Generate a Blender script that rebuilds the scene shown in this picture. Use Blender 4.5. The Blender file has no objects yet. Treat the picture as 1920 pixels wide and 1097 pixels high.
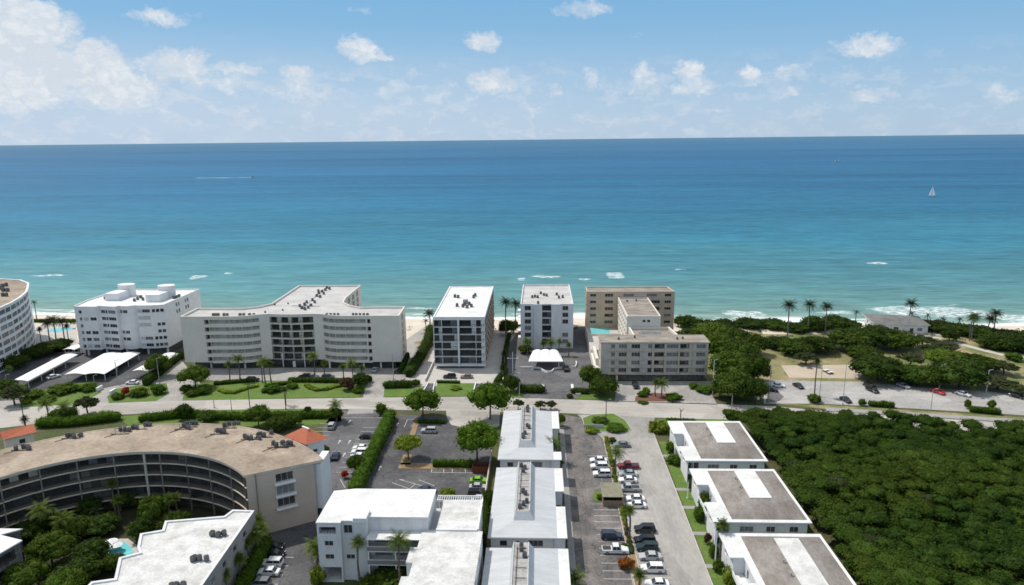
import bpy, math, random
import numpy as np
from mathutils import Vector, Matrix
random.seed(7); RNG = np.random.default_rng(11)
SC = bpy.context.scene; COL = SC.collection
# ------------------------------------------------------------------ camera model
H = 85.0; FPX = 1300.0; ROLL = math.radians(.626); PITCH = math.atan(287/1300); YAW = math.radians(2.28)
_F0 = np.array([-math.sin(YAW), math.cos(YAW), 0]); _R = np.array([math.cos(YAW), math.sin(YAW), 0]); _Z = np.array([0, 0, 1.])
_F = math.cos(PITCH)*_F0-math.sin(PITCH)*_Z; _U = math.sin(PITCH)*_F0+math.cos(PITCH)*_Z
def G(px, py, z=0.0):
    """point of the place at height z seen at this pixel of the 1920x1097 photograph"""
    u = px-960; v = py-548.5
    a = u*math.cos(ROLL)-v*math.sin(ROLL); b = v*math.cos(ROLL)+u*math.sin(ROLL)
    d = a*_R-b*_U+FPX*_F
    p = np.array([0, 0, H])+d*((z-H)/d[2])
    return (float(p[0]), float(p[1]))
def Ppy(x, y, z):
    w = np.array([x, y, z-H]); a = w@_R; b = -(w@_U); c = w@_F; a *= FPX/c; b *= FPX/c
    return 548.5+b*math.cos(ROLL)-a*math.sin(ROLL)
def height_at(x, y, py):
    lo, hi = 0., 40.
    for _ in range(30):
        m = (lo+hi)/2
        if Ppy(x, y, m) > py: lo = m
        else: hi = m
    return lo
def GP(pts, z=0.0): return [G(a, b, z) for a, b in pts]
cam = bpy.data.cameras.new('camera'); co = bpy.data.objects.new('camera', cam); COL.objects.link(co)
cX = math.cos(ROLL)*_R-math.sin(ROLL)*_U; cY = math.sin(ROLL)*_R+math.cos(ROLL)*_U; cZ = -_F
M4 = Matrix(((cX[0], cY[0], cZ[0], 0), (cX[1], cY[1], cZ[1], 0), (cX[2], cY[2], cZ[2], H), (0, 0, 0, 1)))
co.matrix_world = M4; cam.sensor_width = 36; cam.lens = 36*FPX/1920; cam.clip_start = 1; cam.clip_end = 300000
SC.camera = co
# ------------------------------------------------------------------ materials
def srgb(r, g, b):
    f = lambda c: (c/255/12.92) if c/255 <= .04045 else ((c/255+.055)/1.055)**2.4
    return (f(r), f(g), f(b))
def N(nt, t, **kw):
    n = nt.nodes.new(t)
    for k, v in kw.items(): setattr(n, k, v)
    return n
def mat(name, col, rough=.7, var=0.12, scale=.4, col2=None, bump=0, spec=.3, metallic=0, island=0, stretch=None, lo=.35, hi=.7, fine=0, transl=0, seams=None, cracks=0):
    m = bpy.data.materials.new(name); m.use_nodes = True; nt = m.node_tree; b = nt.nodes['Principled BSDF']
    b.inputs['Roughness'].default_value = rough; b.inputs['Metallic'].default_value = metallic
    b.inputs['Specular IOR Level'].default_value = spec
    L = nt.links
    tc = N(nt, 'ShaderNodeTexCoord'); src = tc.outputs['Object']
    if stretch:
        mp = N(nt, 'ShaderNodeMapping'); mp.inputs['Scale'].default_value = stretch; L.new(src, mp.inputs[0]); src = mp.outputs[0]
    n = N(nt, 'ShaderNodeTexNoise'); n.inputs['Scale'].default_value = scale; n.inputs['Detail'].default_value = 6; n.inputs['Roughness'].default_value = .62
    L.new(src, n.inputs['Vector'])
    r = N(nt, 'ShaderNodeMapRange'); r.inputs[1].default_value = lo; r.inputs[2].default_value = hi; L.new(n.outputs[0], r.inputs[0])
    mx = N(nt, 'ShaderNodeMix', data_type='RGBA')
    c2 = col2 if col2 else tuple(max(0, c*(1-var*2)) for c in col)
    mx.inputs[6].default_value = (*col, 1); mx.inputs[7].default_value = (*c2, 1); L.new(r.outputs[0], mx.inputs[0])
    out = mx.outputs[2]
    if fine:
        n2 = N(nt, 'ShaderNodeTexNoise'); n2.inputs['Scale'].default_value = scale*9; n2.inputs['Detail'].default_value = 3; L.new(src, n2.inputs['Vector'])
        r2 = N(nt, 'ShaderNodeMapRange'); r2.inputs[1].default_value = .3; r2.inputs[2].default_value = .7; r2.inputs[3].default_value = 1-fine; r2.inputs[4].default_value = 1+fine*.6
        L.new(n2.outputs[0], r2.inputs[0])
        hs = N(nt, 'ShaderNodeHueSaturation'); L.new(out, hs.inputs['Color']); L.new(r2.outputs[0], hs.inputs['Value']); out = hs.outputs[0]
    if seams:
        br = N(nt, 'ShaderNodeTexBrick'); br.inputs['Scale'].default_value = 1; br.inputs['Brick Width'].default_value = seams[0]; br.inputs['Row Height'].default_value = seams[1]; br.inputs['Mortar Size'].default_value = .05; br.inputs['Mortar Smooth'].default_value = .3
        br.inputs['Color1'].default_value = (1, 1, 1, 1); br.inputs['Color2'].default_value = (.93, .93, .93, 1); br.inputs['Mortar'].default_value = (seams[2],)*3+(1,)
        L.new(tc.outputs['Object'], br.inputs['Vector']); m3 = N(nt, 'ShaderNodeMix', data_type='RGBA', blend_type='MULTIPLY'); m3.inputs[0].default_value = 1; L.new(out, m3.inputs[6]); L.new(br.outputs[0], m3.inputs[7]); out = m3.outputs[2]
    if cracks:
        vo = N(nt, 'ShaderNodeTexVoronoi', feature='DISTANCE_TO_EDGE'); vo.inputs['Scale'].default_value = .16
        wn = N(nt, 'ShaderNodeTexNoise'); wn.inputs['Scale'].default_value = .35; wn.inputs['Detail'].default_value = 5; L.new(tc.outputs['Object'], wn.inputs['Vector'])
        vm = N(nt, 'ShaderNodeVectorMath', operation='MULTIPLY_ADD'); L.new(wn.outputs['Color'], vm.inputs[0]); vm.inputs[1].default_value = (5, 5, 0); L.new(tc.outputs['Object'], vm.inputs[2]); L.new(vm.outputs[0], vo.inputs['Vector'])
        rr = N(nt, 'ShaderNodeMapRange'); rr.inputs[1].default_value = 0.004; rr.inputs[2].default_value = .02; rr.inputs[3].default_value = 1-cracks; rr.inputs[4].default_value = 1; L.new(vo.outputs['Distance'], rr.inputs[0])
        pn = N(nt, 'ShaderNodeTexNoise'); pn.inputs['Scale'].default_value = .045; pn.inputs['Detail'].default_value = 2; L.new(tc.outputs['Object'], pn.inputs['Vector'])
        pr_ = N(nt, 'ShaderNodeMapRange'); pr_.inputs[1].default_value = .5; pr_.inputs[2].default_value = .515; pr_.inputs[3].default_value = 1.0; pr_.inputs[4].default_value = .86; L.new(pn.outputs[0], pr_.inputs[0])
        mm = N(nt, 'ShaderNodeMath', operation='MULTIPLY'); L.new(rr.outputs[0], mm.inputs[0]); L.new(pr_.outputs[0], mm.inputs[1])
        hs = N(nt, 'ShaderNodeHueSaturation'); L.new(out, hs.inputs['Color']); L.new(mm.outputs[0], hs.inputs['Value']); out = hs.outputs[0]
    if island:
        g = N(nt, 'ShaderNodeNewGeometry'); r3 = N(nt, 'ShaderNodeMapRange'); r3.inputs[3].default_value = 1-island; r3.inputs[4].default_value = 1+island
        L.new(g.outputs['Random Per Island'], r3.inputs[0])
        oi = N(nt, 'ShaderNodeObjectInfo'); r4 = N(nt, 'ShaderNodeMapRange'); r4.inputs[3].default_value = .8; r4.inputs[4].default_value = 1.2
        L.new(oi.outputs['Random'], r4.inputs[0])
        mu = N(nt, 'ShaderNodeMath', operation='MULTIPLY'); L.new(r3.outputs[0], mu.inputs[0]); L.new(r4.outputs[0], mu.inputs[1])
        hs = N(nt, 'ShaderNodeHueSaturation'); L.new(out, hs.inputs['Color']); L.new(mu.outputs[0], hs.inputs['Value']); out = hs.outputs[0]
    L.new(out, b.inputs['Base Color'])
    if bump:
        bp = N(nt, 'ShaderNodeBump'); bp.inputs['Strength'].default_value = bump; bp.inputs['Distance'].default_value = .2
        L.new(n.outputs[0], bp.inputs['Height']); L.new(bp.outputs[0], b.inputs['Normal'])
    if transl:
        tr = N(nt, 'ShaderNodeBsdfTranslucent'); L.new(out, tr.inputs['Color']); ms = N(nt, 'ShaderNodeMixShader'); ms.inputs[0].default_value = transl
        L.new(b.outputs[0], ms.inputs[1]); L.new(tr.outputs[0], ms.inputs[2]); L.new(ms.outputs[0], nt.nodes['Material Output'].inputs[0])
    return m
def g1(v, t=0): return (v*(1+t), v, v*(1-t))
M = {}
M['roof_white'] = mat('white_roof_coating', (.76, .755, .74), .8, scale=.22, col2=(.61, .60, .57), fine=.12, lo=.40, hi=.70, seams=(14, 2.4, .86))
M['roof_white_stained'] = mat('stained_white_roof', (.68, .67, .65), .85, scale=.3, col2=(.46, .44, .41), fine=.14, lo=.42, hi=.70, seams=(18, 3.1, .85))
M['roof_pale'] = mat('pale_gravel_roof', (.56, .54, .52), .9, scale=.18, col2=(.42, .41, .40), fine=.12, seams=(22, 3.0, .88))
M['roof_tan'] = mat('tan_gravel_roof', (.42, .34, .265), .95, scale=.13, col2=(.27, .21, .155), fine=.18, lo=.38, hi=.68, cracks=.14)
M['roof_weathered'] = mat('weathered_gravel_roof', (.36, .31, .26), .95, scale=.3, col2=(.17, .15, .13), fine=.2, stretch=(.5, 1.6, 1))
M['roof_brown'] = mat('brown_gravel_roof', (.29, .26, .235), .95, scale=.14, col2=(.20, .172, .15), fine=.16, stretch=(1.8, .8, 1), lo=.4, hi=.62, cracks=.10)
M['drygrass'] = mat('dry_grass_clearing', (.30, .25, .14), .95, scale=.25, col2=(.17, .18, .06), fine=.2)
M['roof_metal'] = mat('pale_grey_metal_roof', (.55, .56, .575), .6, scale=.25, col2=(.47, .48, .49), fine=.07, stretch=(.6, 2.5, 1), seams=(60, 1.2, .86))
M['roof_well'] = mat('dirty_roof_well', (.48, .46, .44), .9, scale=.6, col2=(.24, .22, .21), fine=.2)
M['white'] = mat('white_stucco', (.76, .76, .755), .8, scale=.3, col2=(.66, .66, .66), fine=.04)
M['white2'] = mat('white_stucco_grey_streaks', (.72, .72, .73), .8, scale=.5, col2=(.58, .58, .59), fine=.05, stretch=(1, 1, .3))
M['cream'] = mat('cream_stucco', (.72, .67, .60), .85, scale=.15, col2=(.66, .61, .545), fine=.05)
M['greycream'] = mat('grey_cream_stucco', (.60, .54, .46), .85, scale=.35, col2=(.47, .42, .36), fine=.1)
M['beige'] = mat('beige_stucco', (.50, .42, .35), .9, scale=.2, col2=(.44, .37, .305), fine=.05)
M['tan'] = mat('tan_stucco', (.60, .46, .34), .9, scale=.3, col2=(.50, .38, .28), fine=.08)
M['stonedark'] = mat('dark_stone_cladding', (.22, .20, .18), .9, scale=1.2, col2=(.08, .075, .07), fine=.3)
M['glass'] = mat('dark_window_glass', (.018, .021, .026), .12, scale=.35, col2=(.05, .055, .06), spec=.6)
M['curtain'] = mat('curtained_glass', (.22, .23, .24), .25, scale=.8, col2=(.10, .11, .12), spec=.5)
M['shutter'] = mat('pale_shutters', (.55, .55, .55), .5, scale=2, col2=(.42, .42, .43), stretch=(6, 6, 1))
M['screen'] = mat('dark_insect_screen', (.035, .035, .038), .55, scale=.5, col2=(.075, .072, .07))
M['frame'] = mat('aluminium_frame', (.55, .55, .55), .4, scale=1)
M['darkmetal'] = mat('dark_painted_metal', (.06, .06, .065), .5, scale=2, col2=(.03, .03, .03))
M['greymetal'] = mat('grey_galvanised_metal', (.36, .37, .38), .45, scale=2, col2=(.22, .22, .23))
M['polegrey'] = mat('concrete_pole', (.42, .40, .38), .8, scale=1)
M['tile_red'] = mat('red_roof_tiles', (.50, .14, .065), .8, scale=1.5, col2=(.36, .12, .07), fine=.25)
M['shaded_base'] = mat('shaded_ground_floor', (.10, .10, .10), .8, scale=.5)  # dark tone stands in for shade under the raised floors
M['asphalt'] = mat('dark_asphalt', (.070, .070, .078), .9, scale=.12, col2=(.14, .135, .135), fine=.2, cracks=.35)
M['asphalt_worn'] = mat('worn_patchy_asphalt', (.23, .205, .19), .92, scale=.25, col2=(.125, .12, .118), fine=.24, stretch=(1, .55, 1), lo=.38, hi=.62, cracks=.4)
M['asphalt_mid'] = mat('greyed_asphalt', (.155, .15, .152), .92, scale=.1, col2=(.105, .104, .11), fine=.16, cracks=.35)
M['road'] = mat('sun_bleached_road', (.46, .425, .385), .9, scale=.06, col2=(.34, .315, .285), fine=.1, stretch=(.35, 2, 1), cracks=.12)
M['concrete'] = mat('pale_concrete', (.41, .385, .355), .9, scale=.12, col2=(.29, .275, .26), fine=.12, cracks=.10, stretch=(1.6, .4, 1))
M['paver'] = mat('pale_pavers', (.52, .49, .45), .9, scale=.25, col2=(.42, .39, .36), fine=.1)
M['lotpale'] = mat('pale_worn_parking_surface', (.46, .44, .415), .92, scale=.2, col2=(.35, .335, .32), fine=.18, stretch=(.6, 1.6, 1), cracks=.2)
M['walk'] = mat('concrete_walkway', (.34, .32, .30), .9, scale=.5, col2=(.27, .26, .25), fine=.1)
M['kerb'] = mat('kerb_concrete', (.55, .52, .48), .85, scale=1)
M['paint'] = mat('white_road_paint', (.60, .60, .58), .7, scale=1.5, col2=(.45, .45, .44), lo=.4, hi=.7)
M['paint_yellow'] = mat('faded_yellow_road_paint', (.55, .42, .2), .8, scale=1, col2=(.5, .43, .33))
M['mulch'] = mat('red_brown_mulch', (.19, .085, .06), .95, scale=2, col2=(.12, .07, .05), fine=.3)
M['strawmulch'] = mat('yellow_brown_mulch', (.36, .25, .14), .95, scale=2, col2=(.2, .14, .08), fine=.3)
M['sand'] = mat('beach_sand', (.66, .59, .49), .95, scale=.1, col2=(.56, .48, .39), fine=.08)
M['sandpark'] = mat('park_sand', (.50, .42, .33), .95, scale=.12, col2=(.42, .34, .26), fine=.1)
M['lawn'] = mat('mown_lawn', (.085, .16, .025), .95, scale=.25, col2=(.14, .19, .045), fine=.25, bump=.2)
M['parkgrass'] = mat('dry_park_grass', (.14, .165, .05), .95, scale=.09, col2=(.34, .27, .165), fine=.2, lo=.42, hi=.62)
M['ground'] = mat('planted_ground', (.06, .085, .025), .95, scale=.12, col2=(.12, .10, .055), fine=.3)
M['pool'] = mat('pool_water', (.12, .52, .56), .1, scale=.6, col2=(.22, .62, .64), spec=.5)
M['trunk'] = mat('grey_brown_bark', (.13, .10, .075), .95, scale=3, col2=(.07, .055, .04))
M['palmtrunk'] = mat('palm_trunk', (.20, .17, .14), .95, scale=3, col2=(.11, .095, .08), stretch=(1, 1, 4))
def leaf(name, c, c2, isl=.35, sc=.35): return mat(name, c, .8, scale=sc, col2=c2, island=isl, spec=.04, lo=.38, hi=.62, transl=.3)
M['leaf'] = leaf('green_foliage', (.058, .100, .014), (.090, .135, .018))
M['leaf_dark'] = leaf('dark_foliage', (.030, .056, .011), (.050, .080, .014))
M['leaf_mid'] = leaf('mid_green_foliage', (.042, .076, .012), (.066, .10, .016))
M['leaf_bright'] = leaf('bright_foliage', (.098, .165, .018), (.062, .12, .012))
M['leaf_yellow'] = leaf('yellow_green_foliage', (.20, .25, .03), (.12, .17, .02))
M['slab_beige'] = mat('beige_floor_slab', (.74, .63, .51), .85, scale=.5, col2=(.62, .52, .42), fine=.08)
M['leaf_wood'] = leaf('mangrove_foliage', (.042, .080, .012), (.070, .112, .018), .28, .05)
M['leaf_wood2'] = leaf('mangrove_foliage_yellowish', (.066, .096, .014), (.045, .08, .012), .3, .2)
M['leaf_wood3'] = leaf('mangrove_foliage_deep', (.030, .062, .012), (.044, .082, .014), .3, .2)
M['leaf_olive'] = leaf('olive_foliage', (.075, .09, .035), (.04, .058, .02))
M['leaf_hedge'] = leaf('hedge_foliage', (.070, .125, .014), (.045, .09, .010), .3, .6)
M['leaf_palm'] = leaf('palm_fronds', (.085, .13, .025), (.14, .18, .04))
M['leaf_palmdark'] = leaf('dark_palm_fronds', (.032, .042, .018), (.05, .062, .024))
M['flower_red'] = leaf('red_blossom', (.55, .05, .03), (.38, .04, .02))
M['flower_orange'] = leaf('orange_blossom', (.42, .11, .03), (.20, .12, .03))
M['leaf_purple'] = leaf('purple_foliage', (.09, .035, .03), (.05, .05, .02))
def paintm(name, c, r=.25): return mat(name, c, r, scale=.3, var=.03, spec=.6)
CAR = dict(white=paintm('white_car_paint', (.74, .74, .74)), black=paintm('black_car_paint', (.012, .013, .015)), grey=paintm('grey_car_paint', (.17, .18, .19)),
    silver=paintm('silver_car_paint', (.42, .43, .44)), red=paintm('red_car_paint', (.42, .02, .025)), maroon=paintm('maroon_car_paint', (.18, .012, .022)), blue=paintm('navy_car_paint', (.02, .035, .075)),
    green=paintm('lime_car_paint', (.22, .46, .05)), teal=paintm('dark_teal_car_paint', (.008, .028, .028)), bronze=paintm('bronze_car_paint', (.22, .17, .14)))
M['tyre'] = mat('tyre_rubber', (.02, .02, .02), .8, scale=3); M['rim'] = mat('wheel_rim', (.35, .35, .36), .35, scale=3)
M['headlight'] = mat('headlight_lens', (.7, .7, .68), .15, scale=2); M['taillight'] = mat('tail_light_lens', (.35, .01, .01), .2, scale=2)
M['canvas'] = mat('white_canvas', (.78, .78, .77), .8, scale=.6, col2=(.68, .68, .68))
M['sailcloth'] = mat('white_sailcloth', (.85, .85, .85), .8, scale=.6, col2=(.8, .8, .8), transl=.55)
M['gauze'] = mat('dark_balcony_screen', (.03, .03, .03), .6, scale=.5, col2=(.06, .058, .055))
_n = M['gauze'].node_tree; _t = N(_n, 'ShaderNodeBsdfTransparent'); _m = N(_n, 'ShaderNodeMixShader'); _m.inputs[0].default_value = .55; _n.links.new(_t.outputs[0], _m.inputs[1]); _n.links.new(_n.nodes['Principled BSDF'].outputs[0], _m.inputs[2]); _n.links.new(_m.outputs[0], _n.nodes['Material Output'].inputs[0])
M['wood'] = mat('weathered_timber', (.32, .24, .16), .9, scale=2, col2=(.2, .15, .1))
M['fence'] = mat('beige_fence_panels', (.62, .56, .46), .85, scale=.5, col2=(.5, .45, .37))
# ------------------------------------------------------------------ mesh helpers
def tag(o, label=None, cat=None, group=None, kind=None):
    if label: o['label'] = label
    if cat: o['category'] = cat
    if group: o['group'] = group
    if kind: o['kind'] = kind
    return o
def thing(name, label, cat, loc=(0, 0, 0), rz=0, group=None):
    o = bpy.data.objects.new(name, None); COL.objects.link(o); o.location = loc; o.rotation_euler = (0, 0, rz); o.empty_display_size = .5
    return tag(o, label, cat, group)
def root(o):
    while o.parent: o = o.parent
    return o
class MB:
    def __init__(s): s.v = []; s.f = []; s.m = []
    def poly(s, pts, m=0):
        i = len(s.v); s.v += [tuple(map(float, p)) for p in pts]; s.f.append(tuple(range(i, i+len(pts)))); s.m.append(m)
    def box(s, x0, x1, y0, y1, z0, z1, m=0, mt=None):
        a, b, c, d = (x0, y0), (x1, y0), (x1, y1), (x0, y1); s.prism([a, b, c, d], z0, z1, m, m if mt is None else mt)
    def prism(s, pts, z0, z1, m=0, mt=0, bottom=True):
        n = len(pts); i = len(s.v)
        s.v += [(p[0], p[1], z0) for p in pts]+[(p[0], p[1], z1) for p in pts]
        for k in range(n):
            j = (k+1) % n; s.f.append((i+k, i+j, i+n+j, i+n+k)); s.m.append(m)
        s.f.append(tuple(range(i+n, i+2*n))); s.m.append(mt)
        if bottom: s.f.append(tuple(range(i+n-1, i-1, -1))); s.m.append(m)
    def obox(s, c, ux, hx, hy, z0, z1, m=0):
        """box centred at c (xy), axis ux (unit xy), half sizes"""
        vx, vy = ux; px, py = -vy, vx
        q = [(c[0]+a*hx*vx+b*hy*px, c[1]+a*hx*vy+b*hy*py) for a, b in ((-1, -1), (1, -1), (1, 1), (-1, 1))]
        s.prism(q, z0, z1, m, m)
    def tube(s, p0, p1, r0, r1, n=8, m=0):
        p0 = Vector(p0); p1 = Vector(p1); d = (p1-p0).normalized(); a = d.orthogonal().normalized(); b = d.cross(a); i = len(s.v)
        for p, r in ((p0, r0), (p1, r1)):
            for k in range(n):
                t = 2*math.pi*k/n; s.v.append(tuple(p+a*(r*math.cos(t))+b*(r*math.sin(t))))
        for k in range(n):
            j = (k+1) % n; s.f.append((i+k, i+j, i+n+j, i+n+k)); s.m.append(m)
        s.f.append(tuple(range(i+n-1, i-1, -1))); s.m.append(m); s.f.append(tuple(range(i+n, i+2*n))); s.m.append(m)
    def frustum(s, r0, z0, r1, z1, m=0, mt=0):
        """rects (x0,x1,y0,y1) at z0 and z1"""
        q = lambda r, z: [(r[0], r[2], z), (r[1], r[2], z), (r[1], r[3], z), (r[0], r[3], z)]
        a = q(r0, z0); b = q(r1, z1)
        for k in range(4):
            j = (k+1) % 4; s.poly([a[k], a[j], b[j], b[k]], m)
        s.poly(b, mt)
    def build(s, name, mats, parent=None, smooth=False, origin=None):
        me = bpy.data.meshes.new(name); o0 = Vector((0, 0, 0))
        if parent is not None: o0 = root(parent).location
        if origin is not None: o0 = Vector(origin)
        me.from_pydata([(x-o0[0], y-o0[1], z-o0[2]) for x, y, z in s.v], [], s.f)
        if not isinstance(mats, (list, tuple)): mats = [mats]
        for q in mats: me.materials.append(q)
        me.polygons.foreach_set('material_index', s.m)
        if smooth: me.polygons.foreach_set('use_smooth', [True]*len(s.f))
        o = bpy.data.objects.new(name, me); COL.objects.link(o)
        if parent is not None: o.parent = parent
        if origin is not None: o.location = origin
        return o
def npmesh(name, V, Fq, mats, parent=None, midx=None):
    """V (n,3), Fq (m,4) numpy"""
    me = bpy.data.meshes.new(name); me.vertices.add(len(V)); me.vertices.foreach_set('co', V.astype(np.float32).ravel())
    m = len(Fq); me.loops.add(m*4); me.loops.foreach_set('vertex_index', Fq.astype(np.int32).ravel())
    me.polygons.add(m); me.polygons.foreach_set('loop_start', np.arange(0, m*4, 4, dtype=np.int32)); me.polygons.foreach_set('loop_total', np.full(m, 4, np.int32))
    for q in (mats if isinstance(mats, (list, tuple)) else [mats]): me.materials.append(q)
    if midx is not None: me.polygons.foreach_set('material_index', midx.astype(np.int32))
    me.update(calc_edges=True); me.validate()
    o = bpy.data.objects.new(name, me); COL.objects.link(o)
    if parent is not None: o.parent = parent
    return o
def copy_tree(o, parent=None):
    c = o.copy(); COL.objects.link(c)
    if parent is not None: c.parent = parent
    for ch in list(o.children): copy_tree(ch, c)
    return c
def sheet(name, pts, z, m, thick=0, kind='structure'):
    b = MB()
    if signed(pts) < 0: pts = pts[::-1]
    if thick: b.prism(pts, z-thick, z, 0, 0, False)
    else: b.poly([(x, y, z) for x, y in pts])
    o = b.build(name, m); o['kind'] = kind
    return o
def signed(p): return sum(p[i][0]*p[(i+1) % len(p)][1]-p[(i+1) % len(p)][0]*p[i][1] for i in range(len(p)))/2
def inset(pts, d):
    n = len(pts); out = []
    for i in range(n):
        p0, p1, p2 = Vector(pts[i-1]), Vector(pts[i]), Vector(pts[(i+1) % n])
        a = (p1-p0).normalized(); b = (p2-p1).normalized(); na = Vector((-a.y, a.x)); nb = Vector((-b.y, b.x))
        k = na+nb; k = k/max(.35, k.dot(na)) if k.length > 1e-6 else na
        out.append((p1.x+k.x*d, p1.y+k.y*d))
    return out
def dens(pts, step=3):
    """polyline subdivided"""
    out = []
    for i in range(len(pts)-1):
        a, b = Vector(pts[i]), Vector(pts[i+1]); n = max(1, int((b-a).length/step))
        out += [tuple(a.lerp(b, k/n)) for k in range(n)]
    out.append(tuple(pts[-1])); return out
def ribbon(mb, line, off, w, z0, z1, m=0):
    """strip of width w along polyline at sideways offset"""
    pl = [Vector(p) for p in line]; L = []
    for i, p in enumerate(pl):
        d = (pl[min(i+1, len(pl)-1)]-pl[max(i-1, 0)]).normalized(); L.append(Vector((-d.y, d.x)))
    for i in range(len(pl)-1):
        a0 = pl[i]+L[i]*(off-w/2); a1 = pl[i]+L[i]*(off+w/2); b0 = pl[i+1]+L[i+1]*(off-w/2); b1 = pl[i+1]+L[i+1]*(off+w/2)
        if z0 is None: mb.poly([(*a0, z1), (*b0, z1), (*b1, z1), (*a1, z1)], m)
        else:
            q = [a0, b0, b1, a1]; mb.prism([(v.x, v.y) for v in q], z0, z1, m, m, False)
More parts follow.
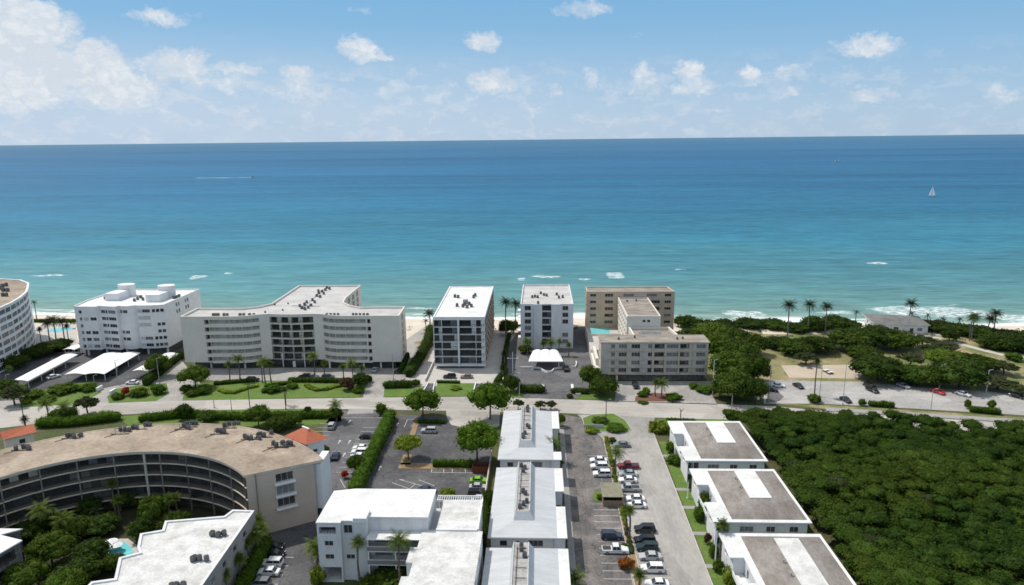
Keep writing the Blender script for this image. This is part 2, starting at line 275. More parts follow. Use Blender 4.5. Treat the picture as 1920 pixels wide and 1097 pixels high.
# ------------------------------------------------------------------ buildings
class Building:
    nw = 0
    def __init__(s, name, label, pts, z0, h, wall, roofm, parapet=None, cat='building', group=None, ph=.5, pw=.35, ground=None, over=0, deck=None):
        if signed(pts) < 0: pts = pts[::-1]
        cx = sum(p[0] for p in pts)/len(pts); cy = sum(p[1] for p in pts)/len(pts)
        s.t = thing(name, label, cat, (cx, cy, 0), 0, group); s.pts = pts; s.z0 = z0; s.h = h; s.wm = wall; s.wall = MB(); s.done = set(); s.roofm = roofm; s.par = parapet or wall
        s.ph = ph; s.pw = pw; s.ground = ground; s.over = over; s.nw = 0
    def edge(s, p0, p1, ops=(), z0=None, z1=None):
        """wall face from p0 to p1 (outward on the right) with openings (u0,u1,z0,z1,kind)"""
        z0 = s.z0 if z0 is None else z0; z1 = s.h-.02 if z1 is None else z1
        p0 = Vector(p0); p1 = Vector(p1); L = (p1-p0).length; d = (p1-p0)/L; n = Vector((d.y, -d.x)); W = s.wall
        ops = [o for o in ops if o[0] < L-.05 and o[1] > .05]
        ops = [(max(.05, o[0]), min(L-.05, o[1]), o[2], o[3], o[4]) for o in ops]
        us = sorted({0., L} | {o[0] for o in ops} | {o[1] for o in ops}); zs = sorted({z0, z1} | {o[2] for o in ops} | {o[3] for o in ops})
        pt = lambda u, z, dep=0: (p0.x+d.x*u-n.x*dep, p0.y+d.y*u-n.y*dep, z)
        for i in range(len(us)-1):
            uc = (us[i]+us[i+1])/2; run = None
            for j in range(len(zs)-1):
                zc = (zs[j]+zs[j+1])/2
                hole = any(o[0] < uc < o[1] and o[2] < zc < o[3] for o in ops)
                if not hole and run is None: run = zs[j]
                if hole and run is not None: W.poly([pt(us[i], run), pt(us[i+1], run), pt(us[i+1], zs[j]), pt(us[i], zs[j])]); run = None
            if run is not None: W.poly([pt(us[i], run), pt(us[i+1], run), pt(us[i+1], zs[-1]), pt(us[i], zs[-1])])
        for (u0, u1, a, b, kind) in ops:
            dep = {'win': .22, 'wins': .22, 'winc': .22, 'door': .3, 'shut': .15, 'garage': 5.}.get(kind, 1.5)
            if kind.startswith('deep'): dep = 2.2
            W.poly([pt(u0, a), pt(u0, a, dep), pt(u0, b, dep), pt(u0, b)]); W.poly([pt(u1, a, dep), pt(u1, a), pt(u1, b), pt(u1, b, dep)])
            W.poly([pt(u0, b), pt(u0, b, dep), pt(u1, b, dep), pt(u1, b)]); W.poly([pt(u0, a, dep), pt(u0, a), pt(u1, a), pt(u1, a, dep)])
            B = MB()
            def bar(ua, ub, za, zb, d0, d1, m):
                q = [pt(ua, 0, d0)[:2], pt(ub, 0, d0)[:2], pt(ub, 0, d1)[:2], pt(ua, 0, d1)[:2]]; B.prism(q, za, zb, m, m)
            if kind in ('win', 'wins', 'winc', 'shut', 'door'):
                B.poly([pt(u0, a, dep-.02), pt(u1, a, dep-.02), pt(u1, b, dep-.02), pt(u0, b, dep-.02)], 1)
                k = max(1, round((u1-u0)/1.1)); fw = .06
                for q in range(k+1):
                    uc = u0+(u1-u0)*q/k; uc = min(max(uc, u0+fw/2), u1-fw/2); bar(uc-fw/2, uc+fw/2, a, b, dep-.09, dep-.03, 0)
                bar(u0, u1, b-fw, b, dep-.1, dep-.031, 0); bar(u0, u1, a, a+fw, dep-.1, dep-.031, 0)
                bar(u0-.08, u1+.08, a-.1, a-.003, -.08, .1, 2)
                g = {'win': M['glass'], 'wins': M['shutter'], 'winc': M['curtain'], 'shut': M['shutter'], 'door': M['glass']}[kind]
                if kind == 'win' and random.random() < .18: g = M['curtain']
                B.build('window', [M['frame'], g, s.wm], s.t); s.nw += 1
            elif kind == 'garage':
                B.poly([pt(u0, a, dep-.02), pt(u1, a, dep-.02), pt(u1, b, dep-.02), pt(u0, b, dep-.02)], 0); B.build('garage_bay', [M['beige']], s.t)
            else:
                # balcony: back wall with sliding doors, rail in front; kind text picks the look
                bm = M['screen'] if 'dark' in kind else s.wm
                B.poly([pt(u0, a, dep-.02), pt(u1, a, dep-.02), pt(u1, b, dep-.02), pt(u0, b, dep-.02)], 0)
                if 'light' in kind:
                    k = max(1, int((u1-u0)/3)); 
                    for q in range(k):
                        c = u0+(u1-u0)*(q+.5)/k; bar(c-.4, c+.4, a, min(b-.15, a+2.05), dep-.08, dep-.03, 3)
                        bar(c+.8, c+1.15, a+1.0, min(b-.3, a+1.9), dep-.07, dep-.03, 2 if q % 2 else 3)
                else:
                    k = max(1, int((u1-u0)/3.2))
                    for q in range(k):
                        c0 = u0+(u1-u0)*q/k; w = (u1-u0)/k; f = random.uniform(.45, .75)
                        bar(c0+.15, c0+w*f, a, b-.1, dep-.08, dep-.03, 1)
                        if random.random() < .6: bar(c0+w*f+.15, c0+w-.1, a, b-.1, dep-.07, dep-.03, 2)
                o = B.build('balcony', [bm, M['glass'], M['curtain'] if random.random() < .5 else s.wm, M['greycream']], s.t)
                R = MB(); B2 = B; B = R
                if 'solid' in kind: bar(u0+.01, u1-.01, a, a+1.0, .0, .12, 0)
                elif 'norail' not in kind:
                    bar(u0+.01, u1-.01, a+.95, a+1.05, .02, .1, 0)
                    k = max(2, int((u1-u0)/.5))
                    for q in range(k+1):
                        c = u0+.03+(u1-u0-.06)*q/k; bar(c-.03, c+.03, a, a+.95, .03, .08, 0)
                if R.v: R.build('railing', [s.wm if 'solid' in kind else (M['darkmetal'] if 'dark' in kind else M['frame'])], o)
                if 'solid' in kind:
                    R = MB(); k = max(2, int((u1-u0)/.45)); B = R
                    bar(u0+.02, u1-.02, a+1.5, a+1.56, .03, .08, 0)
                    for q in range(k+1):
                        c = u0+.04+(u1-u0-.08)*q/k; bar(c-.025, c+.025, a+1.0, a+1.5, .03, .07, 0)
                    R.build('handrail', [M['greycream']], o)
    def finish(s, deckz=None):
        wall = s.wall; n = len(s.pts)
        for i in range(n):
            if i not in s.done: s.edge(s.pts[i], s.pts[(i+1) % n])
        if s.z0 > .5: wall.poly([(x, y, s.z0) for x, y in s.pts[::-1]], 0)
        wall.build('wall', [s.wm], s.t)
        r = MB(); P = inset(s.pts, -s.over) if s.over else s.pts
        if s.ph > 0:
            I = inset(P, s.pw); dz = s.h-s.ph
            r.poly([(x, y, dz) for x, y in I], 0)
            for k in range(n):
                j = (k+1) % n; a, b, c, d = P[k], P[j], I[j], I[k]; e = .004 if not s.over else 0
                r.poly([(*a, s.h+.05), (*b, s.h+.05), (*c, s.h+.05), (*d, s.h+.05)], 1)
                r.poly([(*c, dz), (*d, dz), (*d, s.h+.05), (*c, s.h+.05)], 1)
                r.poly([(*a, s.h-.02), (*b, s.h-.02), (*b, s.h+.05), (*a, s.h+.05)], 1)
            if s.over: r.poly([(x, y, dz-.02) for x, y in P[::-1]], 1); [r.poly([(*P[k], dz-.02), (*P[(k+1) % n], dz-.02), (*P[(k+1) % n], s.h-.02), (*P[k], s.h-.02)], 1) for k in range(n)]
        else:
            r.prism(P, s.h-.02, s.h+.22, 1, 0)
        s.roof = r.build('roof', [s.roofm, s.par], s.t)
        if s.ground:
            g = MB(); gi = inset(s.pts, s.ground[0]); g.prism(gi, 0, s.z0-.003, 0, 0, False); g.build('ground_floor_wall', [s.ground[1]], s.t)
        return s.t
    def side(s, i, ops): s.done.add(i); s.edge(s.pts[i], s.pts[(i+1) % len(s.pts)], ops)
def rows(cols, zs, hh, kind=None):
    """cols (u0,u1[,kind]); zs = centre heights"""
    return [(c[0], c[1], z-hh/2, z+hh/2, c[2] if len(c) > 2 else kind) for z in zs for c in cols]
# ------------------------------------------------------------------ sky, sun
SUN = Vector((-.55, .30, 1.0)).normalized()
SEL = math.asin(SUN.z); SAZ = math.atan2(SUN.x, SUN.y)
w = bpy.data.worlds.new('World'); SC.world = w; w.use_nodes = True; nt = w.node_tree; LK = nt.links
bg = nt.nodes['Background']
sky = N(nt, 'ShaderNodeTexSky', sky_type='NISHITA'); sky.sun_disc = False; sky.sun_elevation = SEL; sky.sun_rotation = SAZ; sky.altitude = 80; sky.air_density = 1.0; sky.dust_density = .6; sky.ozone_density = 1.6
def mth(op, a, b=None, c=None, clamp=False):
    n = N(nt, 'ShaderNodeMath', operation=op); n.use_clamp = clamp
    for i, q in enumerate((a, b, c)):
        if q is None: continue
        if isinstance(q, (int, float)): n.inputs[i].default_value = q
        else: LK.new(q, n.inputs[i])
    return n.outputs[0]
tc = N(nt, 'ShaderNodeTexCoord'); sp = N(nt, 'ShaderNodeSeparateXYZ'); LK.new(tc.outputs['Generated'], sp.inputs[0])
AZ = mth('ARCTAN2', sp.outputs[0], sp.outputs[1]); EL = mth('ARCSINE', sp.outputs[2])
cv = N(nt, 'ShaderNodeCombineXYZ'); LK.new(mth('MULTIPLY', AZ, 1.0), cv.inputs[0]); LK.new(mth('MULTIPLY', EL, 1.5), cv.inputs[1])
def noise(sc, det, rough=.6, dist=0, off=0, vec=None):
    n = N(nt, 'ShaderNodeTexNoise', noise_dimensions='2D'); n.inputs['Scale'].default_value = sc; n.inputs['Detail'].default_value = det; n.inputs['Roughness'].default_value = rough; n.inputs['Distortion'].default_value = dist
    LK.new(vec or cv.outputs[0], n.inputs['Vector']); return n.outputs[0]
def dirpix(px, py):
    u = px-960; v = py-548.5; a = u*math.cos(ROLL)-v*math.sin(ROLL); b = v*math.cos(ROLL)+u*math.sin(ROLL)
    d = a*_R-b*_U+FPX*_F; d = d/np.linalg.norm(d); return math.atan2(d[0], d[1]), math.asin(d[2])
# cumulus: (azimuth, elevation) seats of the clouds seen over the horizon: px, py, half width, half height, strength
CL = [(40, 60, 75, 60, 1.0), (20, 135, 90, 65, .95), (60, 15, 40, 22, .8), (90, 110, 60, 60, .55), (180, 130, 60, 48, .9), (175, 95, 22, 22, .8), (215, 165, 75, 40, .7), (330, 125, 70, 30, .8), (365, 108, 30, 16, .7), (440, 127, 55, 16, .6), (410, 155, 60, 22, .6),
      (300, 32, 62, 16, .6), (560, 145, 36, 28, .75), (590, 175, 70, 26, .5), (672, 92, 40, 26, .8), (700, 105, 40, 13, .75), (905, 78, 42, 21, .8), (735, 170, 38, 28, .5), (820, 178, 40, 20, .5), (925, 153, 52, 26, .75),
      (1092, 17, 62, 17, .6), (1205, 135, 22, 22, .75), (1215, 158, 56, 24, .6), (1290, 132, 27, 26, .85), (1300, 165, 50, 28, .55), (1112, 148, 24, 18, .55), (1410, 144, 27, 18, .7), (1485, 137, 40, 22, .6), (1625, 88, 56, 21, .75), (1640, 178, 50, 18, .6), (1875, 180, 34, 24, .55),
      (1035, 176, 18, 18, .6), (1100, 128, 30, 12, .4), (1330, 205, 60, 10, .35), (1480, 172, 30, 12, .5), (1735, 200, 40, 9, .35), (680, 18, 40, 8, .35), (1200, 62, 26, 8, .3)]
warp1 = mth('MULTIPLY', mth('SUBTRACT', noise(26, 5, .6), .5), .030); warp2 = mth('MULTIPLY', mth('SUBTRACT', noise(31, 5, .65, 0), .5), .022)
warp3 = mth('MULTIPLY', mth('SUBTRACT', noise(85, 3, .6), .5), .016); warp4 = mth('MULTIPLY', mth('SUBTRACT', noise(77, 3, .6), .5), .012)
AZw = mth('ADD', AZ, mth('ADD', warp1, warp3)); ELw = mth('ADD', EL, mth('ADD', warp2, warp4))
dens_ = None
pv = N(nt, 'ShaderNodeCombineXYZ'); LK.new(AZw, pv.inputs[0]); LK.new(ELw, pv.inputs[1])
for (px, py, hw, hh, st) in CL:
    a0, e0 = dirpix(px, py); sx, sy = 1/(hw/1250*1.15), 1/(hh/1300*1.15)
    st = min(1.25, st*(1.25 if px < 250 else 1.0)); v1 = N(nt, 'ShaderNodeVectorMath', operation='MULTIPLY_ADD'); LK.new(pv.outputs[0], v1.inputs[0]); v1.inputs[1].default_value = (sx, sy, 0); v1.inputs[2].default_value = (-a0*sx, -e0*sy, 0)
    v2 = N(nt, 'ShaderNodeVectorMath', operation='DOT_PRODUCT'); LK.new(v1.outputs[0], v2.inputs[0]); LK.new(v1.outputs[0], v2.inputs[1])
    g = mth('MULTIPLY_ADD', v2.outputs['Value'], -st, st); dens_ = g if dens_ is None else mth('MAXIMUM', dens_, g)
dens_ = mth('MAXIMUM', dens_, 0.0)
fb = noise(34, 8, .58); fb2 = noise(9, 6, .6)
def voro(sc):
    n = N(nt, 'ShaderNodeTexVoronoi', feature='F1', voronoi_dimensions='2D'); n.inputs['Scale'].default_value = sc; n.inputs['Detail'].default_value = 2; n.inputs['Roughness'].default_value = .6
    wv = N(nt, 'ShaderNodeCombineXYZ'); LK.new(AZw, wv.inputs[0]); LK.new(mth('MULTIPLY', ELw, 1.4), wv.inputs[1]); LK.new(wv.outputs[0], n.inputs['Vector']); return n.outputs['Distance']
vor = voro(55)
puff = mth('SUBTRACT', .62, vor)
d1 = mth('SUBTRACT', mth('ADD', mth('ADD', mth('MULTIPLY', dens_, 2.5), mth('MULTIPLY', mth('SUBTRACT', fb, .5), 1.7)), mth('MULTIPLY', puff, .35)), .62)
d1 = mth('MULTIPLY', d1, .85, clamp=True); d1 = mth('MULTIPLY', d1, mth('MULTIPLY', dens_, 2.6, clamp=True))
# low veil of far cloud, thicker to the left of the view
lv = N(nt, 'ShaderNodeMapRange'); lv.inputs[1].default_value = .15; lv.inputs[2].default_value = .04; LK.new(EL, lv.inputs[0])
la = N(nt, 'ShaderNodeMapRange'); la.inputs[1].default_value = .5; la.inputs[2].default_value = -.55; la.inputs[3].default_value = .12; la.inputs[4].default_value = .9; LK.new(AZ, la.inputs[0])
cv2 = N(nt, 'ShaderNodeCombineXYZ'); LK.new(AZ, cv2.inputs[0]); LK.new(mth('MULTIPLY', EL, 5.0), cv2.inputs[1])
vn = mth('ADD', .45, mth('MULTIPLY', noise(7, 6, .6, 0, 0, cv2.outputs[0]), .8))
veil = mth('MULTIPLY', mth('MULTIPLY', lv.outputs[0], la.outputs[0]), vn, clamp=True)
lb = N(nt, 'ShaderNodeMapRange'); lb.inputs[1].default_value = .115; lb.inputs[2].default_value = .075; LK.new(EL, lb.inputs[0])
cv3 = N(nt, 'ShaderNodeCombineXYZ'); LK.new(AZw, cv3.inputs[0]); LK.new(mth('MULTIPLY', ELw, 2.6), cv3.inputs[1])
low = mth('MULTIPLY', mth('SUBTRACT', noise(24, 8, .6, 0, 0, cv3.outputs[0]), .49), 3.2, clamp=True)
lowm = mth('MULTIPLY', mth('MULTIPLY', low, lb.outputs[0]), mth('ADD', .36, mth('MULTIPLY', la.outputs[0], .5)))
alpha = mth('MAXIMUM', mth('MULTIPLY', d1, .93, clamp=True), lowm)
shade = N(nt, 'ShaderNodeMix', data_type='RGBA'); shade.inputs[6].default_value = (7.0, 7.7, 8.5, 1); shade.inputs[7].default_value = (9.7, 9.8, 9.9, 1)
sh = N(nt, 'ShaderNodeMapRange'); sh.inputs[1].default_value = .3; sh.inputs[2].default_value = .62; LK.new(fb2, sh.inputs[0]); LK.new(mth('ADD', mth('MULTIPLY', sh.outputs[0], .45), mth('MULTIPLY', puff, .7), clamp=True), shade.inputs[0])
# tint of the clear sky by height (air near the horizon is milky blue)
hz = N(nt, 'ShaderNodeMapRange'); hz.inputs[1].default_value = 0.0; hz.inputs[2].default_value = .5; LK.new(EL, hz.inputs[0])
rmp = N(nt, 'ShaderNodeValToRGB'); e = rmp.color_ramp.elements; LK.new(hz.outputs[0], rmp.inputs[0])
SKYC = [(0, (4.6, 6.3, 8.2)), (.08, (4.1, 6.1, 8.3)), (.25, (2.7, 5.3, 8.1)), (.45, (1.9, 4.75, 7.9)), (1, (6.3, 7.0, 7.9))]  # top entry, above the view, is raised to give more fill light
e[0].position = 0; e[0].color = (*[c/10 for c in SKYC[0][1]], 1); e[1].position = 1; e[1].color = (*[c/10 for c in SKYC[-1][1]], 1)
for p_, c_ in SKYC[1:-1]:
    q = e.new(p_); q.color = (*[c/10 for c in c_], 1)
sc10 = N(nt, 'ShaderNodeVectorMath', operation='SCALE'); LK.new(rmp.outputs[0], sc10.inputs[0]); sc10.inputs[3].default_value = 10
mxs = N(nt, 'ShaderNodeMix', data_type='RGBA'); LK.new(sky.outputs[0], mxs.inputs[6]); LK.new(sc10.outputs[0], mxs.inputs[7]); mxs.inputs[0].default_value = .85
m1 = N(nt, 'ShaderNodeMix', data_type='RGBA'); LK.new(veil, m1.inputs[0]); LK.new(mxs.outputs[2], m1.inputs[6]); m1.inputs[7].default_value = (5.9, 7.1, 8.6, 1)
m2 = N(nt, 'ShaderNodeMix', data_type='RGBA'); LK.new(alpha, m2.inputs[0]); LK.new(m1.outputs[2], m2.inputs[6]); LK.new(shade.outputs[2], m2.inputs[7])
LK.new(m2.outputs[2], bg.inputs[0]); bg.inputs[1].default_value = .10
w.cycles.sampling_method = 'MANUAL'; w.cycles.sample_map_resolution = 512
sl = bpy.data.lights.new('sun', 'SUN'); sl.energy = 4.0; sl.angle = math.radians(.53); sl.color = (1, .95, .87); so = bpy.data.objects.new('sun', sl); COL.objects.link(so)
so.rotation_euler = (-SUN).to_track_quat('-Z', 'Y').to_euler(); so.location = (0, 0, 200)
SC.view_settings.view_transform = 'Standard'; SC.view_settings.look = 'None'; SC.view_settings.gamma = 1; SC.view_settings.exposure = -.08
SC.render.engine = 'CYCLES'; SC.cycles.use_denoising = True; SC.cycles.max_bounces = 5; SC.cycles.diffuse_bounces = 3; SC.cycles.glossy_bounces = 2; SC.cycles.transmission_bounces = 2; SC.cycles.transparent_max_bounces = 4
SC.cycles.caustics_reflective = False; SC.cycles.caustics_refractive = False; SC.cycles.sample_clamp_indirect = 5
try: SC.cycles.denoiser = 'OPENIMAGEDENOISE'
except Exception: pass
SC.cycles.filter_width = 1.6
# ------------------------------------------------------------------ sea
SZ = -1.2
def shore_y(x): return 327.0-.04*x+3.0*math.sin(x*.021+1)+1.6*math.sin(x*.057)
m = bpy.data.materials.new('sea_water'); m.use_nodes = True; nt = m.node_tree; LK = nt.links; b = nt.nodes['Principled BSDF']
tc = N(nt, 'ShaderNodeNewGeometry'); sp = N(nt, 'ShaderNodeSeparateXYZ'); LK.new(tc.outputs['Position'], sp.inputs[0])
X, Y = sp.outputs[0], sp.outputs[1]
off = mth('SUBTRACT', mth('ADD', Y, mth('MULTIPLY', X, .04)), 327.0)
sw = mth('ADD', mth('MULTIPLY', mth('SINE', mth('ADD', mth('MULTIPLY', X, .021), 1.0)), 3.0), mth('MULTIPLY', mth('SINE', mth('MULTIPLY', X, .057)), 1.6))
off = mth('SUBTRACT', off, sw)
def nz(sx, sy, sc, det, rough=.55):
    mp = N(nt, 'ShaderNodeMapping'); mp.inputs['Scale'].default_value = (sx, sy, 1); LK.new(tc.outputs['Position'], mp.inputs[0])
    n = N(nt, 'ShaderNodeTexNoise', noise_dimensions='2D'); n.inputs['Scale'].default_value = sc; n.inputs['Detail'].default_value = det; n.inputs['Roughness'].default_value = rough; LK.new(mp.outputs[0], n.inputs['Vector']); return n.outputs[0]
big = nz(1, 2.2, .004, 5, .6); mid = nz(.35, 2.0, .05, 5, .62); fine = nz(.25, 1.8, .22, 4, .6); vfar = nz(.2, 1.0, .0011, 6, .6)
offn = mth('MULTIPLY', off, mth('ADD', .55, mth('MULTIPLY', big, .9)))
lg = mth('LOGARITHM', mth('MAXIMUM', offn, 1.0), 10.0)
t = mth('DIVIDE', lg, 4.6, clamp=True)
rp = N(nt, 'ShaderNodeValToRGB'); LK.new(t, rp.inputs[0]); e = rp.color_ramp.elements
SEA = [(0, (.40, .46, .38)), (5, (.25, .345, .30)), (22, (.145, .255, .235)), (60, (.094, .222, .228)), (130, (.062, .188, .222)), (260, (.034, .168, .236)), (520, (.023, .142, .236)), (1000, (.020, .124, .234)), (3000, (.022, .112, .224)), (30000, (.055, .145, .235))]  # paler far end is horizon haze put into the water colour
pos = lambda d: min(1, math.log10(max(d, 1))/4.6)
e[0].position = 0; e[0].color = (*SEA[0][1], 1); e[1].position = pos(30000); e[1].color = (*SEA[-1][1], 1)
for d_, c_ in SEA[1:-1]: q = e.new(pos(d_)); q.color = (*c_, 1)
# wave streaks (noise makes the water colour slightly lighter and darker)
st = mth('ADD', mth('ADD', mth('MULTIPLY', mid, .75), mth('MULTIPLY', fine, 1.1)), mth('ADD', mth('MULTIPLY', vfar, .7), mth('MULTIPLY', nz(.12, 1.3, .008, 5, .65), .8)))
st = mth('ADD', st, -.675)
hs = N(nt, 'ShaderNodeHueSaturation'); LK.new(rp.outputs[0], hs.inputs['Color']); LK.new(st, hs.inputs['Value'])
# foam: shore wash, breakers on the bars
foamn = nz(.45, 1.2, .8, 6, .75); fn2 = nz(.12, .5, .22, 4, .6)
wash = N(nt, 'ShaderNodeMapRange'); wash.inputs[1].default_value = 9.0; wash.inputs[2].default_value = 0.5; LK.new(off, wash.inputs[0])
foam = mth('MULTIPLY', mth('SUBTRACT', mth('ADD', wash.outputs[0], foamn), .82), 3.5, clamp=True)
FO = [((90, 517), 9.5, 2.2, 1), ((372, 519), 4.2, 3.2, 1), ((430, 512), 2.4, 1.2, 1), ((1025, 518), 7.5, 3.2, 1), ((977, 524), 2.2, 3, .8), ((1153, 516), 4.2, 5.0, 1), ((1097, 523), 3.2, 1.8, .8), ((1645, 494), 5.5, 2.4, .9), ((1275, 505), 3, 1.2, .7),
      ((1395, 588), 8, 3.2, 1), ((1740, 583), 21, 5.5, 1.1), ((1830, 592), 20, 3.5, 1.0), ((1565, 586), 7, 2.5, .8), ((1470, 597), 14, 2.0, .6), ((1905, 598), 7, 4, 1.0), ((300, 575), 12, 1.2, .5), ((790, 578), 8, 1.2, .5)]
bn = nz(.30, 1.3, .75, 5, .7)
brk = mth('MULTIPLY', mth('SUBTRACT', bn, .44), 6.0, clamp=True)
for (pp, rx, ry, s_) in FO:
    gx, gy = G(pp[0], pp[1], SZ); rx *= 1.5; ry *= 1.6
    dx = mth('DIVIDE', mth('SUBTRACT', X, gx), rx); dy = mth('DIVIDE', mth('SUBTRACT', mth('ADD', Y, mth('MULTIPLY', mth('SUBTRACT', X, gx), .04)), gy), ry*1.25); dy = mth('ADD', dy, mth('MULTIPLY', mth('SUBTRACT', fn2, .5), 3.5))
    r2 = mth('ADD', mth('MULTIPLY', dx, dx), mth('MULTIPLY', dy, dy)); g_ = mth('MULTIPLY', mth('SUBTRACT', 1.0, r2), s_, clamp=True)
    foam = mth('MAXIMUM', foam, mth('MULTIPLY', mth('MULTIPLY', mth('SUBTRACT', g_, .12), 3.0, clamp=True), brk))
# thin breaking lines close in
ln = mth('SINE', mth('ADD', mth('MULTIPLY', off, .30), mth('MULTIPLY', fn2, 9.0)))
near = N(nt, 'ShaderNodeMapRange'); near.inputs[1].default_value = 38; near.inputs[2].default_value = 6; LK.new(off, near.inputs[0])
f3 = mth('MULTIPLY', mth('SUBTRACT', mth('ADD', mth('MULTIPLY', ln, .30), mth('MULTIPLY', mth('MULTIPLY', fn2, near.outputs[0]), 1.25)), .70), 3, clamp=True)
foam = mth('MAXIMUM', foam, f3)
fm = N(nt, 'ShaderNodeMix', data_type='RGBA'); LK.new(foam, fm.inputs[0]); LK.new(hs.outputs[0], fm.inputs[6]); fm.inputs[7].default_value = (.82, .85, .84, 1)
LK.new(fm.outputs[2], b.inputs['Base Color']); b.inputs['Roughness'].default_value = .5; b.inputs['Specular IOR Level'].default_value = .09
bp = N(nt, 'ShaderNodeBump'); bp.inputs['Strength'].default_value = .55; bp.inputs['Distance'].default_value = 1.2
LK.new(mth('ADD', mth('MULTIPLY', mid, 1.6), mth('MULTIPLY', fine, .6)), bp.inputs['Height']); LK.new(bp.outputs[0], b.inputs['Normal'])
M['sea'] = m
B = MB(); ys = [300, 340, 400, 600, 1200, 4000, 15000, 60000, 140000]
for i in range(len(ys)-1):
    X0 = 3000 if i < 4 else 140000
    B.poly([(-X0, ys[i], SZ), (X0, ys[i], SZ), (X0, ys[i+1], SZ), (-X0, ys[i+1], SZ)])
tag(B.build('sea', m), kind='structure')
# ------------------------------------------------------------------ ground and beach
B = MB(); B.poly([(-1500, -300, 0), (1500, -300, 0), (1500, 300, 0), (-1500, 300, 0)]); tag(B.build('ground', M['ground']), kind='structure')
B = MB(); xs = [-1500]+list(np.arange(-320, 321, 8.))+[1500]
for i in range(len(xs)-1):
    prof = lambda x: [(x, 300., 0.), (x, shore_y(x)-16, -.02), (x, shore_y(x)-6, -.7), (x, shore_y(x)+1, -1.22), (x, shore_y(x)+20, -3.)]
    a, c = prof(xs[i]), prof(xs[i+1])
    for k in range(4): B.poly([a[k], c[k], c[k+1], a[k+1]])
tag(B.build('beach', M['sand'], smooth=True), kind='structure')
# sheets laid over the ground, a few mm to cm apart
ZL = {}
S = sheet
sandline = [(-330, 285), (330, 285), (330, 300), (-330, 300)]
S('beach_sand', sandline, .006, M['sand'])
S('park_ground', [(60, 228), (330, 200), (330, 288), (200, 296), (60, 300)], .012, M['parkgrass'])
S('park_sand', GP([(1464, 685), (1611, 684), (1625, 700), (1608, 710), (1480, 708)]), .02, M['sandpark'])
S('sand_path', GP([(1405, 618), (1428, 622), (1452, 660), (1478, 690), (1470, 700), (1462, 716), (1446, 716), (1430, 670)]), .018, M['drygrass'])
S('sand_path', GP([(1556, 640), (1580, 650), (1600, 672), (1598, 686), (1560, 686), (1548, 655)]), .018, M['drygrass'])
path = dens(GP([(1695, 618), (1720, 628), (1760, 634), (1800, 645), (1850, 658), (1890, 668), (1960, 672)]), 4)
B = MB(); ribbon(B, path, 0, 3.2, None, .026); tag(B.build('footpath', M['paver']), kind='structure')
S('beach_path', GP([(62, 600), (140, 600), (150, 660), (66, 660)]), .02, M['sand'])
S('beach_path', GP([(758, 602), (812, 598), (800, 640), (757, 668)]), .02, M['sand'])
# street
UP = [(-700, 824), (-400, 796), (0, 766), (204, 756), (400, 750), (673, 746), (885, 744), (957, 745.5), (1119, 751), (1326, 757), (1450, 762), (1560, 772), (1920, 795), (2300, 818)]
LOW = [(-700, 880), (-400, 843), (0, 803), (220, 778), (400, 769), (580, 766.5), (760, 769), (1060, 775), (1218, 783), (1395, 789), (1560, 794), (1920, 818), (2300, 845)]
U_, L_ = GP(UP), GP(LOW)
road_pts = U_+L_[::-1]
S('street', road_pts, .05, M['road'], .05)
def interp(line, x):
    for i in range(len(line)-1):
        if line[i][0] <= x <= line[i+1][0]:
            t_ = (x-line[i][0])/(line[i+1][0]-line[i][0]); return line[i][1]+(line[i+1][1]-line[i][1])*t_
    return line[-1][1] if x > line[-1][0] else line[0][1]
ctr = [(x, (interp(U_, x)+interp(L_, x))/2) for x in np.arange(-170, 160, 4.)]
B = MB()
ribbon(B, ctr, .11, .1, None, .058); ribbon(B, ctr, -.11, .1, None, .058)
tag(B.build('lane_marking', M['paint_yellow']), kind='structure')
B = MB()
for sgn, ln_ in ((1, U_), (-1, L_)):
    ed = [(x, interp(ln_, x)-sgn*.9) for x in np.arange(-170, 160, 4.)]; ribbon(B, ed, 0, .1, None, .058)
tag(B.build('edge_marking', M['paint']), kind='structure')
# ---- north side surfaces
S('carport_lot', GP([(-200, 790), (-60, 700), (60, 655), (150, 650), (345, 655), (318, 690), (270, 715), (200, 738), (60, 745)]), .02, M['asphalt'])
S('driveway', GP([(-200, 800), (0, 767), (204, 757), (402, 751), (352, 690), (335, 668), (300, 705), (255, 716), (200, 727), (120, 745), (0, 752)]), .03, M['concrete'])
S('forecourt', GP([(350, 690), (345, 706), (400, 714), (690, 714), (680, 747), (722, 746), (724, 727), (775, 702), (815, 600), (757, 640), (752, 690)]), .034, M['concrete'])
S('forecourt', [(-49, 231.), (-48, 262), (-41.5, 300), (-9.5, 300), (-9.2, 240), (-11, 231.)], .044, M['paver'])
S('underground_ramp', GP([(800, 719), (816, 719), (812, 744), (786, 743)]), .056, M['asphalt'])
S('underground_ramp', GP([(891, 719), (920, 721), (912, 744), (886, 743)]), .056, M['asphalt'])
S('forecourt', GP([(985, 747), (975, 735), (948, 722), (950, 650), (975, 618), (1110, 612), (1122, 690), (1105, 740), (1078, 748)]), .05, M['asphalt_mid'])
S('forecourt', GP([(1152, 753), (1158, 715), (1335, 715), (1332, 735), (1345, 759)]), .05, M['concrete'])
S('parking_lot', GP([(1432, 722), (1447, 713), (1611, 716), (1748, 728), (1925, 739), (2300, 765), (2300, 812), (1925, 779), (1693, 765), (1537, 757), (1432, 757)]), .03, M['lotpale'])
S('parking_entry', GP([(1440, 733), (1456, 733), (1470, 744), (1462, 752), (1436, 756)]), .036, M['asphalt_mid'])
B = MB(); ribbon(B, dens(GP([(1548, 767), (1700, 776), (1920, 790), (2300, 815)]), 5), 0, 3.0, None, .036); tag(B.build('pavement', M['walk']), kind='structure')
S('verge', GP([(1455, 757), (1560, 760), (1700, 769), (1925, 783), (2300, 812), (2300, 818), (1925, 790), (1700, 776), (1550, 767)]), .028, M['parkgrass'])
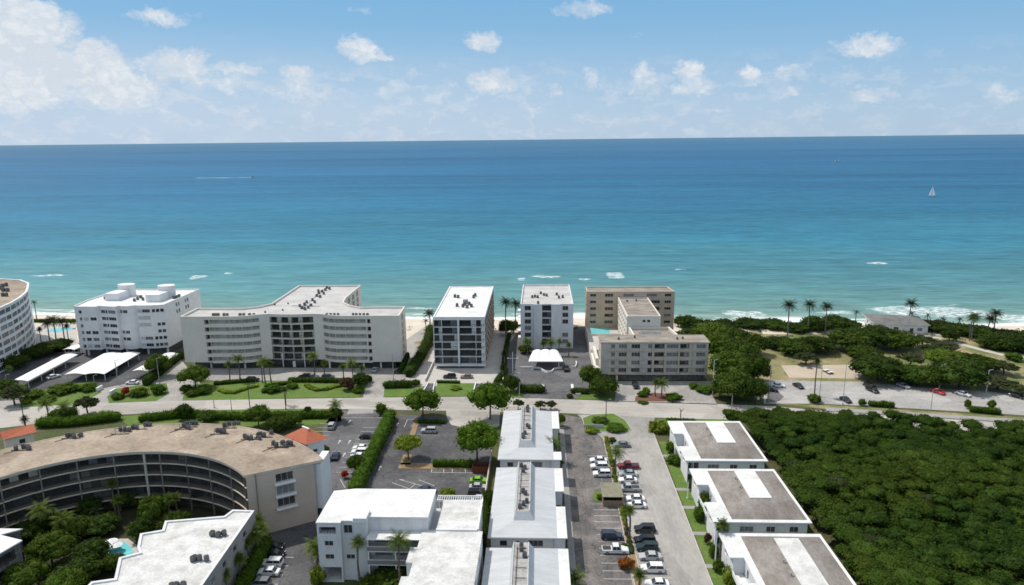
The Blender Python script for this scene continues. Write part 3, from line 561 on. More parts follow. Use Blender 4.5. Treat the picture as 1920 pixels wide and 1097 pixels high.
def lawn(pts, nm='lawn', z=.10): return S(nm, pts, z, M['lawn'], .1)
lawn(GP([(36, 765), (42, 752), (62, 738), (110, 722), (180, 716), (190, 736), (150, 757)]))
lawn(GP([(204, 756), (201, 744), (215, 730), (262, 722), (312, 719), (317, 738), (292, 752)]))
lawn(GP([(342, 751), (345, 737), (362, 722), (400, 716), (672, 714), (689, 706), (690, 722), (673, 745)]))
lawn(GP([(719, 745), (721, 728), (797, 726), (789, 744)]), z=.1)
lawn(GP([(814, 744), (820, 719), (890, 719), (885, 743)]), z=.1)
lawn(GP([(920, 744), (930, 728), (975, 730), (985, 737), (978, 746)]), z=.1)
lawn(GP([(1078, 748), (1104, 734), (1150, 730), (1152, 751)]), z=.1)
lawn(GP([(-60, 742), (0, 728), (30, 716), (0, 748)]), z=.1)
# ---- south side surfaces
S('verge', GP([(220, 781), (400, 770), (580, 767), (640, 768), (640, 790), (560, 800), (400, 800), (250, 806)]), .03, M['lawn'])
S('garden_ground', [(-140, 100), (-58, 100), (-60, 150), (-140, 150)], .01, mat('shaded_garden_soil', (.035, .045, .018), .95, scale=.3, col2=(.06, .05, .03), fine=.3))  # garden shade is put into this darker soil colour
S('parking_lot', GP([(628, 770), (725, 770), (735, 776), (690, 930), (598, 960), (606, 800)]), .03, M['asphalt_mid'])
S('parking_lot', [(-44.5, 134), (-13.4, 134), (-13.4, 201), (-44.5, 205.5)], .034, M['asphalt'])
S('parking_lot', [(-59, 92), (-43.5, 92), (-43.5, 146), (-54, 147), (-62, 140)], .03, M['asphalt'])
S('street_apron', GP([(836, 768), (880, 768), (938, 771), (936, 800), (900, 808), (846, 797), (838, 784)]), .055, M['road'])
S('street_apron', GP([(655, 767), (700, 767), (700, 775), (650, 777)]), .055, M['walk'])
S('back_path', [(-13.4, 92), (7.4, 92), (7.4, 197), (-13.4, 197)], .02, M['ground'])
S('alley_walk', [(6.0, 92), (7.4, 92), (7.4, 196), (6.0, 196)], .10, M['walk'], .1)
S('parking_lot', [(7.4, 92), (20, 92), (20, 200), (7.4, 206)], .03, M['asphalt_worn'])
S('lane', [(17.5, 92), (33.5, 92), (33.5, 194), (36, 204), (12, 206), (19.4, 185)], .036, M['concrete'])
S('lawn', [(33.7, 92), (60, 92), (60, 186), (34.2, 186)], .12, M['lawn'], .1)
lawn(GP([(1216, 812), (1218, 796), (1235, 787), (1260, 785), (1390, 788), (1390, 800), (1250, 812)]), z=.13)
B = MB(); B.box(33.5, 33.7, 92, 192, 0, .15); tag(B.build('kerb', M['kerb']), kind='structure')
# median between the two rows of cars, islands
ISL = GP([(1092, 785), (1110, 778), (1150, 776), (1172, 788), (1184, 806), (1170, 811), (1098, 808)])
S('planted_island', ISL, .14, M['lawn'], .12)
S('planted_median', [(18.6, 92), (20.0, 92), (20.2, 190), (18.8, 190)], .13, M['strawmulch'], .12)
B = MB(); B.box(18.45, 18.6, 92, 188, 0, .15); B.box(20.0, 20.15, 92, 188, 0, .15); tag(B.build('kerb', M['kerb']), kind='structure')
# parking bay lines
B = MB()
y = 122.4
for k in range(-9, 9):
    yy = 130.0+k*2.62
    if 92 < yy < 151 : B.box(12.6, 18.3, yy-.06, yy+.06, .03, .041)
for k in range(3): B.box(13.2, 18.3, 171+k*2.9-.05, 171+k*2.9+.05, .03, .041)
for k in range(-14, 28):
    yy = 131.0+k*2.75
    if 93 < yy < 185: B.box(20.3, 26.0, yy-.05, yy+.05, .036, .047)
# left lot lines
for k in range(11): B.box(-53.5, -48.3, 166+k*2.9-.06, 166+k*2.9+.06, .03, .041)
for k in range(14): B.box(-67.5, -62.3, 160+k*2.9-.06, 160+k*2.9+.06, .03, .041)
def pline(a, b_, w_=.14, z=.046):
    ribbon(B, [G(*a), G(*b_)], 0, w_, None, z)
for a, b_ in (((748, 899), (805, 915)), ((735, 905), (768, 917)), ((785, 900), (815, 911)), ((778, 908), (768, 917)), ((758, 900), (748, 899)), ((764, 787), (758, 801)), ((764, 786.5), (785, 786.5)), ((785, 786.5), (770, 800)),
              ((810, 886), (892, 887)), ((810, 878), (809, 886)), ((832, 878), (832, 887)), ((848, 878), (848, 887)), ((872, 878), (873, 887)), ((638, 899), (647, 915)), ((646, 783.5), (720, 783.5))): pline(a, b_)
for k in range(9):
    yy = 104+k*3.0; B.box(-57, -51.5, yy-.07, yy+.07, .03, .041)
for k in range(6): B.box(-13.8-5.2, -13.8, 140.3+k*2.7-.06, 140.3+k*2.7+.06, .034, .045)
tag(B.build('bay_marking', M['paint']), kind='structure')
B = MB()
for px, py in ((636, 829), (655, 829), (645, 853), (655, 791), (745, 796), (872, 806), (712, 878)):
    x, y = G(px, py); B.poly([(x-.12, y-1.2, .046), (x+.12, y-1.2, .046), (x+.12, y+.5, .046), (x-.12, y+.5, .046)]); B.poly([(x-.45, y+.5, .046), (x+.45, y+.5, .046), (x, y+1.4, .046)])
tag(B.build('arrow_marking', M['paint']), kind='structure')
S('planted_strip', GP([(777, 790), (787, 789), (776, 822), (766, 821)]), .13, M['strawmulch'], .12)
S('planted_strip', GP([(756, 853), (772, 853), (770, 872), (750, 872)]), .13, M['strawmulch'], .12)
S('planted_strip', [(-37.5, 168.2), (-14.5, 168.2), (-14.5, 171.5), (-37.5, 171.5)], .13, M['strawmulch'], .12)
S('planted_strip', GP([(1190, 752), (1192, 744), (1225, 737), (1250, 739), (1282, 751), (1240, 753)]), .14, M['mulch'], .12)
S('planted_strip', GP([(1112, 939), (1114, 923), (1150, 921), (1154, 940), (1130, 942)]), .14, M['lawn'], .12)
for yy in (176.2, 157.6, 149, 138, 126, 114):
    S('garden_path', [(33.7, yy), (37.5, yy), (37.5, yy+1.3), (33.7, yy+1.3)], .135, M['walk'])
# ------------------------------------------------------------------ buildings
CHAIRS = []
def arc(c, r, a0, a1, n): return [(c[0]+r*math.cos(math.radians(a0+(a1-a0)*k/n)), c[1]+r*math.sin(math.radians(a0+(a1-a0)*k/n))) for k in range(n+1)]
def sub(pts, d=3): return dens(pts, d)
# --- white block with wavy front and two round lift towers
def wavy_block():
    front = [(-188.6, 266.6), (-186.3, 265.1), (-178.4, 265.0), (-178.1, 266.3), (-177.6, 266.2), (-170.2, 264.7), (-169.9, 266.4), (-168, 265.7), (-166, 265.6), (-164.4, 266.5), (-163.3, 267.6), (-162.8, 266.7), (-157, 267.0), (-152.3, 268.4)]
    pts = front+[(-152.1, 298.5), (-184.9, 299), (-188.9, 291.5), (-190, 278)]
    b = Building('apartment_block', 'white six storey block with wavy front and two round white towers on top', pts, 2.9, 21, M['white'], M['roof_white'], ground=(1.6, M['shaded_base']), group='apartment blocks along the shore')
    Z = [18.75-2.87*k for k in range(6)]
    r = lambda cols, hh=1.35: rows(cols, Z, hh)
    ops = [(.4, 1.6, Z[0]-.7, Z[0]+.65, 'win')]
    for k in (1, 3, 4, 5): ops += [(.4, 1.5, Z[k]-.7, Z[k]+.65, 'win'), (2.2, 4.2, Z[k]-.7, Z[k]+.65, 'wins' if k in (1, 5) else 'win'), (4.9, 7.5, Z[k]-.7, Z[k]+.65, 'win')]
    ops += [(.4, 1.5, Z[2]-.7, Z[2]+.65, 'win')]
    b.side(1, ops)
    b.side(4, [(o, p, z-.7, z+.65, 'win') for z in Z for o, p in ((.3, 2.2), (2.4, 3.4), (3.7, 7.2))])
    b.side(7, [(.1, 1.9, Z[k]-.7, Z[k]+.65, 'win') for k in (0, 3, 4)]); b.side(6, [(.2, 1.9, Z[k]-.7, Z[k]+.65, 'win') for k in (0, 3, 4)])
    ops = []
    for k, z in enumerate(Z):
        ops += [(.3, 1.9, z-.7, z+.65, 'wins')] if k != 3 else []
        ops += [(2.1, 5.2, z-.7, z+.65, 'win' if k in (0, 4, 5) else 'wins')] if k != 3 else []
    b.side(11, ops); b.side(12, [(o, p, z-.7, z+.65, 'win') for k, z in enumerate(Z) for o, p in ((.2, 1.4), (1.7, 3.0), (3.3, 4.7)) if k != 1 and not (k in (2, 3) and o < 1)])
    b.side(13, [(u, u+1.1, z-.8, z+.8, 'win') for u in (9, 10.8, 16.5, 18.3) for z in (Z[0], Z[1])])
    b.side(17, [(u, u+1.6, z-.7, z+.65, 'win') for u in (2, 6) for z in Z])
    t = b.finish()
    for cx, cy, rr in ((-178.6, 286, 3.4), (-159.6, 283.5, 3.4)):
        T = MB(); T.prism([(cx+rr*math.cos(a)*1.05, cy+1.5+rr*.8*math.sin(a)) for a in np.linspace(0, 2*math.pi, 20, endpoint=False)], 20.5, 25.6, 0, 0); T.build('lift_tower', M['white'], b.roof)
        T = MB(); x0 = cx-1.6; T.prism([(x0-2.2, cy-8.5), (x0+3.6, cy-8.5), (x0+3.9, cy-1.2), (x0-1.6, cy-1.2)], 20.5, 23.6, 0, 0); T.build('stair_head', M['white'], b.roof)
    for x, y in ((-185, 266.5), (-177.5, 267), (-169, 267), (-161, 268.5), (-153.5, 269.5), (-153, 285), (-187, 285)): g = MB(); g.box(x-.35, x+.35, y-.3, y+.3, 0, 2.9); g.build('column', M['white'], t)
wavy_block()
# --- round block at the left edge
def round_block():
    inner = [(-205.5, 249.4), (-210.0, 262.0), (-215.6, 275.7), (-220.2, 284.7)]
    # facade sweeps towards the viewer's right: use base line, convex
    f = [(-214, 212), (-207.8, 226), (-205.2, 238.5), (-205.6, 248), (-207.7, 257.5), (-211.2, 267.0), (-216.0, 277.0), (-221.5, 285.5)]
    pts = f+[(-229, 296), (-238, 303), (-262, 309), (-290, 306), (-300, 240), (-270, 214)]
    b = Building('apartment_block', 'tall white block with curved window front and tan roof at the left edge', pts, 0, 24.5, M['white'], M['roof_tan'], group='apartment blocks along the shore', ph=.3, over=.6, pw=.8)
    Z = [22.2-2.95*k for k in range(8)]
    for i in range(7):
        L = (Vector(f[i+1])-Vector(f[i])).length if i < len(f)-1 else 8
        ops = []
        for k, z in enumerate(Z):
            ops.append((.4, L*.56, z-.95, z+.85, 'win')); ops.append((L*.60, L-.3, z-.95, z+.85, 'win'))
        b.side(i, ops)
    b.finish()
round_block()
# --- wide cream block with a T plan
def wide_block():
    F = [(-135.6, 249.0), (-124.7, 248.8), (-116.5, 248.9), (-112.2, 249.3), (-109.2, 250.2), (-106.6, 251.9), (-103.0, 252.9), (-98.6, 252.3), (-94.4, 252.0), (-90.2, 252.3), (-86.0, 252.9), (-82.2, 252.4), (-79.6, 250.9), (-77, 250.1), (-73, 249.8), (-63.2, 249.8), (-52.4, 249.9)]
    pts = F+[(-52.9, 264.4), (-65.4, 264.3), (-70.5, 263.6), (-75.5, 267), (-79.5, 272), (-80.8, 280), (-81, 306), (-109.5, 306), (-108.8, 280), (-108.6, 270), (-112, 265.3), (-117, 262.3), (-135.5, 262.3)]
    b = Building('apartment_block', 'wide cream six storey block with long open galleries and dark glass bow', pts, 2.9, 21, M['cream'], M['roof_pale'], ground=(2.5, M['shaded_base']), ph=.7, pw=.5, group='apartment blocks along the shore')
    Z = [18.75-2.93*k for k in range(6)]
    def gal(i, k1='solidlight', a=.0, bb=99):
        L = (Vector(F[i+1])-Vector(F[i])).length; b.side(i, [(max(a, .051), min(bb, L-.051), z-1.5, z+.95, k1) for z in Z])
    # gallery openings: rail is a wall band, so the visible gap is the upper part
    b.side(0, [(9.2-.1, 10.85, z-.85, z+.95, 'darknorail') for z in Z]); 
    for i in (1, 2, 3, 4): gal(i)
    for i in (6, 7, 8, 9):
        L = (Vector(F[i+1])-Vector(F[i])).length
        b.side(i, [(.06, L-.06, z-1.35, z+1.15, 'dark') for z in Z[:5]]+[(.06, L-.06, 2.95, 5.6, 'dark')])
    for i in (11, 12, 13): gal(i)
    b.side(14, [(.06, 8.0, z-1.5, z+.95, 'solidlight') for z in Z]+[(8.35, 9.75, z-.85, z+.95, 'darknorail') for z in Z])
    b.side(16, [(5, 9, z-1.3, z+1, 'light') for z in Z]); b.side(22, [(u, u+3.5, z-1.3, z+1.1, 'light') for u in (3, 10, 17) for z in Z])
    t = b.finish()
    for x in list(np.arange(-133, -54, 6.6)): g = MB(); g.box(x-.3, x+.3, 250.6 if not -106 < x < -82 else 253.6, 251.2 if not -106 < x < -82 else 254.2, 0, 2.9); g.build('column', M['cream'], t)
    g = MB(); g.prism([(-103, 253.1), (-98.6, 252.5), (-94.4, 252.2), (-90.2, 252.5), (-86, 253.1), (-86, 255.5), (-103, 255.5)], 0, 2.88, 0, 0); g.build('lobby_glass', M['glass'], t)
    for x in (-98.6, -90.2): g = MB(); g.box(x-.15, x+.15, 251.7, 252.0, 0, 5.7); g.build('entrance_post', M['white'], t)
    g = MB(); g.box(-95.0, -93.9, 252.05, 252.18, 0, 2.4); g.build('entrance_door', M['white'], t)
wide_block()
# --- white roofed tower with dark balconies
def dark_tower():
    pts = [(-39.8, 250.5), (-20.3, 250.5), (-20.5, 306), (-40.4, 306)]
    b = Building('apartment_block', 'narrow block with bright white roof and dark balconies framed in white, black cars before it', pts, 1.0, 20.3, M['white'], M['roof_white'], ph=.3, pw=.5, group='apartment blocks along the shore', ground=(1.2, M['shaded_base']))
    Z = [17.75-2.9*k for k in range(6)]
    b.side(0, [(c0, c1, z-1.34, z+1.36, 'dark') for z in Z for c0, c1 in ((.2, 3.1), (3.25, 9.15), (9.8, 15.95), (16.1, 19.3))])
    b.side(1, [(.4+6.88*k, 6.95+6.88*k, z-1.32, z+1.36, 'dark') for z in Z for k in range(8)])
    b.side(3, [(2+9*k, 8+9*k, z-1.2, z+1.2, 'dark') for z in Z for k in range(6)])
    t = b.finish()
    g = MB(); g.box(-30.6, -30.05, 250.0, 250.497, 1.0, 19.2); g.build('pier', M['white'], t)
    for k, z in enumerate(Z):
        g = MB(); g.box(-20.45, -20.2, 250.6, 305.8, z-1.47, z-1.37); g.build('balcony_slab', M['tan'], t)
    for y in np.arange(257.2, 300, 6.88):
        g = MB(); g.box(-20.40, -20.15, y-.08, y+.08, 1.0, 19.4); g.build('fin_wall', M['tan'], t)
dark_tower()
# --- small white block with canopy in front
def white_small():
    pts = [(-7.6, 277), (-2.2, 277), (-2.2, 276.3), (1.2, 276.3), (1.2, 277.1), (5.1, 277.1), (5.1, 276.3), (8.7, 276.3), (8.7, 277), (14.1, 277), (14.1, 316), (-7.4, 316)]
    b = Building('apartment_block', 'small white five storey block with pale roof behind the white vaulted canopy', pts, 0, 18.9, M['white2'], M['roof_pale'], ph=.6, pw=.4, group='apartment blocks along the shore')
    Z = [17.2-2.85*k for k in range(6)]
    b.side(0, [(1.7, 4.3, z-.95, z+.95, 'win') for z in Z])
    b.side(4, [(.12, 3.78, z-1.25, z+1.2, 'dark') for z in Z])
    b.side(8, [(.9, 3.3, Z[k]-.95, Z[k]+.9, 'win') for k in (0, 1, 2, 4, 5)])
    b.side(9, [(u, u+3, z-.9, z+.9, 'win') for u in (4, 14, 24, 33) for z in Z]); b.side(11, [(u, u+6, z-1.2, z+.85, 'light') for u in (3, 15, 28) for z in Z])
    t = b.finish()
    for z in Z[:5]: g = MB(); g.box(-8.7, -7.65, 277.3, 281, z-1.4, z-1.2); g.build('side_balcony', M['white'], t)
white_small()
# --- weathered beige complex
def beige_complex():
    # front block
    pts = [(22, 237.4), (59.8, 237.4), (59.8, 246.4), (22, 246.4)]
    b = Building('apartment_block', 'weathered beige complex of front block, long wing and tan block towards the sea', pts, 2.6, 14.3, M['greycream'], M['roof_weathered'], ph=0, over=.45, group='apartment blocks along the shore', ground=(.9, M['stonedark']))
    T = b.t
    Z = [12.9, 9.85, 6.8, 4.0]
    cols = [(3.6, 5.0), (6.3, 9.2), (10.8, 13.9), (14.6, 16.1), (16.6, 18.4), (18.9, 22.4), (23.2, 27.6), (27.9, 31.1), (31.5, 32.5), (33.6, 36.9)]
    kinds = ['winc', 'win', 'win', 'wins', 'win', 'darknorail', 'winc', 'darknorail', 'wins', 'winc']
    ops = []
    for r, z in enumerate(Z):
        for c, (a, e_) in enumerate(cols):
            k = kinds[(c+(r == 1)*0)]
            if r == 0 and c in (1,): k = 'winc'
            if r == 2 and c in (1, 2): k = 'winc'
            if r >= 2 and c == 4: k = 'darknorail'
            if k == 'darknorail': ops.append((a, e_, z-.95, z+.85, 'darknorail'))
            else: ops.append((a, e_, z-.75, z+.75, k))
    ops += [(.5, 2.6, 6.2, 7.4, 'wins')]
    b.side(0, ops); b.side(3, [(3, 5, z-.6, z+.6, 'win') for z in Z]); b.side(1, [(3, 6, z-.7, z+.7, 'win') for z in Z])
    b.finish()
    for z in (11.35, 8.3, 5.3, 2.62): g = MB(); g.box(24.5, 60.1, 236.9, 237.38, z-.12, z+.1); g.build('floor_band', M['greycream'], T)
    for x in (31.2, 35.9, 40.2, 44.6, 49.4, 53.6, 59.4): g = MB(); g.box(x-.14, x+.14, 236.95, 237.39, 2.8, 14.2); g.build('pilaster', M['greycream'], T)
    def blk(name, pts, z0, z1, wm, rm, ops, ph=.6, pw=.4, over=0):
        q = Building.__new__(Building); q.t = T; q.pts = pts; q.z0 = z0; q.h = z1; q.wm = wm; q.wall = MB(); q.done = set(); q.roofm = rm; q.par = wm; q.ph = ph; q.pw = pw; q.ground = None; q.over = over; q.nw = 0
        for i, o in ops.items(): q.side(i, o)
        q.finish(); return q
    Z2 = [18.4-3.0*k for k in range(6)]
    blk('b', [(20.7, 295.5), (58.8, 295.5), (57.5, 305.5), (20.9, 305.5)], 0, 20, M['tan'], M['roof_weathered'],
        {0: [(1.6, 4.2, z-.6, z+.6, 'win') for z in Z2]+[(8, 11.6, z-.7, z+.7, 'win' if k != 3 else 'dark') for k, z in enumerate(Z2)]+[(28, 31.8, z-.7, z+.7, 'win') for z in Z2[1:]]+[(33.8, 36.6, z-.6, z+.6, 'win') for z in Z2]+[(16, 20.5, Z2[0]-.6, Z2[0]+.6, 'winc'), (21, 25, Z2[0]-.6, Z2[0]+.6, 'wins'), (26, 30.5, Z2[0]-.6, Z2[0]+.6, 'winc')],
         1: [(1, 9, z-1.2, z+1.2, 'dark') for z in Z2], 3: [(2, 8, z-1.2, z+1.2, 'light') for z in Z2]}, ph=.35, pw=.5)
    Z3 = [15.6-2.9*k for k in range(5)]
    blk('w', [(34.2, 262.5), (47.2, 262.5), (47.2, 295.3), (34.2, 295.3)], 0, 17.5, M['cream'], M['roof_weathered'],
        {3: [(u, u+2.6, z-.6, z+.6, 'winc') for u in (2, 6.5, 11, 15.5, 20, 24.5, 29) for z in Z3], 0: [(6, 7.2, 15, 16, 'win'), (7.8, 9, 15, 16, 'win')], 1: [(u, u+2.6, z-.6, z+.6, 'win') for u in (3, 10, 17, 24) for z in Z3]}, ph=.4)
    blk('m', [(35.2, 246.6), (52.4, 246.6), (50.6, 262.3), (34.8, 262.3)], 0, 13.2, M['cream'], M['roof_weathered'],
        {3: [(u, u+2.6, z-.6, z+.6, 'winc') for u in (2, 6.5, 11) for z in Z3[2:]]}, ph=1.0, pw=.6)
    g = MB(); g.frustum((38, 46.5, 250.5, 257.5), 12.2, (39, 45.5, 251.5, 256.5), 13.1, 0, 0); g.build('skylight', M['curtain'], T)
    g = MB(); g.prism([(20.3, 262), (34.15, 262), (34.15, 295.4), (20.3, 295.4)], 0, 4.0, 0, 1)
    g.build('pool_deck', [M['cream'], M['paver']], T)
    g = MB(); g.prism([(22.2, 284), (30.0, 284), (30.4, 292), (30.2, 294), (22.2, 294)], 4.0, 4.02, 0, 0); g.build('pool_water', M['pool'], T)
    g = MB()
    g.box(20.4, 34.1, 281.9, 282.15, 4.0, 5.0); g.box(20.4, 20.65, 282.2, 295, 4.0, 5.0); g.build('pool_parapet', M['cream'], T)
    g = MB(); g.box(20.3, 21.9, 240, 262, 0, 2.8); g.box(21, 22, 246.5, 262, 2.8, 5.5); g.build('side_wall', M['cream'], T)
beige_complex()
# --- small beach house
def beach_house():
    pts = [(148.3, 302.5), (169.5, 298.5), (172.5, 313.5), (151, 317.5)]
    b = Building('beach_house', 'low white beach house with grey roof among the palms above the shore', pts, 0, 3.9, M['white2'], M['roof_weathered'], ph=0, over=.7, cat='house')
    b.par = M['white']
    b.side(0, [(2, 4, 1.2, 2.6, 'win'), (8, 10, 1.2, 2.6, 'win'), (14.5, 16, .1, 2.3, 'door'), (17.5, 19.5, 1.2, 2.6, 'win')]); b.side(3, [(4, 6, 1.2, 2.6, 'win')])
    t = b.finish()
    g = MB(); o = inset(pts, -.7); i = inset(pts, 4.5); 
    for k in range(4): j = (k+1) % 4; g.poly([(*o[k], 4.13), (*o[j], 4.13), (*i[j], 5.4), (*i[k], 5.4)])
    g.poly([(x, y, 5.4) for x, y in i]); g.build('hip_roof', mat('grey_shingle_roof', (.13, .125, .125), .9, scale=.5, col2=(.21, .20, .195), fine=.2), t)
beach_house()
# --- large curved building, south side of the street
CC = (-89.5, 112.2)
def crescent():
    Ri, Ro, h = 34.8, 51.2, 14.6; A0, A1 = 40, 168
    t = thing('apartment_block', 'big curved beige building with brown flat roof and dark screened balconies facing its garden', 'building', (CC[0], CC[1]+40, 0))
    P = lambda r, a: (CC[0]+r*math.cos(math.radians(a)), CC[1]+r*math.sin(math.radians(a)))
    n = 64; an = [A0+(A1-A0)*k/n for k in range(n+1)]
    # outer wall, end walls
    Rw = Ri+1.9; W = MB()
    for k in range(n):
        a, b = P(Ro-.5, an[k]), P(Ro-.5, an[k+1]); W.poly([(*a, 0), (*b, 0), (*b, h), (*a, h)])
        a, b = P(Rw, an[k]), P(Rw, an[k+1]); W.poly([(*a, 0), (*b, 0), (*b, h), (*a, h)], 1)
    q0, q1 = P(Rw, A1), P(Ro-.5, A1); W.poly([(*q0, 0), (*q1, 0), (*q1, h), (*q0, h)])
    W.build('wall', [M['beige'], mat('shaded_balcony_back_wall', (.11, .105, .10), .85, scale=.6, col2=(.06, .058, .055))], t)  # second wall colour carries the shade inside the balconies
    # right end wall with three bay windows
    e0, e1 = P(Ri, A0+1.0), (-50.9, 142.6)
    fb = Building.__new__(Building); fb.t = t; fb.wm = M['beige']; fb.wall = MB(); fb.z0 = 0; fb.h = h
    L = (Vector(e1)-Vector(e0)).length; uu = (L*.42, L*.68)
    fb.edge(e0, e1, [(uu[0], uu[1], z-.95, z+.95, 'win') for z in (12.6, 9.6, 6.6)], 0, h-.02)
    W = fb.wall; W.build('end_wall', M['beige'], t)
    d = (Vector(e1)-Vector(e0)).normalized(); nn = Vector((d.y, -d.x)); 
    for z in (12.6, 9.6, 6.6):
        g = MB(); c = Vector(e0)+d*((uu[0]+uu[1])/2)+nn*.45; g.obox(c, (d.x, d.y), (uu[1]-uu[0])/2+.35, .55, z-1.35, z-1.1)
        g.build('window_sill', M['white'], t)
    # floors: slab edges, columns, rails, screens
    for lv in range(5):
        z = 3.35+2.85*lv-.3 if lv < 4 else h-.45
        g = MB(); 
        for k in range(1, n):
            q = [P(Ri, an[k]), P(Ri, an[k+1]), P(Rw, an[k+1]), P(Rw, an[k])]; g.prism(q, z-.12, z+.10 if lv < 4 else h-.03, 0, 0)
        g.build('floor_slab', M['slab_beige'], t)
    cols = [43.5, 54.5, 67, 78, 89, 95, 106, 118.3, 130, 142, 154, 166]
    for i, a in enumerate(cols):
        g = MB(); wd = .32 if i == 5 else .16; c = P(Ri+.18, a); u = (math.cos(math.radians(a)), math.sin(math.radians(a))); g.obox(c, u, .2, wd*.8, 0, h-.5); g.build('column', M['roof_brown'] if i != 5 else M['greycream'], t)
    for i in range(len(cols)-1):
        for lv in range(4):
            z0 = 3.35+2.85*lv-.15; z1 = z0+2.5
            a0, a1 = cols[i]+.4, cols[i+1]-.4; m_ = 4
            g = MB()
            for k in range(m_):
                b0, b1 = a0+(a1-a0)*k/m_, a0+(a1-a0)*(k+1)/m_
                p, q = P(Rw-.06, b0+.1), P(Rw-.06, b1-.1)
                mi = random.choice([0, 0, 0, 1, 2]); g.poly([(*p, z0+.1), (*q, z0+.1), (*q, z1-.25), (*p, z1-.25)], mi)
            o = g.build('balcony', [M['glass'], M['curtain'], M['greycream'] if random.random() < .3 else M['screen']], t)
            g = MB(); opn = random.random() < .12
            for k in range(m_):
                b0, b1 = a0+(a1-a0)*k/m_, a0+(a1-a0)*(k+1)/m_; p, q = P(Ri+.14, b0), P(Ri+.14, b1)
                g.poly([(*p, z0), (*q, z0), (*q, z0+(.95 if opn else z1-z0)), (*p, z0+(.95 if opn else z1-z0))], 0)
                u = Vector(q)-Vector(p); c = (Vector(p)+Vector(q))/2; u.normalize(); g.obox(c, (u.x, u.y), (Vector(q)-Vector(p)).length/2, .04, z0+.95, z0+1.02, 1)
            g.build('screen', [M['gauze'], M['darkmetal']], o)
    # roof
    g = MB(); ro, ri = Ro, Ri-.25
    def pr(k, r): 
        a = an[k]
        if k == 0: return P(r, 42-(r-Ri)/(Ro-Ri)*4.6)
        return P(r, a) if k > 3 else P(r, 42-(r-Ri)/(Ro-Ri)*4.6+(an[3]+2-(42-(r-Ri)/(Ro-Ri)*4.6))*k/4)
    for k in range(n):
        a, b, c, d_ = pr(k, ri+.4), pr(k+1, ri+.4), pr(k+1, ro-.5), pr(k, ro-.5)
        g.poly([(*a, h+.12), (*b, h+.12), (*c, h+.12), (*d_, h+.12)], 0)
        for r0, r1 in ((ri, ri+.4), (ro-.5, ro)):
            q = [pr(k, r0), pr(k, r1), pr(k+1, r1), pr(k+1, r0)]; g.prism(q, h-.25, h+.2, 1, 0)
    q = [pr(0, ri+.4), pr(0, ro-.5)]; g.poly([(*q[0], h-.45), (*q[1], h-.45), (*q[1], h+.12), (*q[0], h+.12)], 1)
    g.build('roof', [M['roof_tan'], M['greycream']], t)
    # white stair tower beside the end
    return P
PC = crescent()
def stair_tower(pts, hb, hr, label, over=.9):
    b = Building('stair_tower', label, pts, 0, hb, M['white'], M['tile_red'], ph=0, cat='tower')
    b.side(1, [(1.2, 2.4, hb-3, hb-2.2, 'win')]); b.side(0, [])
    n = len(b.pts)
    for i in range(n):
        if i not in b.done: b.edge(b.pts[i], b.pts[(i+1) % n])
    b.wall.build('wall', M['white'], b.t)
    g = MB(); o = inset(b.pts, -over); c0 = (Vector(o[0])+Vector(o[3]))/2; c1 = (Vector(o[1])+Vector(o[2]))/2; r0 = c0.lerp(c1, .42); r1 = c0.lerp(c1, .58)
    z = hb; 
    g.poly([(*o[0], z), (*o[1], z), (*r1, hr), (*r0, hr)]); g.poly([(*o[2], z), (*o[3], z), (*r0, hr), (*r1, hr)]); g.poly([(*o[1], z), (*o[2], z), (*r1, hr)]); g.poly([(*o[3], z), (*o[0], z), (*r0, hr)])
    g.poly([(x, y, z-.01) for x, y in o[::-1]], 1)
    rf = g.build('roof', [M['tile_red'], M['white']], b.t)
    g = MB(); a = r0.lerp(r1, -.4); bb = r0.lerp(r1, 1.4); ux = (bb-a).normalized(); g.obox((a+bb)/2, (ux.x, ux.y), (bb-a).length/2, .22, hr-.12, hr+.12); g.build('ridge_cap', M['white'], rf)
    return b
stair_tower([(-61.0, 155.6), (-55.3, 151.8), (-52.2, 154.4), (-58.2, 159.4)], 14.9, 17.2, 'white stair tower with hipped red tile roof behind the curved brown roof')
b = MB(); t = thing('stair_tower', 'tall plain white wall tower at the right end of the curved beige building', 'tower', (-50.6, 144.6, 0)); b.box(-51.3, -49.6, 143.4, 150.2, 0, 13.6); b.build('wall', M['white'], t); b = MB(); b.box(-51.0, -50.0, 143.32, 143.395, .0, 2.6); b.build('doorway', M['screen'], t)
# small gatehouse with red roof and white flat canopy at the far left
def gatehouse():
    p = GP([(9.5, 822), (62, 810), (54.5, 800), (4.7, 815)], 6.1)
    b = Building('gatehouse', 'low cream gatehouse with red tile roof behind the left end of the curved building', p, 0, 6.2, M['cream'], M['tile_red'], ph=0, cat='house')
    b.side(0, [(3, 4.4, 3.5, 4.8, 'win'), (8, 9.4, 3.5, 4.8, 'win')])
    for i in (1, 2, 3): b.side(i, [])
    b.wall.build('wall', M['cream'], b.t)
    o = inset(b.pts, -.7); g = MB(); m0 = (Vector(o[0])+Vector(o[3]))/2; m1 = (Vector(o[1])+Vector(o[2]))/2
    g.poly([(*o[0], 6.1), (*o[1], 6.1), (*m1, 7.6), (*m0, 7.6)]); g.poly([(*o[2], 6.1), (*o[3], 6.1), (*m0, 7.6), (*m1, 7.6)]); g.poly([(*o[1], 6.1), (*o[2], 6.1), (*m1, 7.6)]); g.poly([(*o[3], 6.1), (*o[0], 6.1), (*m0, 7.6)])
    g.build('roof', M['tile_red'], b.t)
gatehouse()
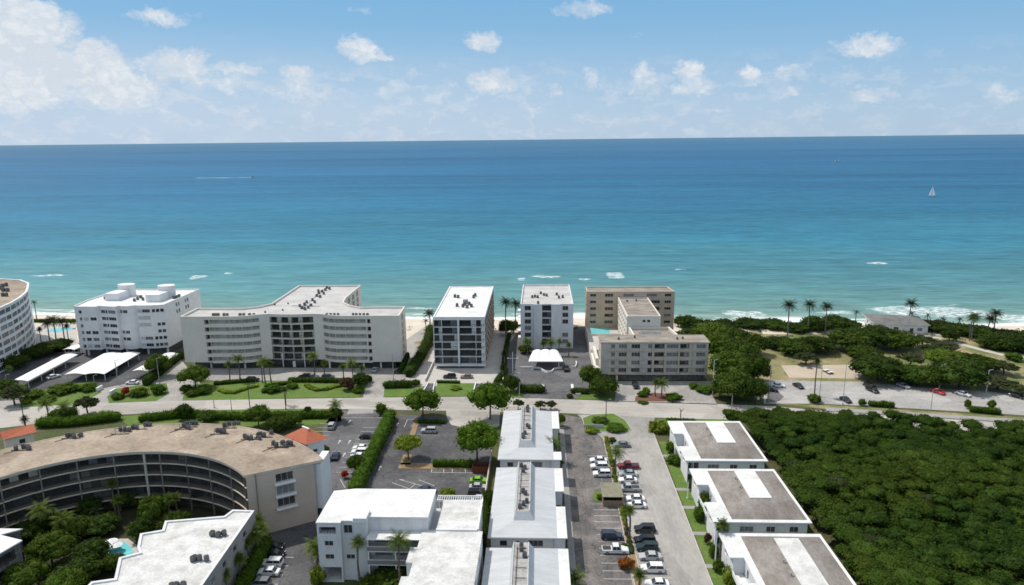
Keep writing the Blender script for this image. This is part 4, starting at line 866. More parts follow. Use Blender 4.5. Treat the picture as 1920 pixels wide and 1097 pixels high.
# --- white stepped roof building at the bottom
def stepped():
    pts = [(-59.4, 129.3), (-64.1, 129.5), (-64.8, 127.0), (-76.1, 124.9), (-74.9, 121.6), (-78.6, 120.2), (-76.5, 115.6), (-75.2, 113.9), (-78.0, 112.2), (-75.1, 106), (-78.6, 105), (-78.6, 90), (-58.4, 90), (-58.5, 104.7)]
    b = Building('apartment_block', 'building with stained white stepped flat roof cut by the bottom edge beside the garden pool', pts, 0, 10, M['walk'], M['roof_white_stained'], ph=.25, pw=.5, parapet=M['white2'])
    i = [k for k in range(len(b.pts)) if b.pts[k] == (-58.4, 90)][0]
    b.side(i, [(u, u+1.6, z, z+1.3, 'win') for u in (2, 7) for z in (1.5, 4.5, 7.4)])
    b.side((i+1) % len(b.pts), [(u, u+1.6, z, z+1.3, 'win') for u in (3, 8, 13, 18) for z in (1.5, 4.5, 7.4)])
    b.finish()
stepped()
def corner():
    pts = [(-118, 122.5), (-104.9, 122.6), (-108.0, 120.4), (-101.8, 118.5), (-103.8, 110.5), (-120, 106)]
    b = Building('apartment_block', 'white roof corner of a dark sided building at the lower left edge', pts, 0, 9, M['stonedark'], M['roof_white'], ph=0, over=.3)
    b.par = M['white']; b.side([k for k in range(6) if b.pts[k] == (-103.8, 110.5)][0], [(1, 7, z, z+2.1, 'dark') for z in (.3, 3.2, 6.1)])
    b.finish()
corner()
# --- white three storey building with stepped terraces, bottom centre
def terraces():
    pts = [(-43.2, 120), (-38.6, 120), (-38.6, 120.8), (-36.1, 120.8), (-36.1, 120.4), (-33.6, 120.4), (-33.6, 122.3), (-21.9, 122.3), (-21.9, 133.2), (-38.9, 133.2), (-43.2, 132.2)]
    b = Building('apartment_block', 'bright white roofed building with arched garage opening and palms in front of its balconies', pts, 0, 12.8, M['white2'], M['roof_white_stained'], ph=0, over=.12)
    b.par = M['white']; b.roofm = M['roof_white']; T = b.t
    b.side(0, [(.4, 3.7, 10.55, 12.0, 'dark'), (1.3, 3.0, 7.9, 9.0, 'win'), (1.3, 3.0, 5.0, 6.1, 'win'), (.6, 4.3, .05, 3.3, 'garage')])
    b.side(2, [(.4, 2.1, 10.2, 12.0, 'win'), (.6, 2.3, 4.6, 5.6, 'win')])
    b.side(6, [(1, 4.5, 7.4, 9.3, 'dark'), (5.2, 10.8, 7.4, 9.3, 'dark'), (1, 4.5, 4.5, 6.4, 'dark'), (5.2, 10.8, 4.5, 6.4, 'dark'), (1.4, 5, .2, 2.4, 'door'), (6.5, 10, .2, 2.4, 'door')])
    b.side(10, [(2, 3.5, z, z+1.2, 'win') for z in (4, 7, 10.2)]+[(8, 9.5, z, z+1.2, 'win') for z in (4, 7, 10.2)])
    b.finish()
    g = MB(); g.box(-36.15, -33.55, 120.35, 123.8, 12.85, 13.7); g.build('chimney_stack', M['white'], b.roof)
    g = MB(); g.box(-33.5, -22.2, 119.2, 122.2, 9.75, 9.95); g.build('canopy_slab', M['roof_white'], T)
    for z in (6.95, 4.05):
        g = MB(); g.box(-33.5, -22.3, 119.6, 122.25, z, z+.2); s_ = g.build('balcony_slab', M['white'], T)
        g = MB(); g.box(-33.5, -22.3, 119.6, 119.7, z+.2, z+1.15); g.box(-33.5, -22.3, 119.55, 119.75, z+1.15, z+1.22, 1); g.build('railing', [mat('grey_balcony_panel', (.25, .25, .26), .5, scale=4), M['white']], s_)
    for x in (-33.3, -28, -22.5): g = MB(); g.box(x-.12, x+.12, 119.62, 119.9, 0, 9.75); g.build('column', M['white'], T)
    # right hand lower roofs
    pts2 = [(-22.9, 92), (-11.6, 92), (-11.2, 121.9), (-12.1, 122.1), (-12.3, 134.0), (-20.3, 134.0), (-20.3, 122.2), (-22.9, 122.2), (-22.9, 116.2), (-24.2, 116.2), (-24.2, 111.6), (-22.9, 111.6), (-22.9, 107.3), (-24.2, 107.3), (-24.2, 101), (-22.9, 101)]
    b2 = Building('apartment_block', 'long white flat roof stepping down beside the grey hipped roofs at the bottom edge', pts2, 0, 10, M['white'], M['roof_white_stained'], ph=0, over=.1)
    b2.par = M['white']
    b2.side(1, [(u, u+2, z, z+1.3, 'win') for u in (2, 9, 16, 23) for z in (1.2, 4.2, 7.2)]); b2.side(15, [(1, 7, z, z+1.9, 'dark') for z in (.4, 3.6, 6.8)]); b2.side(7, [(.5, 5.2, z, z+1.9, 'dark') for z in (3.6, 6.8)])
    b2.finish()
    g = MB(); g.box(-20.3, -12.2, 121.95, 122.3, 10.2, 10.55); g.box(-12.3, -11.95, 122.3, 134, 10.2, 10.55); g.build('parapet', M['white'], b2.t)
    g = MB(); g.box(-22.0, -20.4, 122.3, 134, 0, 8.2, 1, 0); g.build('link_roof', [M['roof_metal'], M['white']], b2.t)
    g = MB(); g.box(-21.9, -12.3, 134.1, 134.3, 9.6, 10.1); g.box(-21.9, -12.3, 136.0, 136.2, 9.6, 10.1)
    for x in np.arange(-21.8, -12.2, .48): g.box(x-.06, x+.06, 134.3, 136.0, 9.75, 9.95)
    for x in (-21.7, -17.5, -12.5): g.box(x-.1, x+.1, 136.02, 136.18, 0, 9.6)
    g.build('pergola', M['white'], b2.t)
terraces()
# --- grey hipped roofs in a row
def hipped(y0, y1, porches, label, front):
    t = thing('apartment_house', label, 'house', (-3, (y0+y1)/2, 0), 0, 'hipped grey roofed houses in a row')
    q = Building.__new__(Building); q.t = t; q.wm = M['white2']; q.wall = MB(); q.z0 = 0; q.h = 6.3; q.nw = 0
    x0, x1 = -9.9, 3.0; a, b = y0+.7, y1-.7
    q.edge((x0, a), (x1, a), [(1.8, 3.3, 4.1, 5.4, 'win'), (5.2, 5.8, 4.9, 5.4, 'win'), (7.6, 10.6, 4.1, 5.5, 'win'), (1.8, 3.3, 1.1, 2.4, 'win'), (7.6, 10.6, 1.1, 2.4, 'win')])
    q.edge((x1, a), (x1, b), [(u, u+2.2, z, z+1.3, 'win') for u in np.arange(2, b-a-3, 5.2) for z in (1.0, 4.0)])
    q.edge((x1, b), (x0, b), []); q.edge((x0, b), (x0, a), [(u, u+1.8, z, z+1.2, 'win') for u in np.arange(2, b-a-3, 5.2) for z in (1.0, 4.0)])
    q.wall.build('wall', M['white2'], t)
    g = MB(); g.box(-10.5, 3.6, y0, y1, 6.25, 6.5, 1, 0)
    m0 = (-5.4, -1.0, y0+4.9, y1-1.6)
    g.frustum((-10.45, 3.55, y0+.05, y1-.05), 6.503, m0, 7.45, 0, 0)
    rf = g.build('roof', [M['roof_metal'], M['white']], t)
    g = MB(); g.frustum((m0[0], m0[1], m0[2], m0[3]), 7.452, (-5.0, -2.0, y0+5.9, y1-2.0), 9.0, 0, 1); mn = g.build('roof_monitor', [M['roof_metal'], M['roof_well']], rf)
    g = MB(); g.box(-5.0, -4.85, y0+6, y1-2.1, 9.002, 9.2); g.box(-2.15, -2.0, y0+6, y1-2.1, 9.002, 9.2); g.build('kerb_rail', M['roof_metal'], mn)
    for (pa, pb) in porches:
        g = MB(); g.box(3.605, 5.6, pa, pb, 6.3, 6.52, 0, 0); p = g.build('porch_roof', [M['roof_white']], t)
        g = MB(); g.box(3.02, 5.0, pa+.25, pa+.4, 3.1, 6.29); g.box(3.02, 5.0, pb-.4, pb-.25, 0, 6.29); g.box(3.02, 5.2, pa+.3, pb-.3, 2.9, 3.09)
        yy = pa+.3
        while yy < pb: g.box(5.0, 5.2, yy-.1, yy+.1, 0, 6.29); yy += 3.6
        g.box(5.05, 5.15, pa+.4, pb-.4, 3.1, 4.0, 0); g.build('porch', M['white2'], p)
    # outside stair between the porches
    if len(porches) > 1:
        ya, yb = porches[0][1], porches[1][0]
        g = MB(); nst = 12
        for k in range(nst): g.box(3.3, 4.6, ya+(yb-ya)*k/nst, ya+(yb-ya)*(k+1)/nst, 0, .25*(nst-k))
        g.build('stair', M['walk'], t)
    return t
hipped(160.9, 192.7, [(160.9, 165.4), (180.1, 192.6)], 'grey hipped roof house closest to the street, a coconut palm at its right front corner', 0)
hipped(125.9, 156.4, [(125.9, 138.2), (144.9, 156.3)], 'grey hipped roof house in the middle of the row of three', 0)
hipped(90, 122.3, [(90, 122.2)], 'grey hipped roof house nearest the bottom edge of the photo', 0)
# --- brown and white roofed houses on the right
def brown_house(y0, y1, ym0, ym1, label, front=True, crack=False):
    t = thing('apartment_house', label, 'house', (46.5, (y0+y1)/2, 0), 0, 'brown and white roofed houses in a row')
    yn0, yn1 = ym0, ym1      # notch for the stair
    q = Building.__new__(Building); q.t = t; q.wm = M['white2']; q.wall = MB(); q.z0 = 0; q.h = 6.35; q.nw = 0
    x0, x1 = 37.0, 55.9; a, b = y0+.6, y1-.6
    q.edge((39.9, a), (x1, a), [(2.1, 4.9, 4.0, 5.3, 'winc'), (7.6, 9.4, 4.0, 5.3, 'win'), (12.4, 14.2, 4.0, 5.3, 'win'), (2.1, 4.9, .9, 2.2, 'winc'), (7.6, 9.4, .9, 2.2, 'win'), (12.4, 14.2, .9, 2.2, 'win')])
    q.edge((37.0, a), (39.9, a), [(.15, 1.4, 3.5, 5.8, 'darknorail'), (1.5, 2.8, 3.5, 5.8, 'darknorail'), (.15, 2.8, .4, 2.7, 'darknorail')])
    q.edge((x1, a), (x1, b), [(u, u+1.8, z, z+1.3, 'win') for u in np.arange(2, b-a-3, 5) for z in (1, 4)])
    q.edge((x1, b), (x0, b), [])
    q.edge((x0, b), (x0, yn1), [(2, 4, 4.0, 5.2, 'win')]); q.edge((x0, yn0), (x0, a), [(2, 4, 4.0, 5.2, 'win')])
    q.edge((x0, yn1), (39.2, yn1), []); q.edge((39.2, yn0), (x0, yn0), []); q.edge((39.2, yn1), (39.2, yn0), [(1.5, 2.6, .1, 2.3, 'door'), (4.5, 5.6, .1, 2.3, 'door'), (1.5, 2.6, 3.2, 5.3, 'door')])
    q.wall.build('wall', M['white2'], t)
    g = MB(); o = [(36.3, y0), (56.6, y0), (56.6, y1), (36.3, y1), (36.3, yn1), (39.0, yn1), (39.0, yn0), (36.3, yn0)]
    g.prism(o, 6.33, 6.62, 1, 0); rf = g.build('roof', [M['roof_white'], M['white']], t)
    g = MB(); g.frustum((40.4, 56.0, y0+1.1, y1-1.1), 6.624, (46.0, 51.0, y0+8.0, y1-3.4), 7.6, 0, 0); hp = g.build('hip_roof', M['roof_brown'], rf)
    g = MB(); g.box(46.1, 50.9, y0+8.1, y1-3.5, 7.603, 7.8, 0, 0); g.build('roof_ridge_deck', M['roof_white_stained'] if crack else M['roof_white'], hp)
    for yy in (y0+13, y0+17):
        g = MB(); g.tube((45.4, yy, 7.3), (45.4, yy, 8.1), .12, .12, 8); g.tube((45.4, yy, 8.1), (45.4, yy, 8.2), .22, .22, 8); g.build('vent_pipe', M['greymetal'], hp)
    g = MB(); nst = 12
    for k in range(nst): g.box(37.2, 38.4, yn0+.5+.3*k, yn0+.8+.3*k, 0, .24*(k+1))
    g.build('stair', M['walk'], t)
    g = MB(); g.box(36.9, 37.05, yn0, yn1, 2.95, 3.9); g.box(37.05, 39.1, yn0+4.5, yn1, 2.9, 3.08); g.build('landing', M['white'], t)
    return t
brown_house(160.7, 185.6, 169.0, 176.9, 'brown and white roofed house closest to the street')
brown_house(132.4, 156.5, 140.5, 148.4, 'brown and white roofed house in the middle of the right hand row')
brown_house(100, 128.3, 112.0, 119.8, 'brown and white roofed house with streaked ridge deck at the bottom edge', crack=True)
# --- shed and dumpster enclosure between the parking rows
def shed():
    p = [G(1126, 896, 2.6), G(1158, 897, 2.6), G(1162, 927, 2.6), G(1129, 925, 2.6)]
    x0, x1, y0, y1 = 14.8, 19.8, 149.6, 156.6
    t = thing('shed', 'flat roofed brown bin shelter between the two rows of parked cars', 'shed', ((x0+x1)/2, (y0+y1)/2, 0))
    g = MB(); g.box(x0+.2, x0+.35, y0+.2, y1-.2, 0, 2.5); g.box(x1-.35, x1-.2, y0+.2, y1-.2, 0, 2.5); g.box(x0+.35, x1-.35, y1-.35, y1-.2, 0, 2.5); g.box(x0+.35, x1-.35, y0+.2, y0+.35, 0, 1.6); g.build('wall', M['wood'], t)
    g = MB(); g.box(x0, x1, y0, y1, 2.51, 2.66); g.build('roof', mat('olive_brown_flat_roof', (.26, .24, .17), .9, scale=.8, col2=(.19, .18, .13), fine=.15), t)
shed()
def bins(px, py, label, w=4.2, d=2.6, h=2.0):
    x, y = G(px, py); t = thing('bin_enclosure', label, 'enclosure', (x, y, 0)); g = MB()
    g.box(x-w/2, x-w/2+.12, y-d/2, y+d/2, 0, h); g.box(x+w/2-.12, x+w/2, y-d/2, y+d/2, 0, h); g.box(x-w/2+.12, x+w/2-.12, y+d/2-.12, y+d/2, 0, h); g.build('side_panel', mat('red_brown_boards', (.16, .05, .03), .9, scale=2, col2=(.10, .04, .025), fine=.2), t)
    g = MB(); g.box(x-w/2+.12, x+w/2-.12, y-d/2, y-d/2+.1, 0, h-.1); g.build('gate', mat('red_brown_gate_boards', (.18, .06, .035), .9, scale=2, col2=(.10, .04, .025), fine=.2), t)
bins(902, 884, 'red brown board enclosure at the right end of the low hedge')
# --- canopies
def vault(x0, x1, y0, y1, h, rise, label, lobes=1, posts=4, group=None, ang=0, name='carport', axis='y', slits=()):
    """vaulted sheet roof on posts; the vault runs along y"""
    L = y1-y0; t = thing(name, label, 'canopy', ((x0+x1)/2, y0, 0), ang, group)
    cx = (x0+x1)/2; g = MB(); n = 10
    for k in range(lobes):
        a0 = x0-cx+(x1-x0)*k/lobes; a1 = x0-cx+(x1-x0)*(k+1)/lobes
        P = [(a0+(a1-a0)*i/n, rise*math.sin(math.pi*i/n)) for i in range(n+1)]
        for i in range(n):
            (xa, za), (xb, zb) = P[i], P[i+1]
            g.poly([(xa, 0, h+za), (xb, 0, h+zb), (xb, L, h+zb), (xa, L, h+za)]); g.poly([(xa, 0, h+za-.12), (xa, L, h+za-.12), (xb, L, h+zb-.12), (xb, 0, h+zb-.12)])
            g.poly([(xa, 0, h+za-.12), (xb, 0, h+zb-.12), (xb, 0, h+zb), (xa, 0, h+za)]); g.poly([(xa, L, h+za), (xb, L, h+zb), (xb, L, h+zb-.12), (xa, L, h+za-.12)])
    o = g.build('roof', M['canvas'], t, origin=(0, 0, 0)); 
    for k in range(posts):
        yy = .8+(L-1.6)*k/(posts-1)
        for xx in ((x0-cx+.5, x1-cx-.5) if lobes == 1 else [x0-cx+.4+(x1-x0-.8)*j/lobes for j in range(lobes+1)]):
            g = MB(); g.box(xx-.09, xx+.09, yy-.09, yy+.09, 0, h-.1); g.build('post', M['white'], t, origin=(0, 0, 0))
    return t
# carports run from the street towards the white block
def carport_px(nr, fr, w, label, lobes=1, h=2.9, rise=.5):
    a = Vector(G(*nr, h)); b = Vector(G(*fr, h)); d = b-a; ang = math.atan2(d.y, d.x)-math.pi/2
    t = vault(a.x-w/2, a.x+w/2, a.y, a.y+d.length, h, rise, label, lobes, max(3, int(d.length/6)), 'white carports', ang); return t
carport_px((36, 715), (132, 665), 6.0, 'long narrow white carport roof beside the curved white block')
carport_px((158, 702), (229, 662), 14.5, 'wide double white carport roof in front of the wavy white block', 2)
carport_px((262, 696), (322, 663), 6.0, 'short white carport roof half hidden by the tall hedge')
carport_px((128, 656), (146, 648), 5.0, 'small white carport roof between the curved block and the wavy white block')
def scallop():
    x0, x1, y0, y1 = -4.0, 9.0, 249.5, 260.5; t = thing('entrance_canopy', 'white vaulted entrance canopy in front of the small white block', 'canopy', ((x0+x1)/2, y0, 0)); g = MB(); nx, ny = 24, 8
    def p(i, j, d=0):
        u, v = i/nx, j/ny; k = min(1, v*1.6); xx = (x0+x1)/2+(x1-x0)*(u-.5)*(1-.22*v); lob = abs(math.sin(u*math.pi*3))**.6
        return (xx, y0+(y1-y0)*v, 3.3+.95*math.sin(k*math.pi/2)+.5*lob*k-.5*abs(2*u-1)**4*k-d)
    for d in (0, .1):
        for i in range(nx):
            for j in range(ny): g.poly([p(i, j, d), p(i+1, j, d), p(i+1, j+1, d), p(i, j+1, d)])
    for i in range(nx): g.poly([p(i, 0), p(i+1, 0), p(i+1, 0, .25), p(i, 0, .25)]); g.poly([p(i, ny), p(i+1, ny), p(i+1, ny, .1), p(i, ny, .1)])
    g.build('roof', M['canvas'], t)
    for x in (x0+1.6, x1-1.6):
        for y in (y0+.15, y1-.6): g = MB(); g.tube((x, y, 0), (x, y, 3.2 if y < 252 else 4), .12, .12, 8); g.build('post', M['white'], t)
scallop()
# low white wall with a curved bay in front of that canopy
g = MB(); ln_ = [G(975, 691), G(1003, 691), G(1012, 692), G(1019, 697), G(1026, 700), G(1034, 699), G(1040, 693), G(1054, 691.5)]
ribbon(g, dens(ln_, 1), 0, .3, 0, .8); o = g.build('low_wall', M['white']); tag(o, 'low white garden wall with a curved bay before the vaulted canopy', 'wall')
g = MB(); ln_ = [G(1072, 690), G(1079, 690), G(1081, 684), G(1080, 680)]; ribbon(g, dens(ln_, 1), 0, .3, 0, .8); tag(g.build('low_wall', M['white']), 'short white hooked wall right of the vaulted canopy', 'wall')
g = MB(); ribbon(g, [G(1157, 716), G(1105, 628)], 0, .4, 0, 2.2); tag(g.build('boundary_wall', M['cream']), 'pale boundary wall between the dark forecourt and the beige complex', 'wall')
g = MB(); ribbon(g, [(-13.1, 92), (-13.1, 176)], 0, .25, 0, 1.9); tag(g.build('fence', M['fence']), 'long beige fence left of the grey hipped roofs', 'fence')
g = MB(); ribbon(g, [(-41.3, 300), (-41.0, 236)], 0, .3, 0, 1.2); tag(g.build('boundary_wall', M['cream']), 'low cream wall left of the block with dark balconies', 'wall')
g = MB(); ribbon(g, [G(943, 718), G(953, 640), G(968, 605)], 0, .3, 0, 1.4); tag(g.build('boundary_wall', M['cream']), 'low pale wall right of the block with dark balconies', 'wall')
# ramp side walls and grate
for a, b_, lb in (((789, 743), (803, 719), 'left kerb wall of the first dark ramp'), ((810, 744), (815, 719), 'right kerb wall of the first dark ramp'), ((886, 743), (892, 719), 'white kerb wall beside the second dark ramp')):
    g = MB(); ribbon(g, [G(*a), G(*b_)], 0, .35, 0, .5); tag(g.build('low_wall', M['white']), lb, 'wall')
# pools
def pool(pts, label, deckpts):
    x = sum(p[0] for p in pts)/len(pts); y = sum(p[1] for p in pts)/len(pts); t = thing('swimming_pool', label, 'pool', (x, y, 0)); 
    pts = pts if signed(pts) > 0 else pts[::-1]; deckpts = deckpts if signed(deckpts) > 0 else deckpts[::-1]
    g = MB(); g.prism(deckpts, 0, .12, 0, 0); g.build('deck', M['paver'], t); g = MB(); g.prism(pts, .12, .135, 0, 0); g.build('water', M['pool'], t)
pool(GP([(84, 622), (98, 617), (134, 614), (137, 618), (118, 621), (108, 624)]), 'pale blue pool on a bright deck between the two white blocks', GP([(66, 655), (64, 618), (90, 608), (141, 607), (147, 650)]))
pool(GP([(193, 1028), (205, 1018), (232, 1016), (246, 1026), (250, 1038), (236, 1048), (218, 1052), (212, 1040)], .1), 'turquoise garden pool beside the white stepped roof', GP([(186, 1030), (196, 1010), (240, 1010), (262, 1026), (256, 1046), (218, 1062)], .1))
# ------------------------------------------------------------------ vegetation
def leaves(blobs, n, size, rng, shell=(.76, 1.2), up=.35, zmin=None):
    """blobs (k,6) cx cy cz rx ry rz; n leaf faces per blob (array or int)"""
    blobs = np.asarray(blobs, float); k = len(blobs); n = np.full(k, n) if np.isscalar(n) else np.asarray(n)
    idx = np.repeat(np.arange(k), n); m = len(idx); B_ = blobs[idx]
    d = rng.normal(size=(m, 3)); d[:, 2] += up*1.2; d /= np.linalg.norm(d, axis=1)[:, None]
    r = rng.uniform(shell[0], shell[1], m)[:, None]
    c = B_[:, :3]+d*r*B_[:, 3:6]
    if zmin is not None: c[:, 2] = np.maximum(c[:, 2], zmin+rng.uniform(0, .3, m))
    nn = d*1.1+rng.normal(size=(m, 3))*.55; nn[:, 2] += up; nn /= np.linalg.norm(nn, axis=1)[:, None]
    a = np.cross(nn, rng.normal(size=(m, 3))); a /= np.linalg.norm(a, axis=1)[:, None]; b = np.cross(nn, a)
    s = size*rng.uniform(.6, 1.35, m)[:, None]; f = rng.uniform(.45, .9, m)[:, None]
    V = np.stack([c-a*s*.5, c-b*s*f*.5+nn*s*.08, c+a*s*.5, c+b*s*f*.5+nn*s*.08], 1).reshape(-1, 3)
    return V, np.arange(m*4).reshape(-1, 4)
_ico = None
def cores(blobs, f, rng):
    """low inner volumes so that crowns are not see-through: subdivided cubes pushed to the blob"""
    global _ico
    if _ico is None:
        n = 4; V = []; Fq = []
        for ax in range(3):
            for sg in (-1, 1):
                base = len(V)
                for i in range(n+1):
                    for j in range(n+1):
                        p = [0, 0, 0]; p[ax] = sg; p[(ax+1) % 3] = 2*i/n-1; p[(ax+2) % 3] = 2*j/n-1; p = np.array(p, float); V.append(p/np.linalg.norm(p))
                for i in range(n):
                    for j in range(n):
                        a = base+i*(n+1)+j; q = [a, a+n+1, a+n+2, a+1]; Fq.append(q if sg > 0 else q[::-1])
        _ico = (np.array(V), np.array(Fq))
    V0, F0 = _ico; Vs = []; Fs = []; o = 0
    for b in blobs:
        b = np.asarray(b); j = 1+.10*np.sin(V0@np.array([5., 3, 7])+rng.uniform(0, 6))[:, None]
        Vs.append(b[:3]+V0*j*b[3:6]*f); Fs.append(F0+o); o += len(V0)
    return np.concatenate(Vs), np.concatenate(Fs)
def joinV(parts):
    V = []; Fq = []; o = 0
    for v, f in parts: V.append(v); Fq.append(f+o); o += len(v)
    return np.concatenate(V), np.concatenate(Fq)
def dome_blobs(r, hgt, z0, nb, rng, br=.38, flat=1.0):
    out = [(0, 0, z0+hgt*.48, r*.62, r*.62, hgt*.44)]
    for k in range(nb):
        t = (k+.5)/nb; el = math.asin(max(-.25, 1-1.25*t)); az = k*2.39996+rng.uniform(-.3, .3)
        q = rng.uniform(.62, .82); x = r*q*math.cos(el)*math.cos(az); y = r*q*math.cos(el)*math.sin(az); z = z0+hgt*.42+hgt*.5*q*math.sin(el)
        s = r*br*rng.uniform(.72, 1.2); out.append((x, y, z, s, s, s*flat*rng.uniform(.65, .95)))
    return out
def trunk_mesh(h, r, rng, limbs=5, spread=1.6):
    g = MB(); p = Vector((0, 0, -.1)); top = Vector((rng.uniform(-.2, .2), rng.uniform(-.2, .2), h*.55)); g.tube(p, top, r, r*.75, 7)
    for k in range(limbs):
        a = k*2*math.pi/limbs+rng.uniform(-.4, .4); e = top+Vector((math.cos(a)*spread, math.sin(a)*spread, h*.5)); g.tube(top-Vector((0, 0, .1)), e, r*.5, r*.18, 6)
    return g
def tree_proto(name, label, mats, r=4., h=7., clear=2., nb=16, n=95, size=.62, flat=1.0, limbs=5, seed=0, br=.38):
    rng = np.random.default_rng(seed+100); t = thing(name, label, 'tree')
    trunk_mesh(h, .22 if r > 2 else .1, rng, limbs, r*.4).build('trunk', M['trunk'], t)
    bl = dome_blobs(r, h-clear, clear, nb, rng, br, flat); V, Fq = joinV([leaves(bl, n, size, rng), cores(bl, .74, rng)])
    npmesh('crown', V, Fq, mats, t); return t
PROTO_Z = -300
P = {}
def proto(key, *a, **k): P[key] = tree_proto(*a, **k)
proto('broad', 'broad_tree', 'x', M['leaf'], r=4.4, h=7.2, clear=2.0, nb=22, n=110, size=.5, seed=1, flat=.9)
proto('bright', 'broad_tree', 'x', M['leaf_bright'], r=4.6, h=7.6, clear=2.2, nb=26, n=120, size=.48, seed=2, flat=.85)
proto('yellow', 'shade_tree', 'x', M['leaf_yellow'], r=3.8, h=5.0, clear=2.5, nb=18, n=110, size=.42, seed=3, flat=.55)
proto('dark', 'broad_tree', 'x', M['leaf_dark'], r=4.4, h=6.6, clear=.9, nb=22, n=110, size=.55, seed=4, flat=.9)
proto('dark2', 'broad_tree', 'x', M['leaf_mid'], r=4.6, h=6.0, clear=.6, nb=20, n=110, size=.55, seed=5, flat=.8)
proto('olive', 'open_tree', 'x', M['leaf_olive'], r=3.2, h=6.0, clear=2.0, nb=15, n=60, size=.42, seed=6, flat=.8, br=.30)
proto('bush', 'round_bush', 'x', M['leaf_hedge'], r=1.5, h=1.9, clear=-.1, nb=9, n=80, size=.26, seed=7, limbs=3, br=.5)
proto('bushy', 'leafy_bush', 'x', M['leaf'], r=1.7, h=2.2, clear=-.1, nb=10, n=80, size=.32, seed=8, limbs=3, br=.45)
proto('bushl', 'leafy_bush', 'x', M['leaf_yellow'], r=1.4, h=1.5, clear=-.1, nb=8, n=70, size=.28, seed=9, limbs=3, br=.45)
proto('red', 'flowering_bush', 'x', M['flower_red'], r=1.4, h=2.0, clear=.2, nb=8, n=60, size=.3, seed=10, limbs=3, br=.45)
proto('orange', 'flowering_bush', 'x', M['flower_orange'], r=1.4, h=1.6, clear=-.1, nb=8, n=60, size=.3, seed=11, limbs=3, br=.45)
proto('purple', 'purple_bush', 'x', M['leaf_purple'], r=2, h=3.4, clear=.2, nb=10, n=70, size=.36, seed=12, limbs=3, br=.45)
proto('seagrape', 'sea_grape_bush', 'x', M['leaf_dark'], r=4.6, h=3.6, clear=-.3, nb=18, n=90, size=.6, seed=13, flat=.6, br=.42)
def frond(V, Fq, base, az, el0, L, droop, w, rng, nseg=7):
    pts = []; p = np.array(base, float); el = el0; st = L/nseg
    for i in range(nseg+1):
        pts.append(p.copy()); p = p+st*np.array([math.cos(az)*math.cos(el), math.sin(az)*math.cos(el), math.sin(el)]); el -= droop/nseg*(.5+i/nseg)
    side = np.array([-math.sin(az), math.cos(az), 0])
    for i in range(nseg):
        a, b = pts[i], pts[i+1]; t = (i+.5)/nseg; ww = w*(math.sin(math.pi*min(1, .18+t*.82))**.7)*rng.uniform(.8, 1.15)
        for s_ in (-1, 1):
            for q in range(2):
                a2 = a+(b-a)*q*.5; b2 = a+(b-a)*(q*.5+.36)
                tip = a2+(b-a)*.9+side*s_*ww+np.array([0, 0, -ww*.45]); o = len(V)
                V += [a2, b2, tip+(b-a)*.10, tip]; Fq.append([o, o+1, o+2, o+3])
def palm_crown(kind, seed):
    rng = np.random.default_rng(seed); V = []; Fq = []
    if kind == 'coco':
        n = 24
        for k in range(n): frond(V, Fq, (0, 0, 0), k*2.39996+rng.uniform(-.2, .2), math.radians(72-88*(k/n)+rng.uniform(-8, 8)), rng.uniform(2.5, 3.4), rng.uniform(1.2, 2.0), .78, rng)
    elif kind == 'thin':
        n = 13
        for k in range(n): frond(V, Fq, (0, 0, 0), k*2.39996+rng.uniform(-.2, .2), math.radians(75-90*(k/n)+rng.uniform(-8, 8)), rng.uniform(1.9, 2.6), rng.uniform(1.4, 2.1), .5, rng)
    else:
        n = 34
        for k in range(n): frond(V, Fq, (0, 0, 0), k*2.39996+rng.uniform(-.2, .2), math.radians(85-120*(k/n)+rng.uniform(-8, 8)), rng.uniform(1.3, 1.75), rng.uniform(.5, 1.0), .55, rng, 4)
    return np.array(V), np.array(Fq)
def palm_proto(name, kind, m, seed):
    t = thing(name, 'x', 'palm tree'); g = MB(); n = 6
    rng = random.Random(seed); bx, by = rng.uniform(-.25, .25), rng.uniform(-.2, .2)
    for k in range(n):      # unit height trunk, slightly bent; scaled per tree
        f = lambda q: (bx*math.sin(q*math.pi), by*math.sin(q*math.pi), q)
        g.tube(f(k/n), f((k+1)/n+.01), (.2-.07*k/n), (.2-.07*(k+1)/n), 7)
    g.build('trunk', M['palmtrunk'], t); V, Fq = palm_crown(kind, seed); npmesh('crown', V, Fq, m, t); return t
PP = {'coco': palm_proto('coconut_palm', 'coco', M['leaf_palm'], 1), 'cocod': palm_proto('coconut_palm', 'coco', M['leaf_palmdark'], 2), 'thin': palm_proto('slender_palm', 'thin', M['leaf_palmdark'], 3), 'fan': palm_proto('cabbage_palm', 'fan', M['leaf_palm'], 4), 'fand': palm_proto('cabbage_palm', 'fan', M['leaf_palmdark'], 5)}
USED = set()
def put(protos, key, loc, sc, rz, label, group, cat=None):
    p = protos[key]
    if key in USED and id(p) in USED2: t = copy_tree(p)
    else: t = p; USED.add(key); USED2.add(id(p))
    t.location = loc; t.scale = sc; t.rotation_euler = (0, 0, rz); t['label'] = label
    if group: t['group'] = group
    if cat: t['category'] = cat
    return t
USED2 = set()
CATS = {'bush': 'bush', 'bushy': 'bush', 'bushl': 'bush', 'red': 'bush', 'orange': 'bush', 'purple': 'bush', 'seagrape': 'bush'}
def tree(key, px, py, wpx, hm, label, group=None, z=0, sq=1.0):
    """px, py: where the trunk meets the ground; wpx: crown width in the photograph; hm: height in metres"""
    x, y = G(px, py); dist = math.sqrt(x*x+y*y+H*H); wm = wpx*dist*.97/FPX; base = BASE[key]
    s = wm/(2*base[0]); return put(P, key, (x, y, z), (s*sq, s, hm/base[1]), random.uniform(0, 6), label, group, CATS.get(key, 'tree'))
